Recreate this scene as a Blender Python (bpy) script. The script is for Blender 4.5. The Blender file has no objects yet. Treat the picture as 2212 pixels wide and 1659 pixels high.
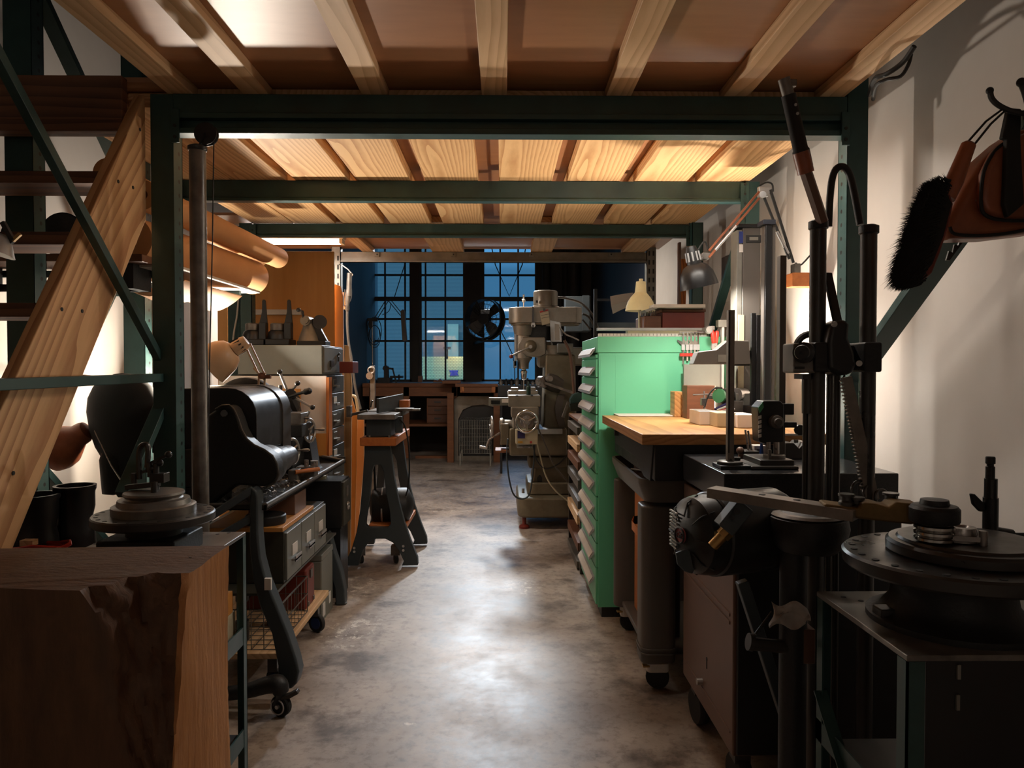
import bpy, bmesh, math, random
from mathutils import Vector as V, Matrix
from mathutils.geometry import tessellate_polygon
random.seed(7)
sc = bpy.context.scene
COL = sc.collection
PI = math.pi

# ---------------------------------------------------------------- camera, sky, big lights, exposure
CAM_H, F, YAW, PITCH = 1.38, 1600.0, 0.013125, 0.02156
CP = V((0, 0, CAM_H))
cd = bpy.data.cameras.new('camera')
cd.sensor_width = 36.0
cd.lens = F / 2212 * 36.0
cd.clip_start = 0.02
cam = bpy.data.objects.new('camera', cd)
COL.objects.link(cam)
cam.location = CP
cam.rotation_euler = (PI / 2 - PITCH, 0, -YAW)
sc.camera = cam
CM = cam.rotation_euler.to_matrix()

w = bpy.data.worlds.new('dusk_sky')
sc.world = w
w.use_nodes = True
nt = w.node_tree
bg = nt.nodes['Background']
tc = nt.nodes.new('ShaderNodeTexCoord')
sp = nt.nodes.new('ShaderNodeSeparateXYZ')
mr = nt.nodes.new('ShaderNodeMapRange')
mr.inputs['From Min'].default_value = 0.13
mr.inputs['From Max'].default_value = 0.45
mr.inputs['To Min'].default_value = 0.72
mr.inputs['To Max'].default_value = 11.0
nt.links.new(tc.outputs['Generated'], sp.inputs[0])
nt.links.new(sp.outputs['Z'], mr.inputs['Value'])
nt.links.new(mr.outputs[0], bg.inputs['Strength'])
bg.inputs['Color'].default_value = (0.058, 0.20, 0.38, 1)

sc.view_settings.view_transform = 'Standard'
sc.view_settings.look = 'None'
sc.view_settings.gamma = 1.0
sc.view_settings.use_curve_mapping = False
sc.view_settings.exposure = 0.32
sc.cycles.use_denoising = True
sc.cycles.max_bounces = 10
sc.cycles.diffuse_bounces = 6
sc.cycles.sample_clamp_indirect = 6.0
sc.cycles.caustics_reflective = False
sc.cycles.caustics_refractive = False


def lamp(name, kind, loc, energy, color, to=None, size=0.1, size_y=None, spot=2.4, blend=0.4, spread=None):
    l = bpy.data.lights.new(name, kind)
    l.energy = energy
    l.color = color
    if kind == 'AREA':
        l.shape = 'RECTANGLE'
        l.size = size
        l.size_y = size_y or size
        if spread: l.spread = spread
    elif kind in ('POINT', 'SPOT'):
        l.shadow_soft_size = size
        if kind == 'SPOT':
            l.spot_size = spot
            l.spot_blend = blend
    o = bpy.data.objects.new(name, l)
    COL.objects.link(o)
    o.location = loc
    if to is not None:
        o.rotation_euler = (V(to) - V(loc)).to_track_quat('-Z', 'Y').to_euler()
    return o


# ---------------------------------------------------------------- pixel of the photograph -> point at depth Y / height Z
def ray(px, py):
    return CM @ V(((px - 1106.0) / F, -(py - 829.5) / F, -1.0))


def at(px, py, Y):
    d = ray(px, py)
    return CP + d * (Y / d.y)


def onz(px, py, Z):
    d = ray(px, py)
    return CP + d * ((Z - CAM_H) / d.z)


def onx(px, py, X):
    d = ray(px, py)
    return CP + d * (X / d.x)


def frame_of(d):
    d = V(d).normalized()
    up = V((0, 0, 1)) if abs(d.z) < 0.95 else V((0, 1, 0))
    a = up.cross(d).normalized()
    b = d.cross(a).normalized()
    return a, b, d


# ---------------------------------------------------------------- mesh builder
class MB:
    def __init__(s):
        s.v = []
        s.f = []

    def add(s, vs, fs):
        o = len(s.v)
        s.v += [V(p) for p in vs]
        s.f += [[i + o for i in f] for f in fs]
        return s

    def box(s, c, d, R=None):
        c = V(c)
        h = V(d) / 2
        vs = []
        for x in (-1, 1):
            for y in (-1, 1):
                for z in (-1, 1):
                    p = V((x * h.x, y * h.y, z * h.z))
                    vs.append(c + (R @ p if R else p))
        return s.add(vs, [(0, 1, 3, 2), (4, 6, 7, 5), (0, 4, 5, 1), (2, 3, 7, 6), (0, 2, 6, 4), (1, 5, 7, 3)])

    def bx(s, x0, x1, y0, y1, z0, z1):
        return s.box(((x0 + x1) / 2, (y0 + y1) / 2, (z0 + z1) / 2), (abs(x1 - x0), abs(y1 - y0), abs(z1 - z0)))

    def px(s, x0, y0, x1, y1, Y0, Y1):
        """box whose near face, at depth Y0, covers a rectangle of the photo"""
        a = at(x0, (y0 + y1) / 2, Y0).x
        b = at(x1, (y0 + y1) / 2, Y0).x
        t = at((x0 + x1) / 2, y0, Y0).z
        u = at((x0 + x1) / 2, y1, Y0).z
        return s.bx(a, b, Y0, Y1, u, t)

    def bar(s, p0, p1, wd, ht, up=None):
        p0, p1 = V(p0), V(p1)
        d = (p1 - p0)
        if up is None:
            a, b, d2 = frame_of(d)
        else:
            d2 = d.normalized()
            a = V(up).cross(d2).normalized()
            b = d2.cross(a).normalized()
        R = Matrix((a, b, d2)).transposed()
        return s.box((p0 + p1) / 2, (wd, ht, d.length), R)

    def lathe(s, c, prof, ax=(0, 0, 1), n=24, sx=1.0, cap=True):
        a, b, d = frame_of(ax)
        c = V(c)
        vs = []
        fs = []
        for r, h in prof:
            for i in range(n):
                t = 2 * PI * i / n
                vs.append(c + a * (math.cos(t) * r * sx) + b * (math.sin(t) * r) + d * h)
        m = len(prof)
        for j in range(m - 1):
            for i in range(n):
                k = (i + 1) % n
                fs.append((j * n + i, j * n + k, (j + 1) * n + k, (j + 1) * n + i))
        if cap:
            if prof[0][0] > 1e-5: fs.append(tuple(range(n)))
            if prof[-1][0] > 1e-5: fs.append(tuple((m - 1) * n + i for i in range(n)))
        return s.add(vs, fs)

    def cyl(s, p0, p1, r0, r1=None, n=20):
        p0, p1 = V(p0), V(p1)
        r1 = r0 if r1 is None else r1
        return s.lathe(p0, [(r0, 0), (r1, (p1 - p0).length)], p1 - p0, n)

    def sph(s, c, r, n=16, m=10):
        if not hasattr(r, '__len__'): r = (r, r, r)
        c = V(c)
        vs = [c + V((0, 0, -r[2]))]
        for j in range(1, m):
            p = -PI / 2 + PI * j / m
            for i in range(n):
                t = 2 * PI * i / n
                vs.append(c + V((math.cos(t) * math.cos(p) * r[0], math.sin(t) * math.cos(p) * r[1], math.sin(p) * r[2])))
        vs.append(c + V((0, 0, r[2])))
        fs = []
        for i in range(n):
            k = (i + 1) % n
            fs.append((0, 1 + k, 1 + i))
            for j in range(m - 2):
                fs.append((1 + j * n + i, 1 + j * n + k, 1 + (j + 1) * n + k, 1 + (j + 1) * n + i))
            fs.append((1 + (m - 2) * n + i, 1 + (m - 2) * n + k, len(vs) - 1))
        return s.add(vs, fs)

    def tube(s, pts, r, n=8, smooth=0, closed=False):
        pts = [V(p) for p in pts]
        if smooth:
            pts = spline(pts, smooth, closed)
        rs = r if hasattr(r, '__len__') else None
        if rs and len(rs) != len(pts):
            k = len(rs) - 1
            rr = []
            for i in range(len(pts)):
                t = i / (len(pts) - 1) * k
                j = min(int(t), k - 1)
                rr.append(rs[j] + (rs[j + 1] - rs[j]) * (t - j))
            rs = rr
        m = len(pts)
        tan = []
        for i in range(m):
            if closed:
                d = pts[(i + 1) % m] - pts[i - 1]
            else:
                d = pts[min(i + 1, m - 1)] - pts[max(i - 1, 0)]
            tan.append(d.normalized())
        a, b, _ = frame_of(tan[0])
        vs = []
        for i in range(m):
            d = tan[i]
            a = (a - d * a.dot(d)).normalized()
            b = d.cross(a)
            q = rs[i] if rs else r
            for k in range(n):
                t = 2 * PI * k / n
                vs.append(pts[i] + a * (math.cos(t) * q) + b * (math.sin(t) * q))
        fs = []
        for i in range(m if closed else m - 1):
            j = (i + 1) % m
            for k in range(n):
                l = (k + 1) % n
                fs.append((i * n + k, i * n + l, j * n + l, j * n + k))
        if not closed:
            fs += [tuple(range(n)), tuple((m - 1) * n + k for k in range(n))]
        return s.add(vs, fs)

    def ring(s, c, ax, R, r, n=32, m=8, R2=None):
        a, b, d = frame_of(ax)
        R2 = R2 or R
        return s.tube([V(c) + a * math.cos(2 * PI * i / n) * R + b * math.sin(2 * PI * i / n) * R2 for i in range(n)], r, m, closed=True)

    def prism(s, pts, vec, holes=()):
        vec = V(vec)
        loops = [[V(p) for p in pts]] + [[V(p) for p in h] for h in holes]
        tri = tessellate_polygon(loops)
        flat = [p for l in loops for p in l]
        n = len(flat)
        fs = [tuple(t) for t in tri] + [tuple(i + n for i in reversed(t)) for t in tri]
        if not holes:
            fs = [tuple(range(n)), tuple(range(2 * n - 1, n - 1, -1))]
        o = 0
        for l in loops:
            m = len(l)
            for i in range(m):
                j = (i + 1) % m
                fs.append((o + i, o + j, o + j + n, o + i + n))
            o += m
        return s.add(flat + [p + vec for p in flat], fs)

    def pprism(s, pix, Y0, Y1, holes=()):
        """outline in photo pixels at depth Y0, extruded to depth Y1"""
        return s.prism([at(x, y, Y0) for x, y in pix], (0, Y1 - Y0, 0), [[at(x, y, Y0) for x, y in h] for h in holes])

    def plate(s, grid, th):
        """a sheet given as rows of points, thickened along th"""
        th = V(th)
        m, n = len(grid), len(grid[0])
        top = [V(p) for r in grid for p in r]
        vs = top + [p + th for p in top]
        o = m * n
        fs = []
        for j in range(m - 1):
            for i in range(n - 1):
                q = (j * n + i, j * n + i + 1, (j + 1) * n + i + 1, (j + 1) * n + i)
                fs.append(q)
                fs.append(tuple(k + o for k in reversed(q)))
        edge = [i for i in range(n)] + [j * n + n - 1 for j in range(1, m)] + [(m - 1) * n + i for i in range(n - 2, -1, -1)] + [j * n for j in range(m - 2, 0, -1)]
        for i in range(len(edge)):
            a, b = edge[i], edge[(i + 1) % len(edge)]
            fs.append((a, b, b + o, a + o))
        return s.add(vs, fs)

    def bounds(s):
        lo = V((min(p.x for p in s.v), min(p.y for p in s.v), min(p.z for p in s.v)))
        hi = V((max(p.x for p in s.v), max(p.y for p in s.v), max(p.z for p in s.v)))
        return lo, hi


def spline(pts, k=6, closed=False):
    out = []
    n = len(pts)
    for i in range(n if closed else n - 1):
        if closed:
            p0, p1, p2, p3 = pts[i - 1], pts[i], pts[(i + 1) % n], pts[(i + 2) % n]
        else:
            p0, p1, p2, p3 = pts[max(i - 1, 0)], pts[i], pts[i + 1], pts[min(i + 2, n - 1)]
        for j in range(k):
            t = j / k
            out.append(0.5 * ((2 * p1) + (p2 - p0) * t + (2 * p0 - 5 * p1 + 4 * p2 - p3) * t * t + (3 * p1 - p0 - 3 * p2 + p3) * t ** 3))
    if not closed: out.append(pts[-1])
    return out


def roundrect(x0, x1, z0, z1, r, k=5):
    """rounded rectangle in 2D"""
    o = []
    for cx, cz, a0 in ((x1 - r, z1 - r, 0), (x0 + r, z1 - r, 90), (x0 + r, z0 + r, 180), (x1 - r, z0 + r, 270)):
        for i in range(k + 1):
            a = math.radians(a0 + 90 * i / k)
            o.append((cx + r * math.cos(a), cz + r * math.sin(a)))
    return o


# ---------------------------------------------------------------- objects
def mesh_of(name, mb, off, m, bevel, smooth):
    me = bpy.data.meshes.new(name)
    me.from_pydata([p - off for p in mb.v], [], mb.f)
    bm = bmesh.new()
    bm.from_mesh(me)
    bmesh.ops.recalc_face_normals(bm, faces=bm.faces)
    bm.to_mesh(me)
    bm.free()
    me.materials.append(m)
    me.polygons.foreach_set('use_smooth', [True] * len(me.polygons))
    me.set_sharp_from_angle(angle=math.radians(smooth))
    o = bpy.data.objects.new(name, me)
    COL.objects.link(o)
    if bevel:
        b = o.modifiers.new('edge', 'BEVEL')
        b.width = bevel
        b.segments = 2
        b.limit_method = 'ANGLE'
        b.angle_limit = math.radians(40)
        b.harden_normals = True
    return o


LOCAL = set()


def thing(name, label, cat, loc=(0, 0, 0), rz=0, group=None, local=False):
    o = bpy.data.objects.new(name, None)
    o.empty_display_size = 0.05
    COL.objects.link(o)
    o.location = loc
    o.rotation_euler = (0, 0, rz)
    o['label'] = label
    o['category'] = cat
    if group: o['group'] = group
    if local: LOCAL.add(o.name)
    return o


def part(name, mb, m, parent, bevel=0, label=None, kind=None, smooth=38):
    root = parent
    while root.parent: root = root.parent
    off = V((0, 0, 0)) if root.name in LOCAL else V(root.location)
    o = mesh_of(name, mb, off, m, bevel, smooth)
    o.parent = parent
    if label: o['label'] = label
    if kind: o['kind'] = kind
    return o


def solo(name, mb, m, label, cat, group=None, bevel=0, kind=None, smooth=38, local=False):
    lo, hi = mb.bounds()
    off = V((0, 0, 0)) if local else V(((lo.x + hi.x) / 2, (lo.y + hi.y) / 2, lo.z))
    o = mesh_of(name, mb, off, m, bevel, smooth)
    o.location = off
    o['label'] = label
    o['category'] = cat
    if group: o['group'] = group
    if kind: o['kind'] = kind
    return o


def struct(name, mb, m, bevel=0, parent=None):
    o = mesh_of(name, mb, V((0, 0, 0)), m, bevel, 38)
    if parent:
        o.parent = parent
    o['kind'] = 'structure'
    return o


def dup(root, loc, rz=None, label=None, group=None):
    def cp(o, par):
        c = o.copy()
        COL.objects.link(c)
        if par: c.parent = par
        for ch in list(o.children): cp(ch, c)
        return c
    r = cp(root, None)
    r.location = loc
    if rz is not None: r.rotation_euler = (0, 0, rz)
    if label: r['label'] = label
    if group: r['group'] = group
    return r


# ---------------------------------------------------------------- materials
def mat(name, c, rough=0.5, metal=0.0, c2=None, scale=6.0, amt=0.5, bump=0.0, stretch=None, spec=None, detail=6.0, emit=None, emis=0.0, rvar=0.0):
    m = bpy.data.materials.new(name)
    m.use_nodes = True
    nt = m.node_tree
    b = nt.nodes['Principled BSDF']
    b.inputs['Roughness'].default_value = rough
    b.inputs['Metallic'].default_value = metal
    if spec is not None: b.inputs['Specular IOR Level'].default_value = spec
    if c2 is None: c2 = tuple(x * 0.72 for x in c)
    t = nt.nodes.new('ShaderNodeTexCoord')
    mp = nt.nodes.new('ShaderNodeMapping')
    if stretch: mp.inputs['Scale'].default_value = stretch
    n = nt.nodes.new('ShaderNodeTexNoise')
    n.inputs['Scale'].default_value = scale
    n.inputs['Detail'].default_value = detail
    n.inputs['Roughness'].default_value = 0.62
    r = nt.nodes.new('ShaderNodeValToRGB')
    r.color_ramp.elements[0].position = 0.5 - amt * 0.4
    r.color_ramp.elements[1].position = 0.5 + amt * 0.4
    r.color_ramp.elements[0].color = (*c2, 1)
    r.color_ramp.elements[1].color = (*c, 1)
    nt.links.new(t.outputs['Object'], mp.inputs[0])
    nt.links.new(mp.outputs[0], n.inputs['Vector'])
    nt.links.new(n.outputs['Fac'], r.inputs[0])
    nt.links.new(r.outputs[0], b.inputs['Base Color'])
    if rvar:
        q = nt.nodes.new('ShaderNodeMapRange')
        q.inputs['From Min'].default_value = 0.3
        q.inputs['From Max'].default_value = 0.7
        q.inputs['To Min'].default_value = rough - rvar
        q.inputs['To Max'].default_value = rough + rvar
        nt.links.new(n.outputs['Fac'], q.inputs['Value'])
        nt.links.new(q.outputs[0], b.inputs['Roughness'])
    if bump:
        u = nt.nodes.new('ShaderNodeBump')
        u.inputs['Strength'].default_value = bump
        u.inputs['Distance'].default_value = 0.01
        nt.links.new(n.outputs['Fac'], u.inputs['Height'])
        nt.links.new(u.outputs[0], b.inputs['Normal'])
    if emit:
        b.inputs['Emission Color'].default_value = (*emit, 1)
        b.inputs['Emission Strength'].default_value = emis
    return m


def wood(name, c, c2, axis='Y', ring=9.0, rough=0.55, knots=True, dist=1.0, rot=(0, 0, 0)):
    """sawn timber: grain lines along one axis, knots"""
    m = bpy.data.materials.new(name)
    m.use_nodes = True
    nt = m.node_tree
    b = nt.nodes['Principled BSDF']
    b.inputs['Roughness'].default_value = rough
    t = nt.nodes.new('ShaderNodeTexCoord')
    mp = nt.nodes.new('ShaderNodeMapping')
    sc3 = [1.0, 1.0, 1.0]
    sc3['XYZ'.index(axis)] = 0.16
    mp.inputs['Scale'].default_value = sc3
    rt = nt.nodes.new('ShaderNodeMapping')
    rt.inputs['Rotation'].default_value = rot
    oi = nt.nodes.new('ShaderNodeObjectInfo')
    ad = nt.nodes.new('ShaderNodeVectorMath')
    ml0 = nt.nodes.new('ShaderNodeVectorMath')
    ml0.operation = 'MULTIPLY'
    rv = [0.10, 0.10, 0.10]
    rv['XYZ'.index(axis)] = 11.0
    ml0.inputs[1].default_value = rv
    nt.links.new(oi.outputs['Random'], ml0.inputs[0])
    nt.links.new(t.outputs['Object'], rt.inputs[0])
    nt.links.new(rt.outputs[0], ad.inputs[0])
    nt.links.new(ml0.outputs[0], ad.inputs[1])
    nt.links.new(ad.outputs[0], mp.inputs[0])
    # slow wander of the grain
    wn = nt.nodes.new('ShaderNodeTexNoise')
    wn.inputs['Scale'].default_value = 4.0
    wn.inputs['Detail'].default_value = 2.0
    nt.links.new(mp.outputs[0], wn.inputs['Vector'])
    ws = nt.nodes.new('ShaderNodeVectorMath')
    ws.operation = 'SCALE'
    ws.inputs['Scale'].default_value = 0.10 * dist
    nt.links.new(wn.outputs['Color'], ws.inputs[0])
    wa = nt.nodes.new('ShaderNodeVectorMath')
    nt.links.new(mp.outputs[0], wa.inputs[0])
    nt.links.new(ws.outputs[0], wa.inputs[1])
    wv = nt.nodes.new('ShaderNodeTexWave')
    wv.wave_type = 'RINGS'
    wv.rings_direction = axis
    wv.wave_profile = 'SAW'
    wv.inputs['Scale'].default_value = ring
    wv.inputs['Distortion'].default_value = 0.6
    wv.inputs['Detail'].default_value = 2.0
    wv.inputs['Detail Scale'].default_value = 1.5
    nt.links.new(wa.outputs[0], wv.inputs['Vector'])
    n = nt.nodes.new('ShaderNodeTexNoise')
    n.inputs['Scale'].default_value = 60.0
    n.inputs['Detail'].default_value = 5.0
    nt.links.new(mp.outputs[0], n.inputs['Vector'])
    mx = nt.nodes.new('ShaderNodeMix')
    mx.inputs[0].default_value = 0.35
    nt.links.new(wv.outputs['Fac'], mx.inputs[2])
    nt.links.new(n.outputs['Fac'], mx.inputs[3])
    r = nt.nodes.new('ShaderNodeValToRGB')
    r.color_ramp.elements[0].position = 0.1
    r.color_ramp.elements[0].color = (*c2, 1)
    r.color_ramp.elements[1].position = 0.62
    r.color_ramp.elements[1].color = (*c, 1)
    nt.links.new(mx.outputs[0], r.inputs[0])
    last = r.outputs[0]
    if knots:
        vo = nt.nodes.new('ShaderNodeTexVoronoi')
        vo.inputs['Scale'].default_value = 3.2
        mp2 = nt.nodes.new('ShaderNodeMapping')
        k3 = [1.0, 1.0, 1.0]
        k3['XYZ'.index(axis)] = 0.45
        mp2.inputs['Scale'].default_value = k3
        nt.links.new(ad.outputs[0], mp2.inputs[0])
        nt.links.new(mp2.outputs[0], vo.inputs['Vector'])
        kr = nt.nodes.new('ShaderNodeValToRGB')
        kr.color_ramp.elements[0].position = 0.03
        kr.color_ramp.elements[0].color = (0.25, 0.25, 0.25, 1)
        kr.color_ramp.elements[1].position = 0.075
        kr.color_ramp.elements[1].color = (1, 1, 1, 1)
        nt.links.new(vo.outputs['Distance'], kr.inputs[0])
        ml = nt.nodes.new('ShaderNodeMix')
        ml.data_type = 'RGBA'
        ml.blend_type = 'MULTIPLY'
        ml.inputs[0].default_value = 1.0
        nt.links.new(last, ml.inputs[6])
        nt.links.new(kr.outputs[0], ml.inputs[7])
        last = ml.outputs[2]
    nt.links.new(last, b.inputs['Base Color'])
    u = nt.nodes.new('ShaderNodeBump')
    u.inputs['Strength'].default_value = 0.15
    u.inputs['Distance'].default_value = 0.004
    nt.links.new(mx.outputs[0], u.inputs['Height'])
    nt.links.new(u.outputs[0], b.inputs['Normal'])
    return m


def srgb(r, g, b):
    f = lambda u: (u / 255 / 12.92) if u / 255 <= 0.04045 else ((u / 255 + 0.055) / 1.055) ** 2.4
    return (f(r), f(g), f(b))


M = {}
M['black'] = mat('black_enamel', (0.012, 0.012, 0.013), 0.38, 0.0, rvar=0.1)
M['iron'] = mat('black_cast_iron', (0.022, 0.022, 0.023), 0.5, 0.3, bump=0.15, scale=90)
M['dark'] = mat('dark_steel', (0.06, 0.056, 0.053), 0.36, 0.5, rvar=0.12)
M['steel'] = mat('bright_steel', (0.46, 0.43, 0.40), 0.3, 0.7, c2=(0.25, 0.23, 0.22), rvar=0.1)
M['worn'] = mat('worn_steel', (0.22, 0.20, 0.18), 0.42, 0.5, c2=(0.09, 0.08, 0.07), scale=14, rvar=0.12)
M['chrome'] = mat('chrome', (0.7, 0.68, 0.66), 0.15, 1.0)
M['alu'] = mat('aluminium', (0.6, 0.6, 0.6), 0.38, 0.6, c2=(0.45, 0.45, 0.45))
M['teal'] = mat('rack_teal', srgb(52, 82, 80), 0.42, 0.1, c2=srgb(40, 66, 66), scale=9, rvar=0.1)
M['silverpaint'] = mat('galvanised', srgb(150, 148, 140), 0.45, 0.4, c2=srgb(120, 116, 108))
M['white'] = mat('white_plaster', srgb(196, 190, 184), 0.85, 0, c2=srgb(186, 179, 172), scale=2.2, bump=0.05)
M['navy'] = mat('navy_tone', srgb(44, 48, 60), 0.55, 0, c2=srgb(38, 42, 52), scale=3)
M['darkwall'] = mat('dark_wall', srgb(48, 43, 39), 0.7, 0, c2=srgb(39, 36, 33), scale=5)
M['ply'] = mat('plywood_ceiling', srgb(172, 122, 84), 0.42, 0, c2=srgb(154, 106, 72), scale=3.5, stretch=(1, 6, 1), amt=0.8)
M['ply2'] = mat('plywood_sheet', srgb(206, 146, 76), 0.5, 0, c2=srgb(190, 128, 62), scale=5, stretch=(7, 7, 0.6), amt=0.9)
M['pine'] = wood('pine_joist', srgb(216, 180, 138), srgb(186, 146, 104), 'Y', 14, 0.6)
M['plank'] = wood('fir_plank', srgb(222, 180, 128), srgb(180, 128, 80), 'Y', 20, 0.55)
M['stringer'] = wood('fir_stringer', srgb(224, 178, 128), srgb(172, 116, 72), 'Z', 11, 0.55, dist=1.6, rot=(0.61, 0, 0))
M['tread'] = wood('dark_tread', srgb(120, 78, 52), srgb(74, 44, 30), 'X', 9, 0.6, False)
M['oak'] = wood('desk_oak', srgb(186, 136, 82), srgb(154, 104, 58), 'Y', 16, 0.45, False)
M['orangewood'] = wood('orange_board', srgb(196, 118, 54), srgb(128, 64, 24), 'Z', 18, 0.5, False)
M['brownwood'] = mat('old_brown_wood', srgb(118, 74, 48), 0.55, 0, c2=srgb(80, 48, 31), scale=7, stretch=(0.8, 6, 6), amt=0.9)
M['pinez'] = wood('pine_board', srgb(222, 182, 132), srgb(190, 144, 94), 'Z', 9, 0.6)
M['orangeslab'] = mat('orange_wood', srgb(196, 118, 58), 0.5, 0, c2=srgb(150, 82, 36), scale=7, stretch=(5, 0.8, 5), amt=0.9)
M['benchwood'] = mat('bench_wood', srgb(142, 88, 50), 0.6, 0, c2=srgb(98, 58, 33), scale=6, stretch=(0.8, 6, 3), amt=0.9)
M['oldsteel'] = mat('old_steel_bar', srgb(144, 136, 128), 0.45, 0.25, c2=srgb(108, 100, 92), scale=12)
M['blockwood'] = mat('brown_timber', srgb(116, 80, 54), 0.62, 0, c2=srgb(62, 40, 27), scale=9, stretch=(3, 8, 0.7), amt=0.9, bump=0.5)
M['facewood'] = mat('orange_timber', srgb(206, 146, 88), 0.75, 0, c2=srgb(140, 88, 50), scale=8, stretch=(6, 5, 0.45), amt=1.0, bump=0.5)
M['green'] = mat('green_enamel', srgb(104, 190, 148), 0.42, 0, c2=srgb(98, 183, 141), scale=2)
M['greend'] = M['green']
M['card'] = mat('card_label', srgb(206, 196, 184), 0.6, 0, c2=srgb(190, 178, 166))
M['cream'] = mat('cream_enamel', srgb(200, 190, 160), 0.45, 0)
M['beige'] = mat('beige_enamel', srgb(196, 164, 130), 0.4, 0, c2=srgb(190, 156, 122))
M['paperroll'] = mat('kraft_paper', srgb(214, 162, 112), 0.7, 0, c2=srgb(204, 150, 102), scale=3)
M['paper'] = mat('paper', srgb(216, 210, 204), 0.75, 0, c2=srgb(204, 198, 190))
M['greybox'] = mat('grey_enamel', srgb(120, 120, 112), 0.45, 0.1, c2=srgb(108, 108, 100), scale=4)
M['filegrey'] = mat('file_cabinet_grey', srgb(74, 72, 62), 0.42, 0.3, c2=srgb(62, 60, 52), scale=5)
M['charcoal'] = mat('charcoal_paint', srgb(58, 66, 70), 0.5, 0.1, c2=srgb(50, 57, 61), scale=7, bump=0.05)
M['lathegrey'] = mat('lathe_grey', srgb(66, 62, 58), 0.42, 0.4, c2=srgb(52, 48, 44), scale=8)
M['mill'] = mat('mill_grey', srgb(150, 142, 130), 0.4, 0.35, c2=srgb(118, 110, 98), scale=6, rvar=0.08)
M['milld'] = mat('mill_olive', srgb(122, 112, 92), 0.42, 0.3, c2=srgb(92, 82, 64), scale=6)
M['rust'] = mat('rusty_casting', srgb(134, 108, 62), 0.65, 0.3, c2=srgb(84, 62, 34), scale=16, amt=0.8, bump=0.3)
M['brownsteel'] = mat('brown_cabinet', srgb(112, 84, 70), 0.45, 0.1, c2=srgb(104, 77, 64), scale=3)
M['greyplastic'] = mat('grey_plastic', srgb(92, 86, 80), 0.45, 0, c2=srgb(84, 78, 73), scale=4)
M['red'] = mat('red_enamel', srgb(176, 40, 24), 0.4, 0)
M['redcase'] = mat('red_case', srgb(120, 44, 30), 0.45, 0, c2=srgb(100, 34, 24))
M['leather'] = mat('brown_leather', srgb(172, 100, 66), 0.38, 0, c2=srgb(116, 62, 42), scale=7, bump=0.12)
M['tan'] = mat('tan_leather', srgb(190, 110, 44), 0.5, 0)
M['bristle'] = mat('black_bristle', (0.008, 0.008, 0.008), 0.8, 0)
M['rubber'] = mat('black_rubber', (0.014, 0.014, 0.014), 0.75, 0)
M['blue'] = mat('blue_hub', srgb(20, 50, 110), 0.4, 0)
M['granite'] = mat('black_granite', (0.03, 0.03, 0.033), 0.22, 0, c2=(0.018, 0.018, 0.02), scale=160, detail=2)
M['cloth'] = mat('white_rag', srgb(190, 180, 170), 0.9, 0)
M['brass'] = mat('brass', (0.55, 0.33, 0.12), 0.35, 1.0)
M['yellowshade'] = mat('cream_lamp_shade', srgb(214, 196, 140), 0.5, 0, emit=(1, 0.8, 0.45), emis=0.12)
M['tube'] = mat('lit_tube', (1, 1, 1), 0.5, 0, emit=(1.0, 0.95, 0.9), emis=14.0)
M['bulb'] = mat('lit_bulb', (1, 1, 1), 0.5, 0, emit=(1.0, 0.86, 0.66), emis=20.0)
M['purple'] = mat('purple_print', srgb(50, 40, 96), 0.5, 0)
M['yellow'] = mat('yellow_print', srgb(214, 160, 40), 0.5, 0)
M['blueprint'] = mat('blue_print', srgb(40, 60, 140), 0.5, 0)
M['screen'] = mat('dark_display', (0.01, 0.012, 0.012), 0.2, 0)
M['greendisp'] = mat('green_display', srgb(90, 170, 120), 0.3, 0)
M['greenbottle'] = mat('green_bottle', srgb(40, 66, 56), 0.35, 0)
M['ink'] = mat('ink', (0.02, 0.02, 0.02), 0.6, 0)
M['badge'] = mat('red_badge', srgb(150, 74, 74), 0.45, 0)

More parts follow.
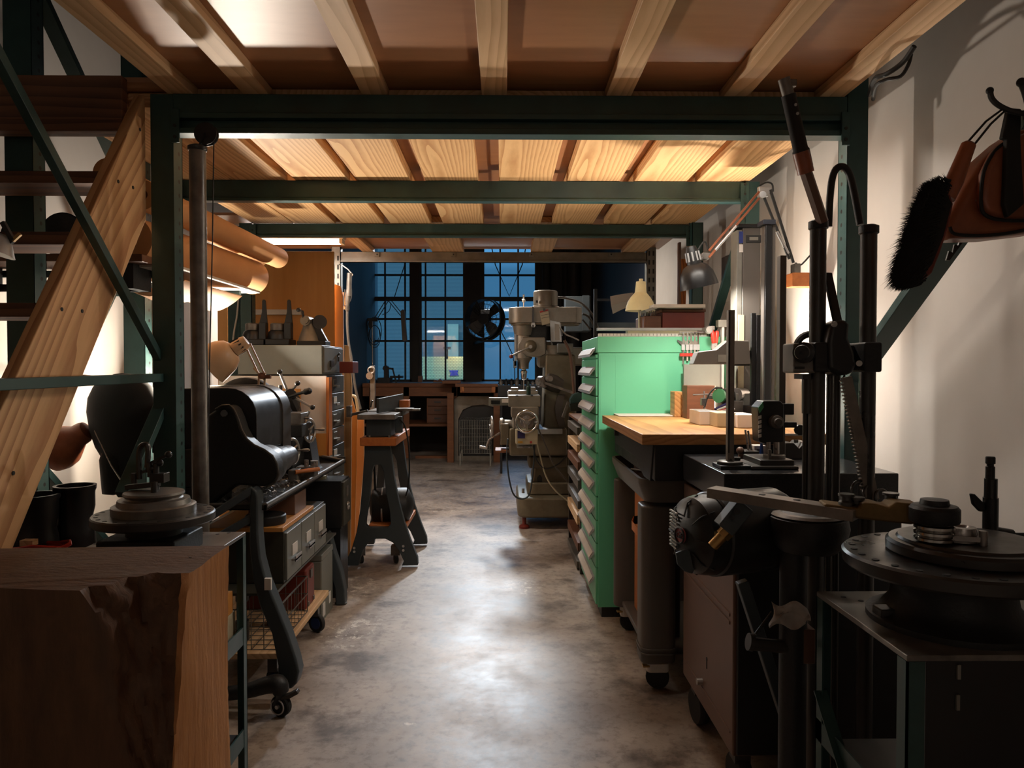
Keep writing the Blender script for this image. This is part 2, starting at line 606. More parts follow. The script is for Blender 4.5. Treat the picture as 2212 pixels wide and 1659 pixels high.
# ================================================================ the room
def concrete():
    m = bpy.data.materials.new('worn_concrete')
    m.use_nodes = True
    nt = m.node_tree
    b = nt.nodes['Principled BSDF']
    t = nt.nodes.new('ShaderNodeTexCoord')

    def noise(s, d=8, ro=0.6, off=0):
        n = nt.nodes.new('ShaderNodeTexNoise')
        n.inputs['Scale'].default_value = s
        n.inputs['Detail'].default_value = d
        n.inputs['Roughness'].default_value = ro
        mp = nt.nodes.new('ShaderNodeMapping')
        mp.inputs['Location'].default_value = (off, off * 0.7, 0)
        nt.links.new(t.outputs['Object'], mp.inputs[0])
        nt.links.new(mp.outputs[0], n.inputs['Vector'])
        return n

    def ramp(n, p0, c0, p1, c1):
        r = nt.nodes.new('ShaderNodeValToRGB')
        r.color_ramp.elements[0].position = p0
        r.color_ramp.elements[0].color = (*c0, 1)
        r.color_ramp.elements[1].position = p1
        r.color_ramp.elements[1].color = (*c1, 1)
        nt.links.new(n.outputs['Fac'], r.inputs[0])
        return r

    def mul(a, c, mode='MULTIPLY'):
        x = nt.nodes.new('ShaderNodeMix')
        x.data_type = 'RGBA'
        x.blend_type = mode
        x.inputs[0].default_value = 1.0
        nt.links.new(a, x.inputs[6])
        nt.links.new(c, x.inputs[7])
        return x.outputs[2]

    n1 = noise(1.3, 10, 0.65)
    base = ramp(n1, 0.35, srgb(128, 114, 103), 0.66, srgb(182, 168, 155))
    n2 = noise(3.4, 12, 0.7, 5)
    st = ramp(n2, 0.36, (0.38, 0.35, 0.34), 0.50, (1, 1, 1))
    n3 = noise(22, 6, 0.7, 9)
    sp2 = ramp(n3, 0.34, (0.6, 0.57, 0.55), 0.50, (1, 1, 1))
    c = mul(mul(base.outputs[0], st.outputs[0]), sp2.outputs[0])
    # flaked white paint: only where the large noise is high
    n4 = noise(16, 9, 0.75, 21)
    fl = ramp(n4, 0.535, (0, 0, 0), 0.56, (1, 1, 1))
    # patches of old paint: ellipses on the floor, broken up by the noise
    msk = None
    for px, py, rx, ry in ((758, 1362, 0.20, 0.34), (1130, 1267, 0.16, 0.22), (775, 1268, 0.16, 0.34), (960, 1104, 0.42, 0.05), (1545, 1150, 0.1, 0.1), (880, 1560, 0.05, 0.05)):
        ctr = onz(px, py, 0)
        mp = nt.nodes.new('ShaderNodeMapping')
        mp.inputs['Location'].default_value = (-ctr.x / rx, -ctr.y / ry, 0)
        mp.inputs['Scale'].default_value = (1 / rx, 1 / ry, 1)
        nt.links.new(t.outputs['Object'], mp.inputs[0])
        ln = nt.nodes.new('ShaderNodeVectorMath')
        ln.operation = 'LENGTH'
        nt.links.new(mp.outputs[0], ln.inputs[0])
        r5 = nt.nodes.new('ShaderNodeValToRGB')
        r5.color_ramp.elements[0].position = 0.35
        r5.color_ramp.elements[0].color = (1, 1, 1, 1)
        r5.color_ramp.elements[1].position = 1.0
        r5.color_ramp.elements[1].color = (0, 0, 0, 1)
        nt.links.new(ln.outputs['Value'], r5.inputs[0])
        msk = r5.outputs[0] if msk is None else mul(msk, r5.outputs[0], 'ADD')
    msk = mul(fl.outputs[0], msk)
    mx = nt.nodes.new('ShaderNodeMix')
    mx.data_type = 'RGBA'
    nt.links.new(msk, mx.inputs[0])
    nt.links.new(c, mx.inputs[6])
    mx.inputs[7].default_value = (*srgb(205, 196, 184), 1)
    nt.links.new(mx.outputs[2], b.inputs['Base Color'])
    q = nt.nodes.new('ShaderNodeMapRange')
    q.inputs['From Min'].default_value = 0.3
    q.inputs['From Max'].default_value = 0.7
    q.inputs['To Min'].default_value = 0.36
    q.inputs['To Max'].default_value = 0.54
    nt.links.new(n2.outputs['Fac'], q.inputs['Value'])
    nt.links.new(q.outputs[0], b.inputs['Roughness'])
    u = nt.nodes.new('ShaderNodeBump')
    u.inputs['Strength'].default_value = 0.12
    u.inputs['Distance'].default_value = 0.01
    nt.links.new(n2.outputs['Fac'], u.inputs['Height'])
    nt.links.new(u.outputs[0], b.inputs['Normal'])
    return m


XR, XL, YB, YF, ZC = 1.5, -2.15, 12.5, -2.6, 4.6
YP = 7.4        # where the white side wall changes to a darker colour
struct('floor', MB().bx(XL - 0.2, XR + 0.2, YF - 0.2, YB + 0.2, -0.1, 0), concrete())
struct('ceiling', MB().bx(XL - 0.2, XR + 0.2, YF - 0.2, YB + 0.2, ZC, ZC + 0.1), M['darkwall'])
struct('wall_right', MB().bx(XR, XR + 0.15, YF, YP, 0, ZC), M['white'])
struct('wall_right_rear', MB().bx(XR, XR + 0.15, YP, YB, 0, ZC), M['navy'])
struct('wall_left', MB().bx(XL - 0.15, XL, YF, 6.6, 0, ZC), M['white'])
struct('wall_left_rear', MB().bx(XL - 0.15, XL, 6.6, YB, 0, ZC), M['darkwall'])  # rear part darker than the front part of this wall
struct('wall_front', MB().bx(XL - 0.2, XR + 0.2, YF - 0.15, YF, 0, ZC), M['white'])

# back wall with three tall factory windows
wx = lambda p: at(p, 700, YB).x
SILL, HEAD = at(1000, 825, YB).z, 4.2
wins = [(786, 889, [830.7, 874]), (905, 1005, [918.6, 961.4]), (1041, 1161, [1080.5, 1119.4])]
wb = MB()
wb.bx(XL, XR, YB, YB + 0.35, 0, SILL).bx(XL, XR, YB, YB + 0.35, HEAD, ZC)
edges = [XL] + [wx(p) for wn in wins for p in wn[:2]] + [XR]
for i in range(0, 8, 2): wb.bx(edges[i], edges[i + 1], YB, YB + 0.35, SILL, HEAD)
struct('wall_back', wb, M['darkwall'])
gm = bpy.data.materials.new('window_glass')
gm.use_nodes = True
g = gm.node_tree
for n in list(g.nodes): g.nodes.remove(n)
go = g.nodes.new('ShaderNodeOutputMaterial')
gx = g.nodes.new('ShaderNodeMixShader')
gt = g.nodes.new('ShaderNodeBsdfTransparent')
gt.inputs[0].default_value = (0.9, 0.95, 0.97, 1)
gg = g.nodes.new('ShaderNodeBsdfGlossy')
gg.inputs['Roughness'].default_value = 0.03
gf = g.nodes.new('ShaderNodeFresnel')
gf.inputs[0].default_value = 1.5
g.links.new(gf.outputs[0], gx.inputs[0])
g.links.new(gt.outputs[0], gx.inputs[1])
g.links.new(gg.outputs[0], gx.inputs[2])
g.links.new(gx.outputs[0], go.inputs[0])
rowz = [at(1000, y, YB).z for y in (736.4, 688.7, 645)] + [2.95, 3.3, 3.65]
for k, (a, b, ms) in enumerate(wins):
    x0, x1 = wx(a), wx(b)
    f = MB()
    ft = 0.04
    f.bx(x0, x0 + ft, YB + 0.05, YB + 0.11, SILL, HEAD).bx(x1 - ft, x1, YB + 0.05, YB + 0.11, SILL, HEAD)
    f.bx(x0, x1, YB + 0.05, YB + 0.11, SILL, SILL + ft).bx(x0, x1, YB + 0.05, YB + 0.11, HEAD - ft, HEAD)
    for p in ms: f.bx(wx(p) - 0.014, wx(p) + 0.014, YB + 0.06, YB + 0.10, SILL, HEAD)
    for j, z in enumerate(rowz):
        h = 0.036 if j == 2 else 0.016
        f.bx(x0, x1, YB + 0.055, YB + 0.105, z - h, z + h)
    wo = struct('window_%d' % (k + 1), f, M['ink'])
    struct('glass', MB().bx(x0, x1, YB + 0.078, YB + 0.082, SILL, HEAD), gm, parent=wo)

# outside: neighbouring buildings across the yard
def siding(name, c, c2, period, brick=False):
    m = bpy.data.materials.new(name)
    m.use_nodes = True
    nt = m.node_tree
    b = nt.nodes['Principled BSDF']
    b.inputs['Roughness'].default_value = 0.8
    t = nt.nodes.new('ShaderNodeTexCoord')
    mp = nt.nodes.new('ShaderNodeMapping')
    nt.links.new(t.outputs['Object'], mp.inputs[0])
    if brick:
        mp.inputs['Rotation'].default_value = (PI / 2, 0, 0)
        x = nt.nodes.new('ShaderNodeTexBrick')
        x.inputs['Scale'].default_value = period
        x.inputs['Color1'].default_value = (*c, 1)
        x.inputs['Color2'].default_value = (*c, 1)
        x.inputs['Mortar'].default_value = (*c2, 1)
        x.inputs['Mortar Size'].default_value = 0.03
        nt.links.new(mp.outputs[0], x.inputs['Vector'])
        nt.links.new(x.outputs[0], b.inputs['Base Color'])
    else:
        x = nt.nodes.new('ShaderNodeTexWave')
        x.bands_direction = 'Z'
        x.inputs['Scale'].default_value = period
        x.inputs['Distortion'].default_value = 0.3
        r = nt.nodes.new('ShaderNodeValToRGB')
        r.color_ramp.elements[0].color = (*c2, 1)
        r.color_ramp.elements[1].color = (*c, 1)
        nt.links.new(mp.outputs[0], x.inputs['Vector'])
        nt.links.new(x.outputs['Fac'], r.inputs[0])
        nt.links.new(r.outputs[0], b.inputs['Base Color'])
    return m


t = thing('neighbour_building', 'pale sided building seen across the yard through the window panes', 'building', (-3.3, 20.5, 0))
part('wall', MB().bx(-9, at(1025, 700, 20).x, 20, 22, 0, 8.5), siding('grey_siding', srgb(104, 96, 88), srgb(97, 90, 83), 3.0), t)
part('roof', MB().bx(-9.2, at(1025, 700, 20).x + 0.1, 19.8, 22.2, 8.5, 8.7), M['charcoal'], t)
part('door_frame', MB().px(967, 700, 990, 780, 19.85, 20.0), M['beige'], t)
bw = thing('brick_wall', 'low yellow brick wall lit by a lamp outside the window', 'wall', (-1.4, 17.1, 0))
part('brickwork', MB().bx(at(908, 800, 17).x, at(1012, 800, 17).x, 17, 17.25, 0, at(960, 770, 17).z), siding('yellow_brick', srgb(196, 176, 120), srgb(130, 116, 84), 7, True), bw)
part('painted_patch', MB().pprism([(970, 800), (990, 800), (988, 806), (991, 811), (971, 812), (974, 806)], 16.985, 17.0), M['blueprint'], bw)
yl = lamp('yard_lamp', 'SPOT', at(985, 752, 16.7), 9, (1, 0.86, 0.55), to=at(966, 806, 17), size=0.05, spot=2.3, blend=0.3)
yt = thing('yard_light', 'small lamp over the brick wall outside the window', 'lamp', tuple(at(966, 772, 17)))
part('housing', MB().box(at(966, 752, 16.85), (0.16, 0.12, 0.06)), M['ink'], yt)
part('bracket', MB().bar(at(966, 752, 16.9), at(966, 775, 17.02), 0.04, 0.04), M['ink'], yt)

# ================================================================ the mezzanine
def post_mat(name, axis, c0, z0=0.0):
    """rack post paint with a row of punched holes down one face"""
    m = mat(name, srgb(52, 82, 80), 0.42, 0.1, c2=srgb(42, 68, 67), scale=9, rvar=0.1)
    nt = m.node_tree
    b = nt.nodes['Principled BSDF']
    src = b.inputs['Base Color'].links[0].from_socket
    t = nt.nodes.new('ShaderNodeTexCoord')
    s = nt.nodes.new('ShaderNodeSeparateXYZ')
    nt.links.new(t.outputs['Object'], s.inputs[0])

    def mth(op, a, bb):
        x = nt.nodes.new('ShaderNodeMath')
        x.operation = op
        for i, q in enumerate((a, bb)):
            if isinstance(q, (int, float)): x.inputs[i].default_value = q
            else: nt.links.new(q, x.inputs[i])
        return x.outputs[0]
    u = mth('SUBTRACT', s.outputs[axis], c0)
    v = mth('SUBTRACT', mth('MODULO', mth('ADD', s.outputs['Z'], 10.0), 0.0508), 0.0254)
    d = mth('SQRT', mth('ADD', mth('MULTIPLY', u, u), mth('MULTIPLY', v, v)), 0)
    k = mth('LESS_THAN', d, 0.0075)
    x = nt.nodes.new('ShaderNodeMix')
    x.data_type = 'RGBA'
    nt.links.new(k, x.inputs[0])
    nt.links.new(src, x.inputs[6])
    x.inputs[7].default_value = (0.004, 0.004, 0.004, 1)
    nt.links.new(x.outputs[2], b.inputs['Base Color'])
    return m


PY = [2.72, 3.86, 5.0]
ZD = 2.372


def upright(x0, x1, ys, label, braces, top=2.43, w=0.075, holes=0.6):
    t = thing('rack_upright', label, 'rack upright', ((x0 + x1) / 2, ys[0], 0))
    for i, y in enumerate(ys):
        b = MB()
        th = 0.004
        b.bx(x0, x1, y, y + th, 0, top)                       # C section: web and two flanges
        b.bx(x0, x0 + th, y, y + w, 0, top).bx(x1 - th, x1, y, y + w, 0, top)
        b.bx(x0, x0 + 0.02, y + w - th, y + w, 0, top).bx(x1 - 0.02, x1, y + w - th, y + w, 0, top)
        b.bx(x0 - 0.02, x1 + 0.02, y - 0.02, y + w + 0.02, 0, 0.006)
        part('post', b, post_mat('post_paint', 'Y', y + w * holes - ys[0]), t)
    for (ya, za, yb, zb, wd) in braces:
        xm = x0 + 0.016 if x0 < 0 else (x0 + x1) / 2
        part('brace', MB().bar((xm, ya, za), (xm, yb, zb), 0.03, wd, up=(1, 0, 0)), M['teal'], t, 0.002)
    return t


upright(-1.272, -1.19, [2.715, 1.345], 'dark teal perforated rack upright beside the wooden stairs',
        [(1.40, 2.575, 2.74, 1.405, 0.026), (1.40, 1.336, 2.74, 1.345, 0.045), (2.46, 0.96, 2.74, 1.24, 0.045)], top=2.37)
upright(1.265, 1.34, [2.715, 1.56], 'teal perforated rack upright near the hanging broom and bag',
        [(1.6, 2.12, 2.74, 1.33, 0.075), (1.6, 2.30, 2.35, 2.62, 0.06)], top=2.95)
upright(1.265, 1.34, [3.86, 4.94], 'teal rack upright behind the tall digital height gauge',
        [(3.95, 2.2, 4.98, 1.25, 0.05), (3.95, 0.7, 4.98, 1.25, 0.05)], top=2.35)
upright(-1.76, -1.68, [3.86, 5.0], 'teal rack upright under the paper rolls by the white wall',
        [], top=2.35)
upright(-1.80, -1.70, [2.72, 3.55], 'dark rack upright standing behind the open stair treads',
        [(2.77, 2.93, 3.58, 2.24, 0.06), (3.58, 1.93, 2.77, 0.98, 0.05), (2.77, 1.08, 3.58, 0.38, 0.05)], top=3.6)
tp = thing('rack_upright', 'grey slotted steel upright carrying the silver beam near the yellow lamp', 'rack upright', (1.27, 6.34, 0))
part('post', MB().bx(1.235, 1.24, 6.34, 6.42, 0, 2.41).bx(1.235, 1.315, 6.34, 6.345, 0, 2.41).bx(1.31, 1.315, 6.34, 6.42, 0, 2.41), M['silverpaint'], tp)
sl = MB()
for k in range(16):
    z = 1.2 + k * 0.076
    for x in (1.257, 1.293): sl.bx(x - 0.007, x + 0.007, 6.337, 6.341, z, z + 0.04)
part('slots', sl, M['ink'], tp)
tp = thing('rack_upright', 'grey slotted steel upright at the edge of the plywood sheet', 'rack upright', (-1.41, 6.34, 0))
part('post', MB().bx(-1.455, -1.45, 6.34, 6.42, 0, 2.41).bx(-1.455, -1.375, 6.34, 6.345, 0, 2.41).bx(-1.38, -1.375, 6.34, 6.42, 0, 2.41), M['silverpaint'], tp)
sl = MB()
for k in range(5):
    z = 1.99 + k * 0.076
    for x in (-1.433, -1.397): sl.bx(x - 0.007, x + 0.007, 6.337, 6.341, z, z + 0.04)
part('slots', sl, M['ink'], tp)


def rack_beam(label, x0, x1, y, z1, z0, m, plates=True):
    t = thing('rack_beam', label, 'beam', ((x0 + x1) / 2, y, z0))
    b = MB()
    h = z1 - z0
    # stepped section: tall web behind, proud lower lip
    b.prism([(x0, y + 0.012, z1), (x0, y + 0.055, z1), (x0, y + 0.055, z0), (x0, y, z0), (x0, y, z0 + h * 0.12), (x0, y + 0.004, z0 + h * 0.16), (x0, y + 0.012, z0 + h * 0.2)], (x1 - x0, 0, 0))
    part('web', b, m, t, 0.002)
    if plates:
        for x, s in ((x0, -1), (x1, 1)):
            p = MB().bx(x - 0.022, x + 0.022, y - 0.006, y - 0.001, z0 - 0.06, z1 - 0.01)
            pl = part('end_plate', p, m, t, 0.001)
            for q in (0.05, 0.10, 0.15): part('bolt', MB().cyl((x, y - 0.006, z0 - 0.06 + q), (x, y - 0.009, z0 - 0.06 + q), 0.006, n=10), M['ink'], pl)
    return t


t = thing('rack_beam', 'dark teal front beam of the mezzanine above the aisle', 'beam', (0, 2.70, 2.24))
part('web', MB().bx(-1.19, 1.263, 2.715, 2.765, 2.30, ZD).bx(-1.19, 1.263, 2.70, 2.765, 2.281, 2.30), M['teal'], t, 0.002)
part('lower_channel', MB().bx(-1.19, 1.263, 2.73, 2.765, 2.245, 2.281).bx(-1.19, 1.263, 2.70, 2.765, 2.226, 2.247), M['teal'], t, 0.002)
for x, s in ((-1.19, 1), (1.263, -1)):
    pl = part('end_plate', MB().bx(x, x + s * 0.03, 2.692, 2.70, 2.19, 2.31), M['teal'], t, 0.001)
    for z in (2.21, 2.25): part('bolt', MB().cyl((x + s * 0.015, 2.692, z), (x + s * 0.015, 2.689, z), 0.006, n=10), M['ink'], pl)
rack_beam('second teal mezzanine beam, behind the front beam and the tall pipe', -1.67, 1.262, 3.86, 2.352, 2.244, M['teal'])
rack_beam('third teal mezzanine beam, just in front of the bright tube lights', -1.67, 1.262, 5.0, 2.349, 2.262, M['teal'])
t = thing('rack_beam', 'silver grey rear beam above the dark room with windows', 'beam', (0, 6.34, 2.283))
part('web', MB().bx(-1.375, 1.235, 6.35, 6.40, 2.283, 2.37).bx(-1.375, 1.235, 6.335, 6.40, 2.283, 2.298), M['silverpaint'], t, 0.002)
for p in (815, 980, 1148, 1320):
    c = at(p, 550, 6.345)
    b = part('clip', MB().bx(c.x - 0.02, c.x + 0.02, 6.335, 6.35, c.z - 0.018, c.z + 0.016), M['silverpaint'], t, 0.002)
    part('bolt', MB().cyl((c.x, 6.335, c.z), (c.x, 6.330, c.z), 0.006, n=8), M['ink'], b)

deck = MB().bx(-1.235, 1.260, -1.6, 2.712, 2.4105, 2.428)
t = solo('plywood_deck', deck, M['ply'], 'plywood deck overhead lying on the pine joists near the viewer', 'deck')
solo('plywood_deck', MB().bx(-1.69, 1.26, 2.717, 5.05, 2.412, 2.43), M['ply'], 'plywood deck showing between the wide planks further in', 'deck')
solo('plywood_deck', MB().bx(-2.1, 1.36, 5.052, 6.45, 2.412, 2.43), M['ply'], 'pale plywood deck behind the third teal beam', 'deck')
ordn = ['first', 'second', 'third', 'fourth', 'fifth', 'sixth', 'seventh', 'eighth', 'ninth', 'tenth', 'eleventh', 'twelfth']
solo('light_stop_strip', MB().bx(-1.19, 1.262, 2.770, 2.805, 2.30, 2.409), M['pine'], 'added strip closing the light gap between the front beam and the wide planks', 'strip')  # unseen strip added to stop light leaking over the beam
jx = [-1.165, -0.893, -0.464, -0.029, 0.425, 0.853, 1.207]
for i, x in enumerate(jx):
    b = MB().bx(x - 0.046, x + 0.046, -1.5, 2.765, ZD, 2.41)
    o = solo('pine_joist', b, M['pine'], 'knotty pine joist under the near deck, %s from the stairs' % ordn[i], 'joist', 'pine joists under the near deck', 0.003)
pxs = [-1.545, -1.262, -0.935, -0.615, -0.262, 0.122, 0.475, 0.826, 1.152]
for i, x in enumerate(pxs):
    for (y0, y1, wh) in ((2.81, 3.905, 'between the front and second beams'), (3.91, 5.04, 'between the second and third beams')):
        z0 = 2.352
        b = MB().bx(x - 0.138, x + 0.138, y0, y1, z0 + 0.002, z0 + 0.058)
        solo('fir_plank', b, M['plank'], 'wide golden fir plank overhead %s, %s from the stair side' % (wh, ordn[i]), 'plank', 'wide planks ' + wh, 0.004)
for i, (a, b_) in enumerate(((775, 800), (930, 1000), (1148, 1195), (1350, 1400))):
    x0, x1 = at(a, 530, 6.2).x, at(b_, 530, 6.2).x
    solo('pine_joist', MB().bx(x0, x1, 5.06, 6.41, 2.371, 2.411), M['pine'], 'short pine joist over the silver beam, %s from the tube lights' % ordn[i], 'joist', 'short joists at the rear', 0.003)

# ================================================================ lights: one visible tube light, the others added for brightness
def tube_light(name_label, x0, x1, y, z, power):
    t = thing('tube_light', name_label, 'lamp', ((x0 + x1) / 2, y, z))
    part('housing', MB().bx(x0, x1, y - 0.06, y + 0.06, z + 0.018, z + 0.058), M['paper'], t, 0.004)
    for k in (-0.03, 0.03):
        part('tube', MB().cyl((x0 + 0.03, y + k, z), (x1 - 0.03, y + k, z), 0.013, n=12), M['tube'], t)
    for x in (x0 + 0.02, x1 - 0.02):
        part('socket', MB().bx(x - 0.012, x + 0.012, y - 0.05, y + 0.05, z - 0.015, z + 0.02), M['paper'], t)
    lamp('tube_glow', 'AREA', ((x0 + x1) / 2, y, z - 0.02), power, (1.0, 0.9, 0.78), to=((x0 + x1) / 2, y, 0), size=(x1 - x0), size_y=0.08)
    return t


tube_light('lit tube light hanging under the deck above the plywood sheet', -1.98, -1.21, 5.72, 2.345, 26)


def added_flood(label, loc, to, power, color, stand=None):
    loc = V(loc)
    d = (V(to) - loc).normalized()
    t = thing('added_flood', label, 'lamp', tuple(loc) if stand is None else (loc.x, loc.y, 0))
    a, b, d = frame_of(d)
    R = Matrix((a, b, d)).transposed()
    part('housing', MB().box(loc - d * 0.03, (0.15, 0.11, 0.05), R), M['black'], t, 0.006)
    part('lens', MB().box(loc, (0.13, 0.09, 0.006), R), M['bulb'], t)
    if stand is not None:
        part('stand_pole', MB().cyl((loc.x, loc.y, 0.012), loc - d * 0.05, 0.012, n=12), M['dark'], t)
        part('foot', MB().cyl((loc.x, loc.y, 0), (loc.x, loc.y, 0.014), 0.1, n=24), M['dark'], t)
    else:
        part('foot', MB().cyl((loc.x, loc.y, stand0), loc - d * 0.04, 0.012, n=10), M['dark'], t)
    lamp('added_flood_glow', 'AREA', loc + d * 0.012, power, color, to=loc + d, size=0.13, size_y=0.09)
    return t


stand0 = 1.133
added_flood('small added flood light lying on the desk behind the digital gauge, aimed up', (1.19, 3.74, 1.185), (0.55, 1.7, 2.43), 42, (1.0, 0.88, 0.74))  # unseen flood added to brighten the deck and planks
added_flood('added flood light on a pole behind the lathe headstock, aimed up at the deck', (-1.55, 4.40, 1.18), (-0.5, 2.1, 2.43), 32, (1.0, 0.88, 0.74), stand=True)  # second unseen flood, put in to light the deck from below
tube_light('added tube light over the milling machine, above the silver beam', -0.6, 0.6, 7.1, 2.8, 42)  # unseen fixture added to brighten the mill and rear room
for x in (-0.5, 0.5): solo('added_chain', MB().cyl((x, 7.1, 2.859), (x, 7.1, ZC), 0.004, n=6), M['dark'], 'thin added chain holding up the added tube light over the milling machine, %s side' % ('window' if x < 0 else 'white wall'), 'chain')  # chains made up along with the added mill light
tube_light('added tube light on the ceiling of the front room, behind the viewer', -0.7, 0.7, -2.0, 2.9, 15)  # unseen, added as weak fill for faces turned to the camera
for x in (-0.6, 0.6): solo('added_chain', MB().cyl((x, -2.0, 2.959), (x, -2.0, ZC), 0.004, n=6), M['dark'], 'thin added chain holding up the added front room tube light, %s side' % ('stair' if x < 0 else 'white wall'), 'chain')  # chains made up along with the added front light
tube_light('added tube light fixed to the far side of the front beam', 0.15, 1.1, 2.855, 2.285, 7)  # unseen, added to light the timber block and floor
SP = V((-0.22, 10.8, 3.6))
st_ = V((-0.60, 3.2, 0))
t = thing('added_spot', 'added ceiling spotlight in the dark rear room shining along the aisle floor', 'lamp', tuple(SP))  # unseen lamp added to brighten the aisle floor
d_ = (st_ - SP).normalized()
part('can', MB().lathe(SP - d_ * 0.2, [(0.0, 0), (0.2, 0), (0.26, 0.02), (0.27, 0.19), (0.26, 0.19), (0.25, 0.17), (0.0, 0.165)], d_, 24), M['black'], t)
part('stem', MB().cyl(SP - d_ * 0.1, (SP.x, SP.y + 0.1, ZC), 0.012, n=10), M['black'], t)
lamp('added_spot_glow', 'SPOT', SP + d_ * 0.01, 720, (0.86, 0.93, 1.0), to=st_, size=0.24, spot=0.66, blend=0.5)

# ================================================================ stairs at the side
SX0, SX1 = -1.325, -1.285      # stringer
t = thing('wooden_stairs', 'steep wooden stairs with fir stringers and dark open treads', 'stairs', (-1.7, 1.8, 0))
for x0, x1 in ((SX0, SX1), (-2.10, -2.06)):
    # side board: sloping plank in the YZ plane
    ua, ub, la, lb = (onx(px, py, SX1) for px, py in ((320, 190), (0, 890), (330, 440), (10, 1230)))
    ku, kl = (ua.z - ub.z) / (ua.y - ub.y), (la.z - lb.z) / (la.y - lb.y)
    ymax = 2.705
    pts = [(x0, ymax, ua.z + ku * (ymax - ua.y)), (x0, ymax, la.z + kl * (ymax - la.y)), (x0, lb.y - lb.z / kl, 0.0), (x0, ub.y - ub.z / ku, 0.0)]
    part('stringer', MB().prism(pts, (x1 - x0, 0, 0)), M['stringer'], t, 0.004)
slope = (2.60 - 1.92) / (2.44 - 1.28)
def tread(z, front):
    return part('tread', MB().bx(-2.06, SX0, front, min(front + 0.19, 2.69), z - 0.04, z), M['tread'], t, 0.004)
tz = [onx(px, py, SX0) for px, py in ((264, 258), (216, 369), (162, 500), (86, 654))]
tz = [(p.z, p.y) for p in tz]
dz, dy = (tz[0][0] - tz[3][0]) / 3, (tz[0][1] - tz[3][1]) / 3
tz += [(tz[3][0] - dz * i, tz[3][1] - dy * i) for i in range(1, 8) if tz[3][0] - dz * i > 0.1]
for z, y in tz:
    tread(z, y)
part('landing_board', MB().bx(-2.06, SX0, 2.62, 2.66, 2.245, 2.40), M['tread'], t, 0.004)
for px, py in ((302, 280), (255, 392), (287, 405), (133, 668), (177, 672), (28, 1022)):
    p = onx(px, py, SX1)
    part('screw', MB().cyl(p, p + V((0.002, 0, 0)), 0.006, n=10), M['ink'], t)

# round dark things seen between the treads, on a wall shelf behind the stairs
t = thing('wall_shelf', 'narrow dark shelf behind the stair treads on the white wall', 'shelf', (-1.9, 3.05, 1.80))
part('board', MB().bx(-2.14, -1.42, 2.95, 3.2, 1.80, 1.83), M['brownwood'], t, 0.003)
part('bracket', MB().bx(-2.14, -2.10, 3.0, 3.15, 1.70, 1.80).bx(-1.52, -1.48, 3.0, 3.15, 1.70, 1.80).bx(-2.14, -1.48, 3.13, 3.15, 1.70, 1.73), M['iron'], t)
for c, r, lab in (((48, 476), 0.078, 'black round pan on the shelf behind the stairs, beside the clamp'), ((138, 464), 0.086, 'larger black round pan on the shelf behind the stairs, near the stringer')):
    p = at(*c, 3.04)
    p.z = 1.83 + r + 0.001
    t = thing('round_pan', lab, 'pan', (p.x, p.y, 1.83))
    part('bowl', MB().lathe(p + V((0, 0.09, 0)), [(0.01, 0.02), (r * 0.7, 0.02), (r, -0.05), (r + 0.006, -0.10), (r, -0.10), (r * 0.72, -0.08), (0.0, -0.07)], (0, 1, 0), 32), M['iron'], t)
    part('handle', MB().tube([p + V((r * 0.7, 0.0, r * 0.7)), p + V((r * 0.95, -0.02, r * 0.95))], 0.008), M['iron'], t)
t = thing('spring_clamp_lamp', 'small bare metal clamp light at the edge of the stairs', 'lamp', tuple(at(18, 530, 2.1)))
part('reflector', MB().lathe(at(2, 505, 2.1), [(0.012, 0.0), (0.03, 0.01), (0.052, 0.05), (0.055, 0.055)], (-0.3, -0.2, -1), 20), M['alu'], t)
part('clamp', MB().bar(at(6, 480, 2.1), at(28, 520, 2.1), 0.012, 0.012).bar(at(28, 520, 2.1), at(0, 538, 2.1), 0.010, 0.01), M['dark'], t)
part('grip', MB().bar(at(28, 520, 2.1), at(44, 505, 2.1), 0.009, 0.009), M['brass'], t)

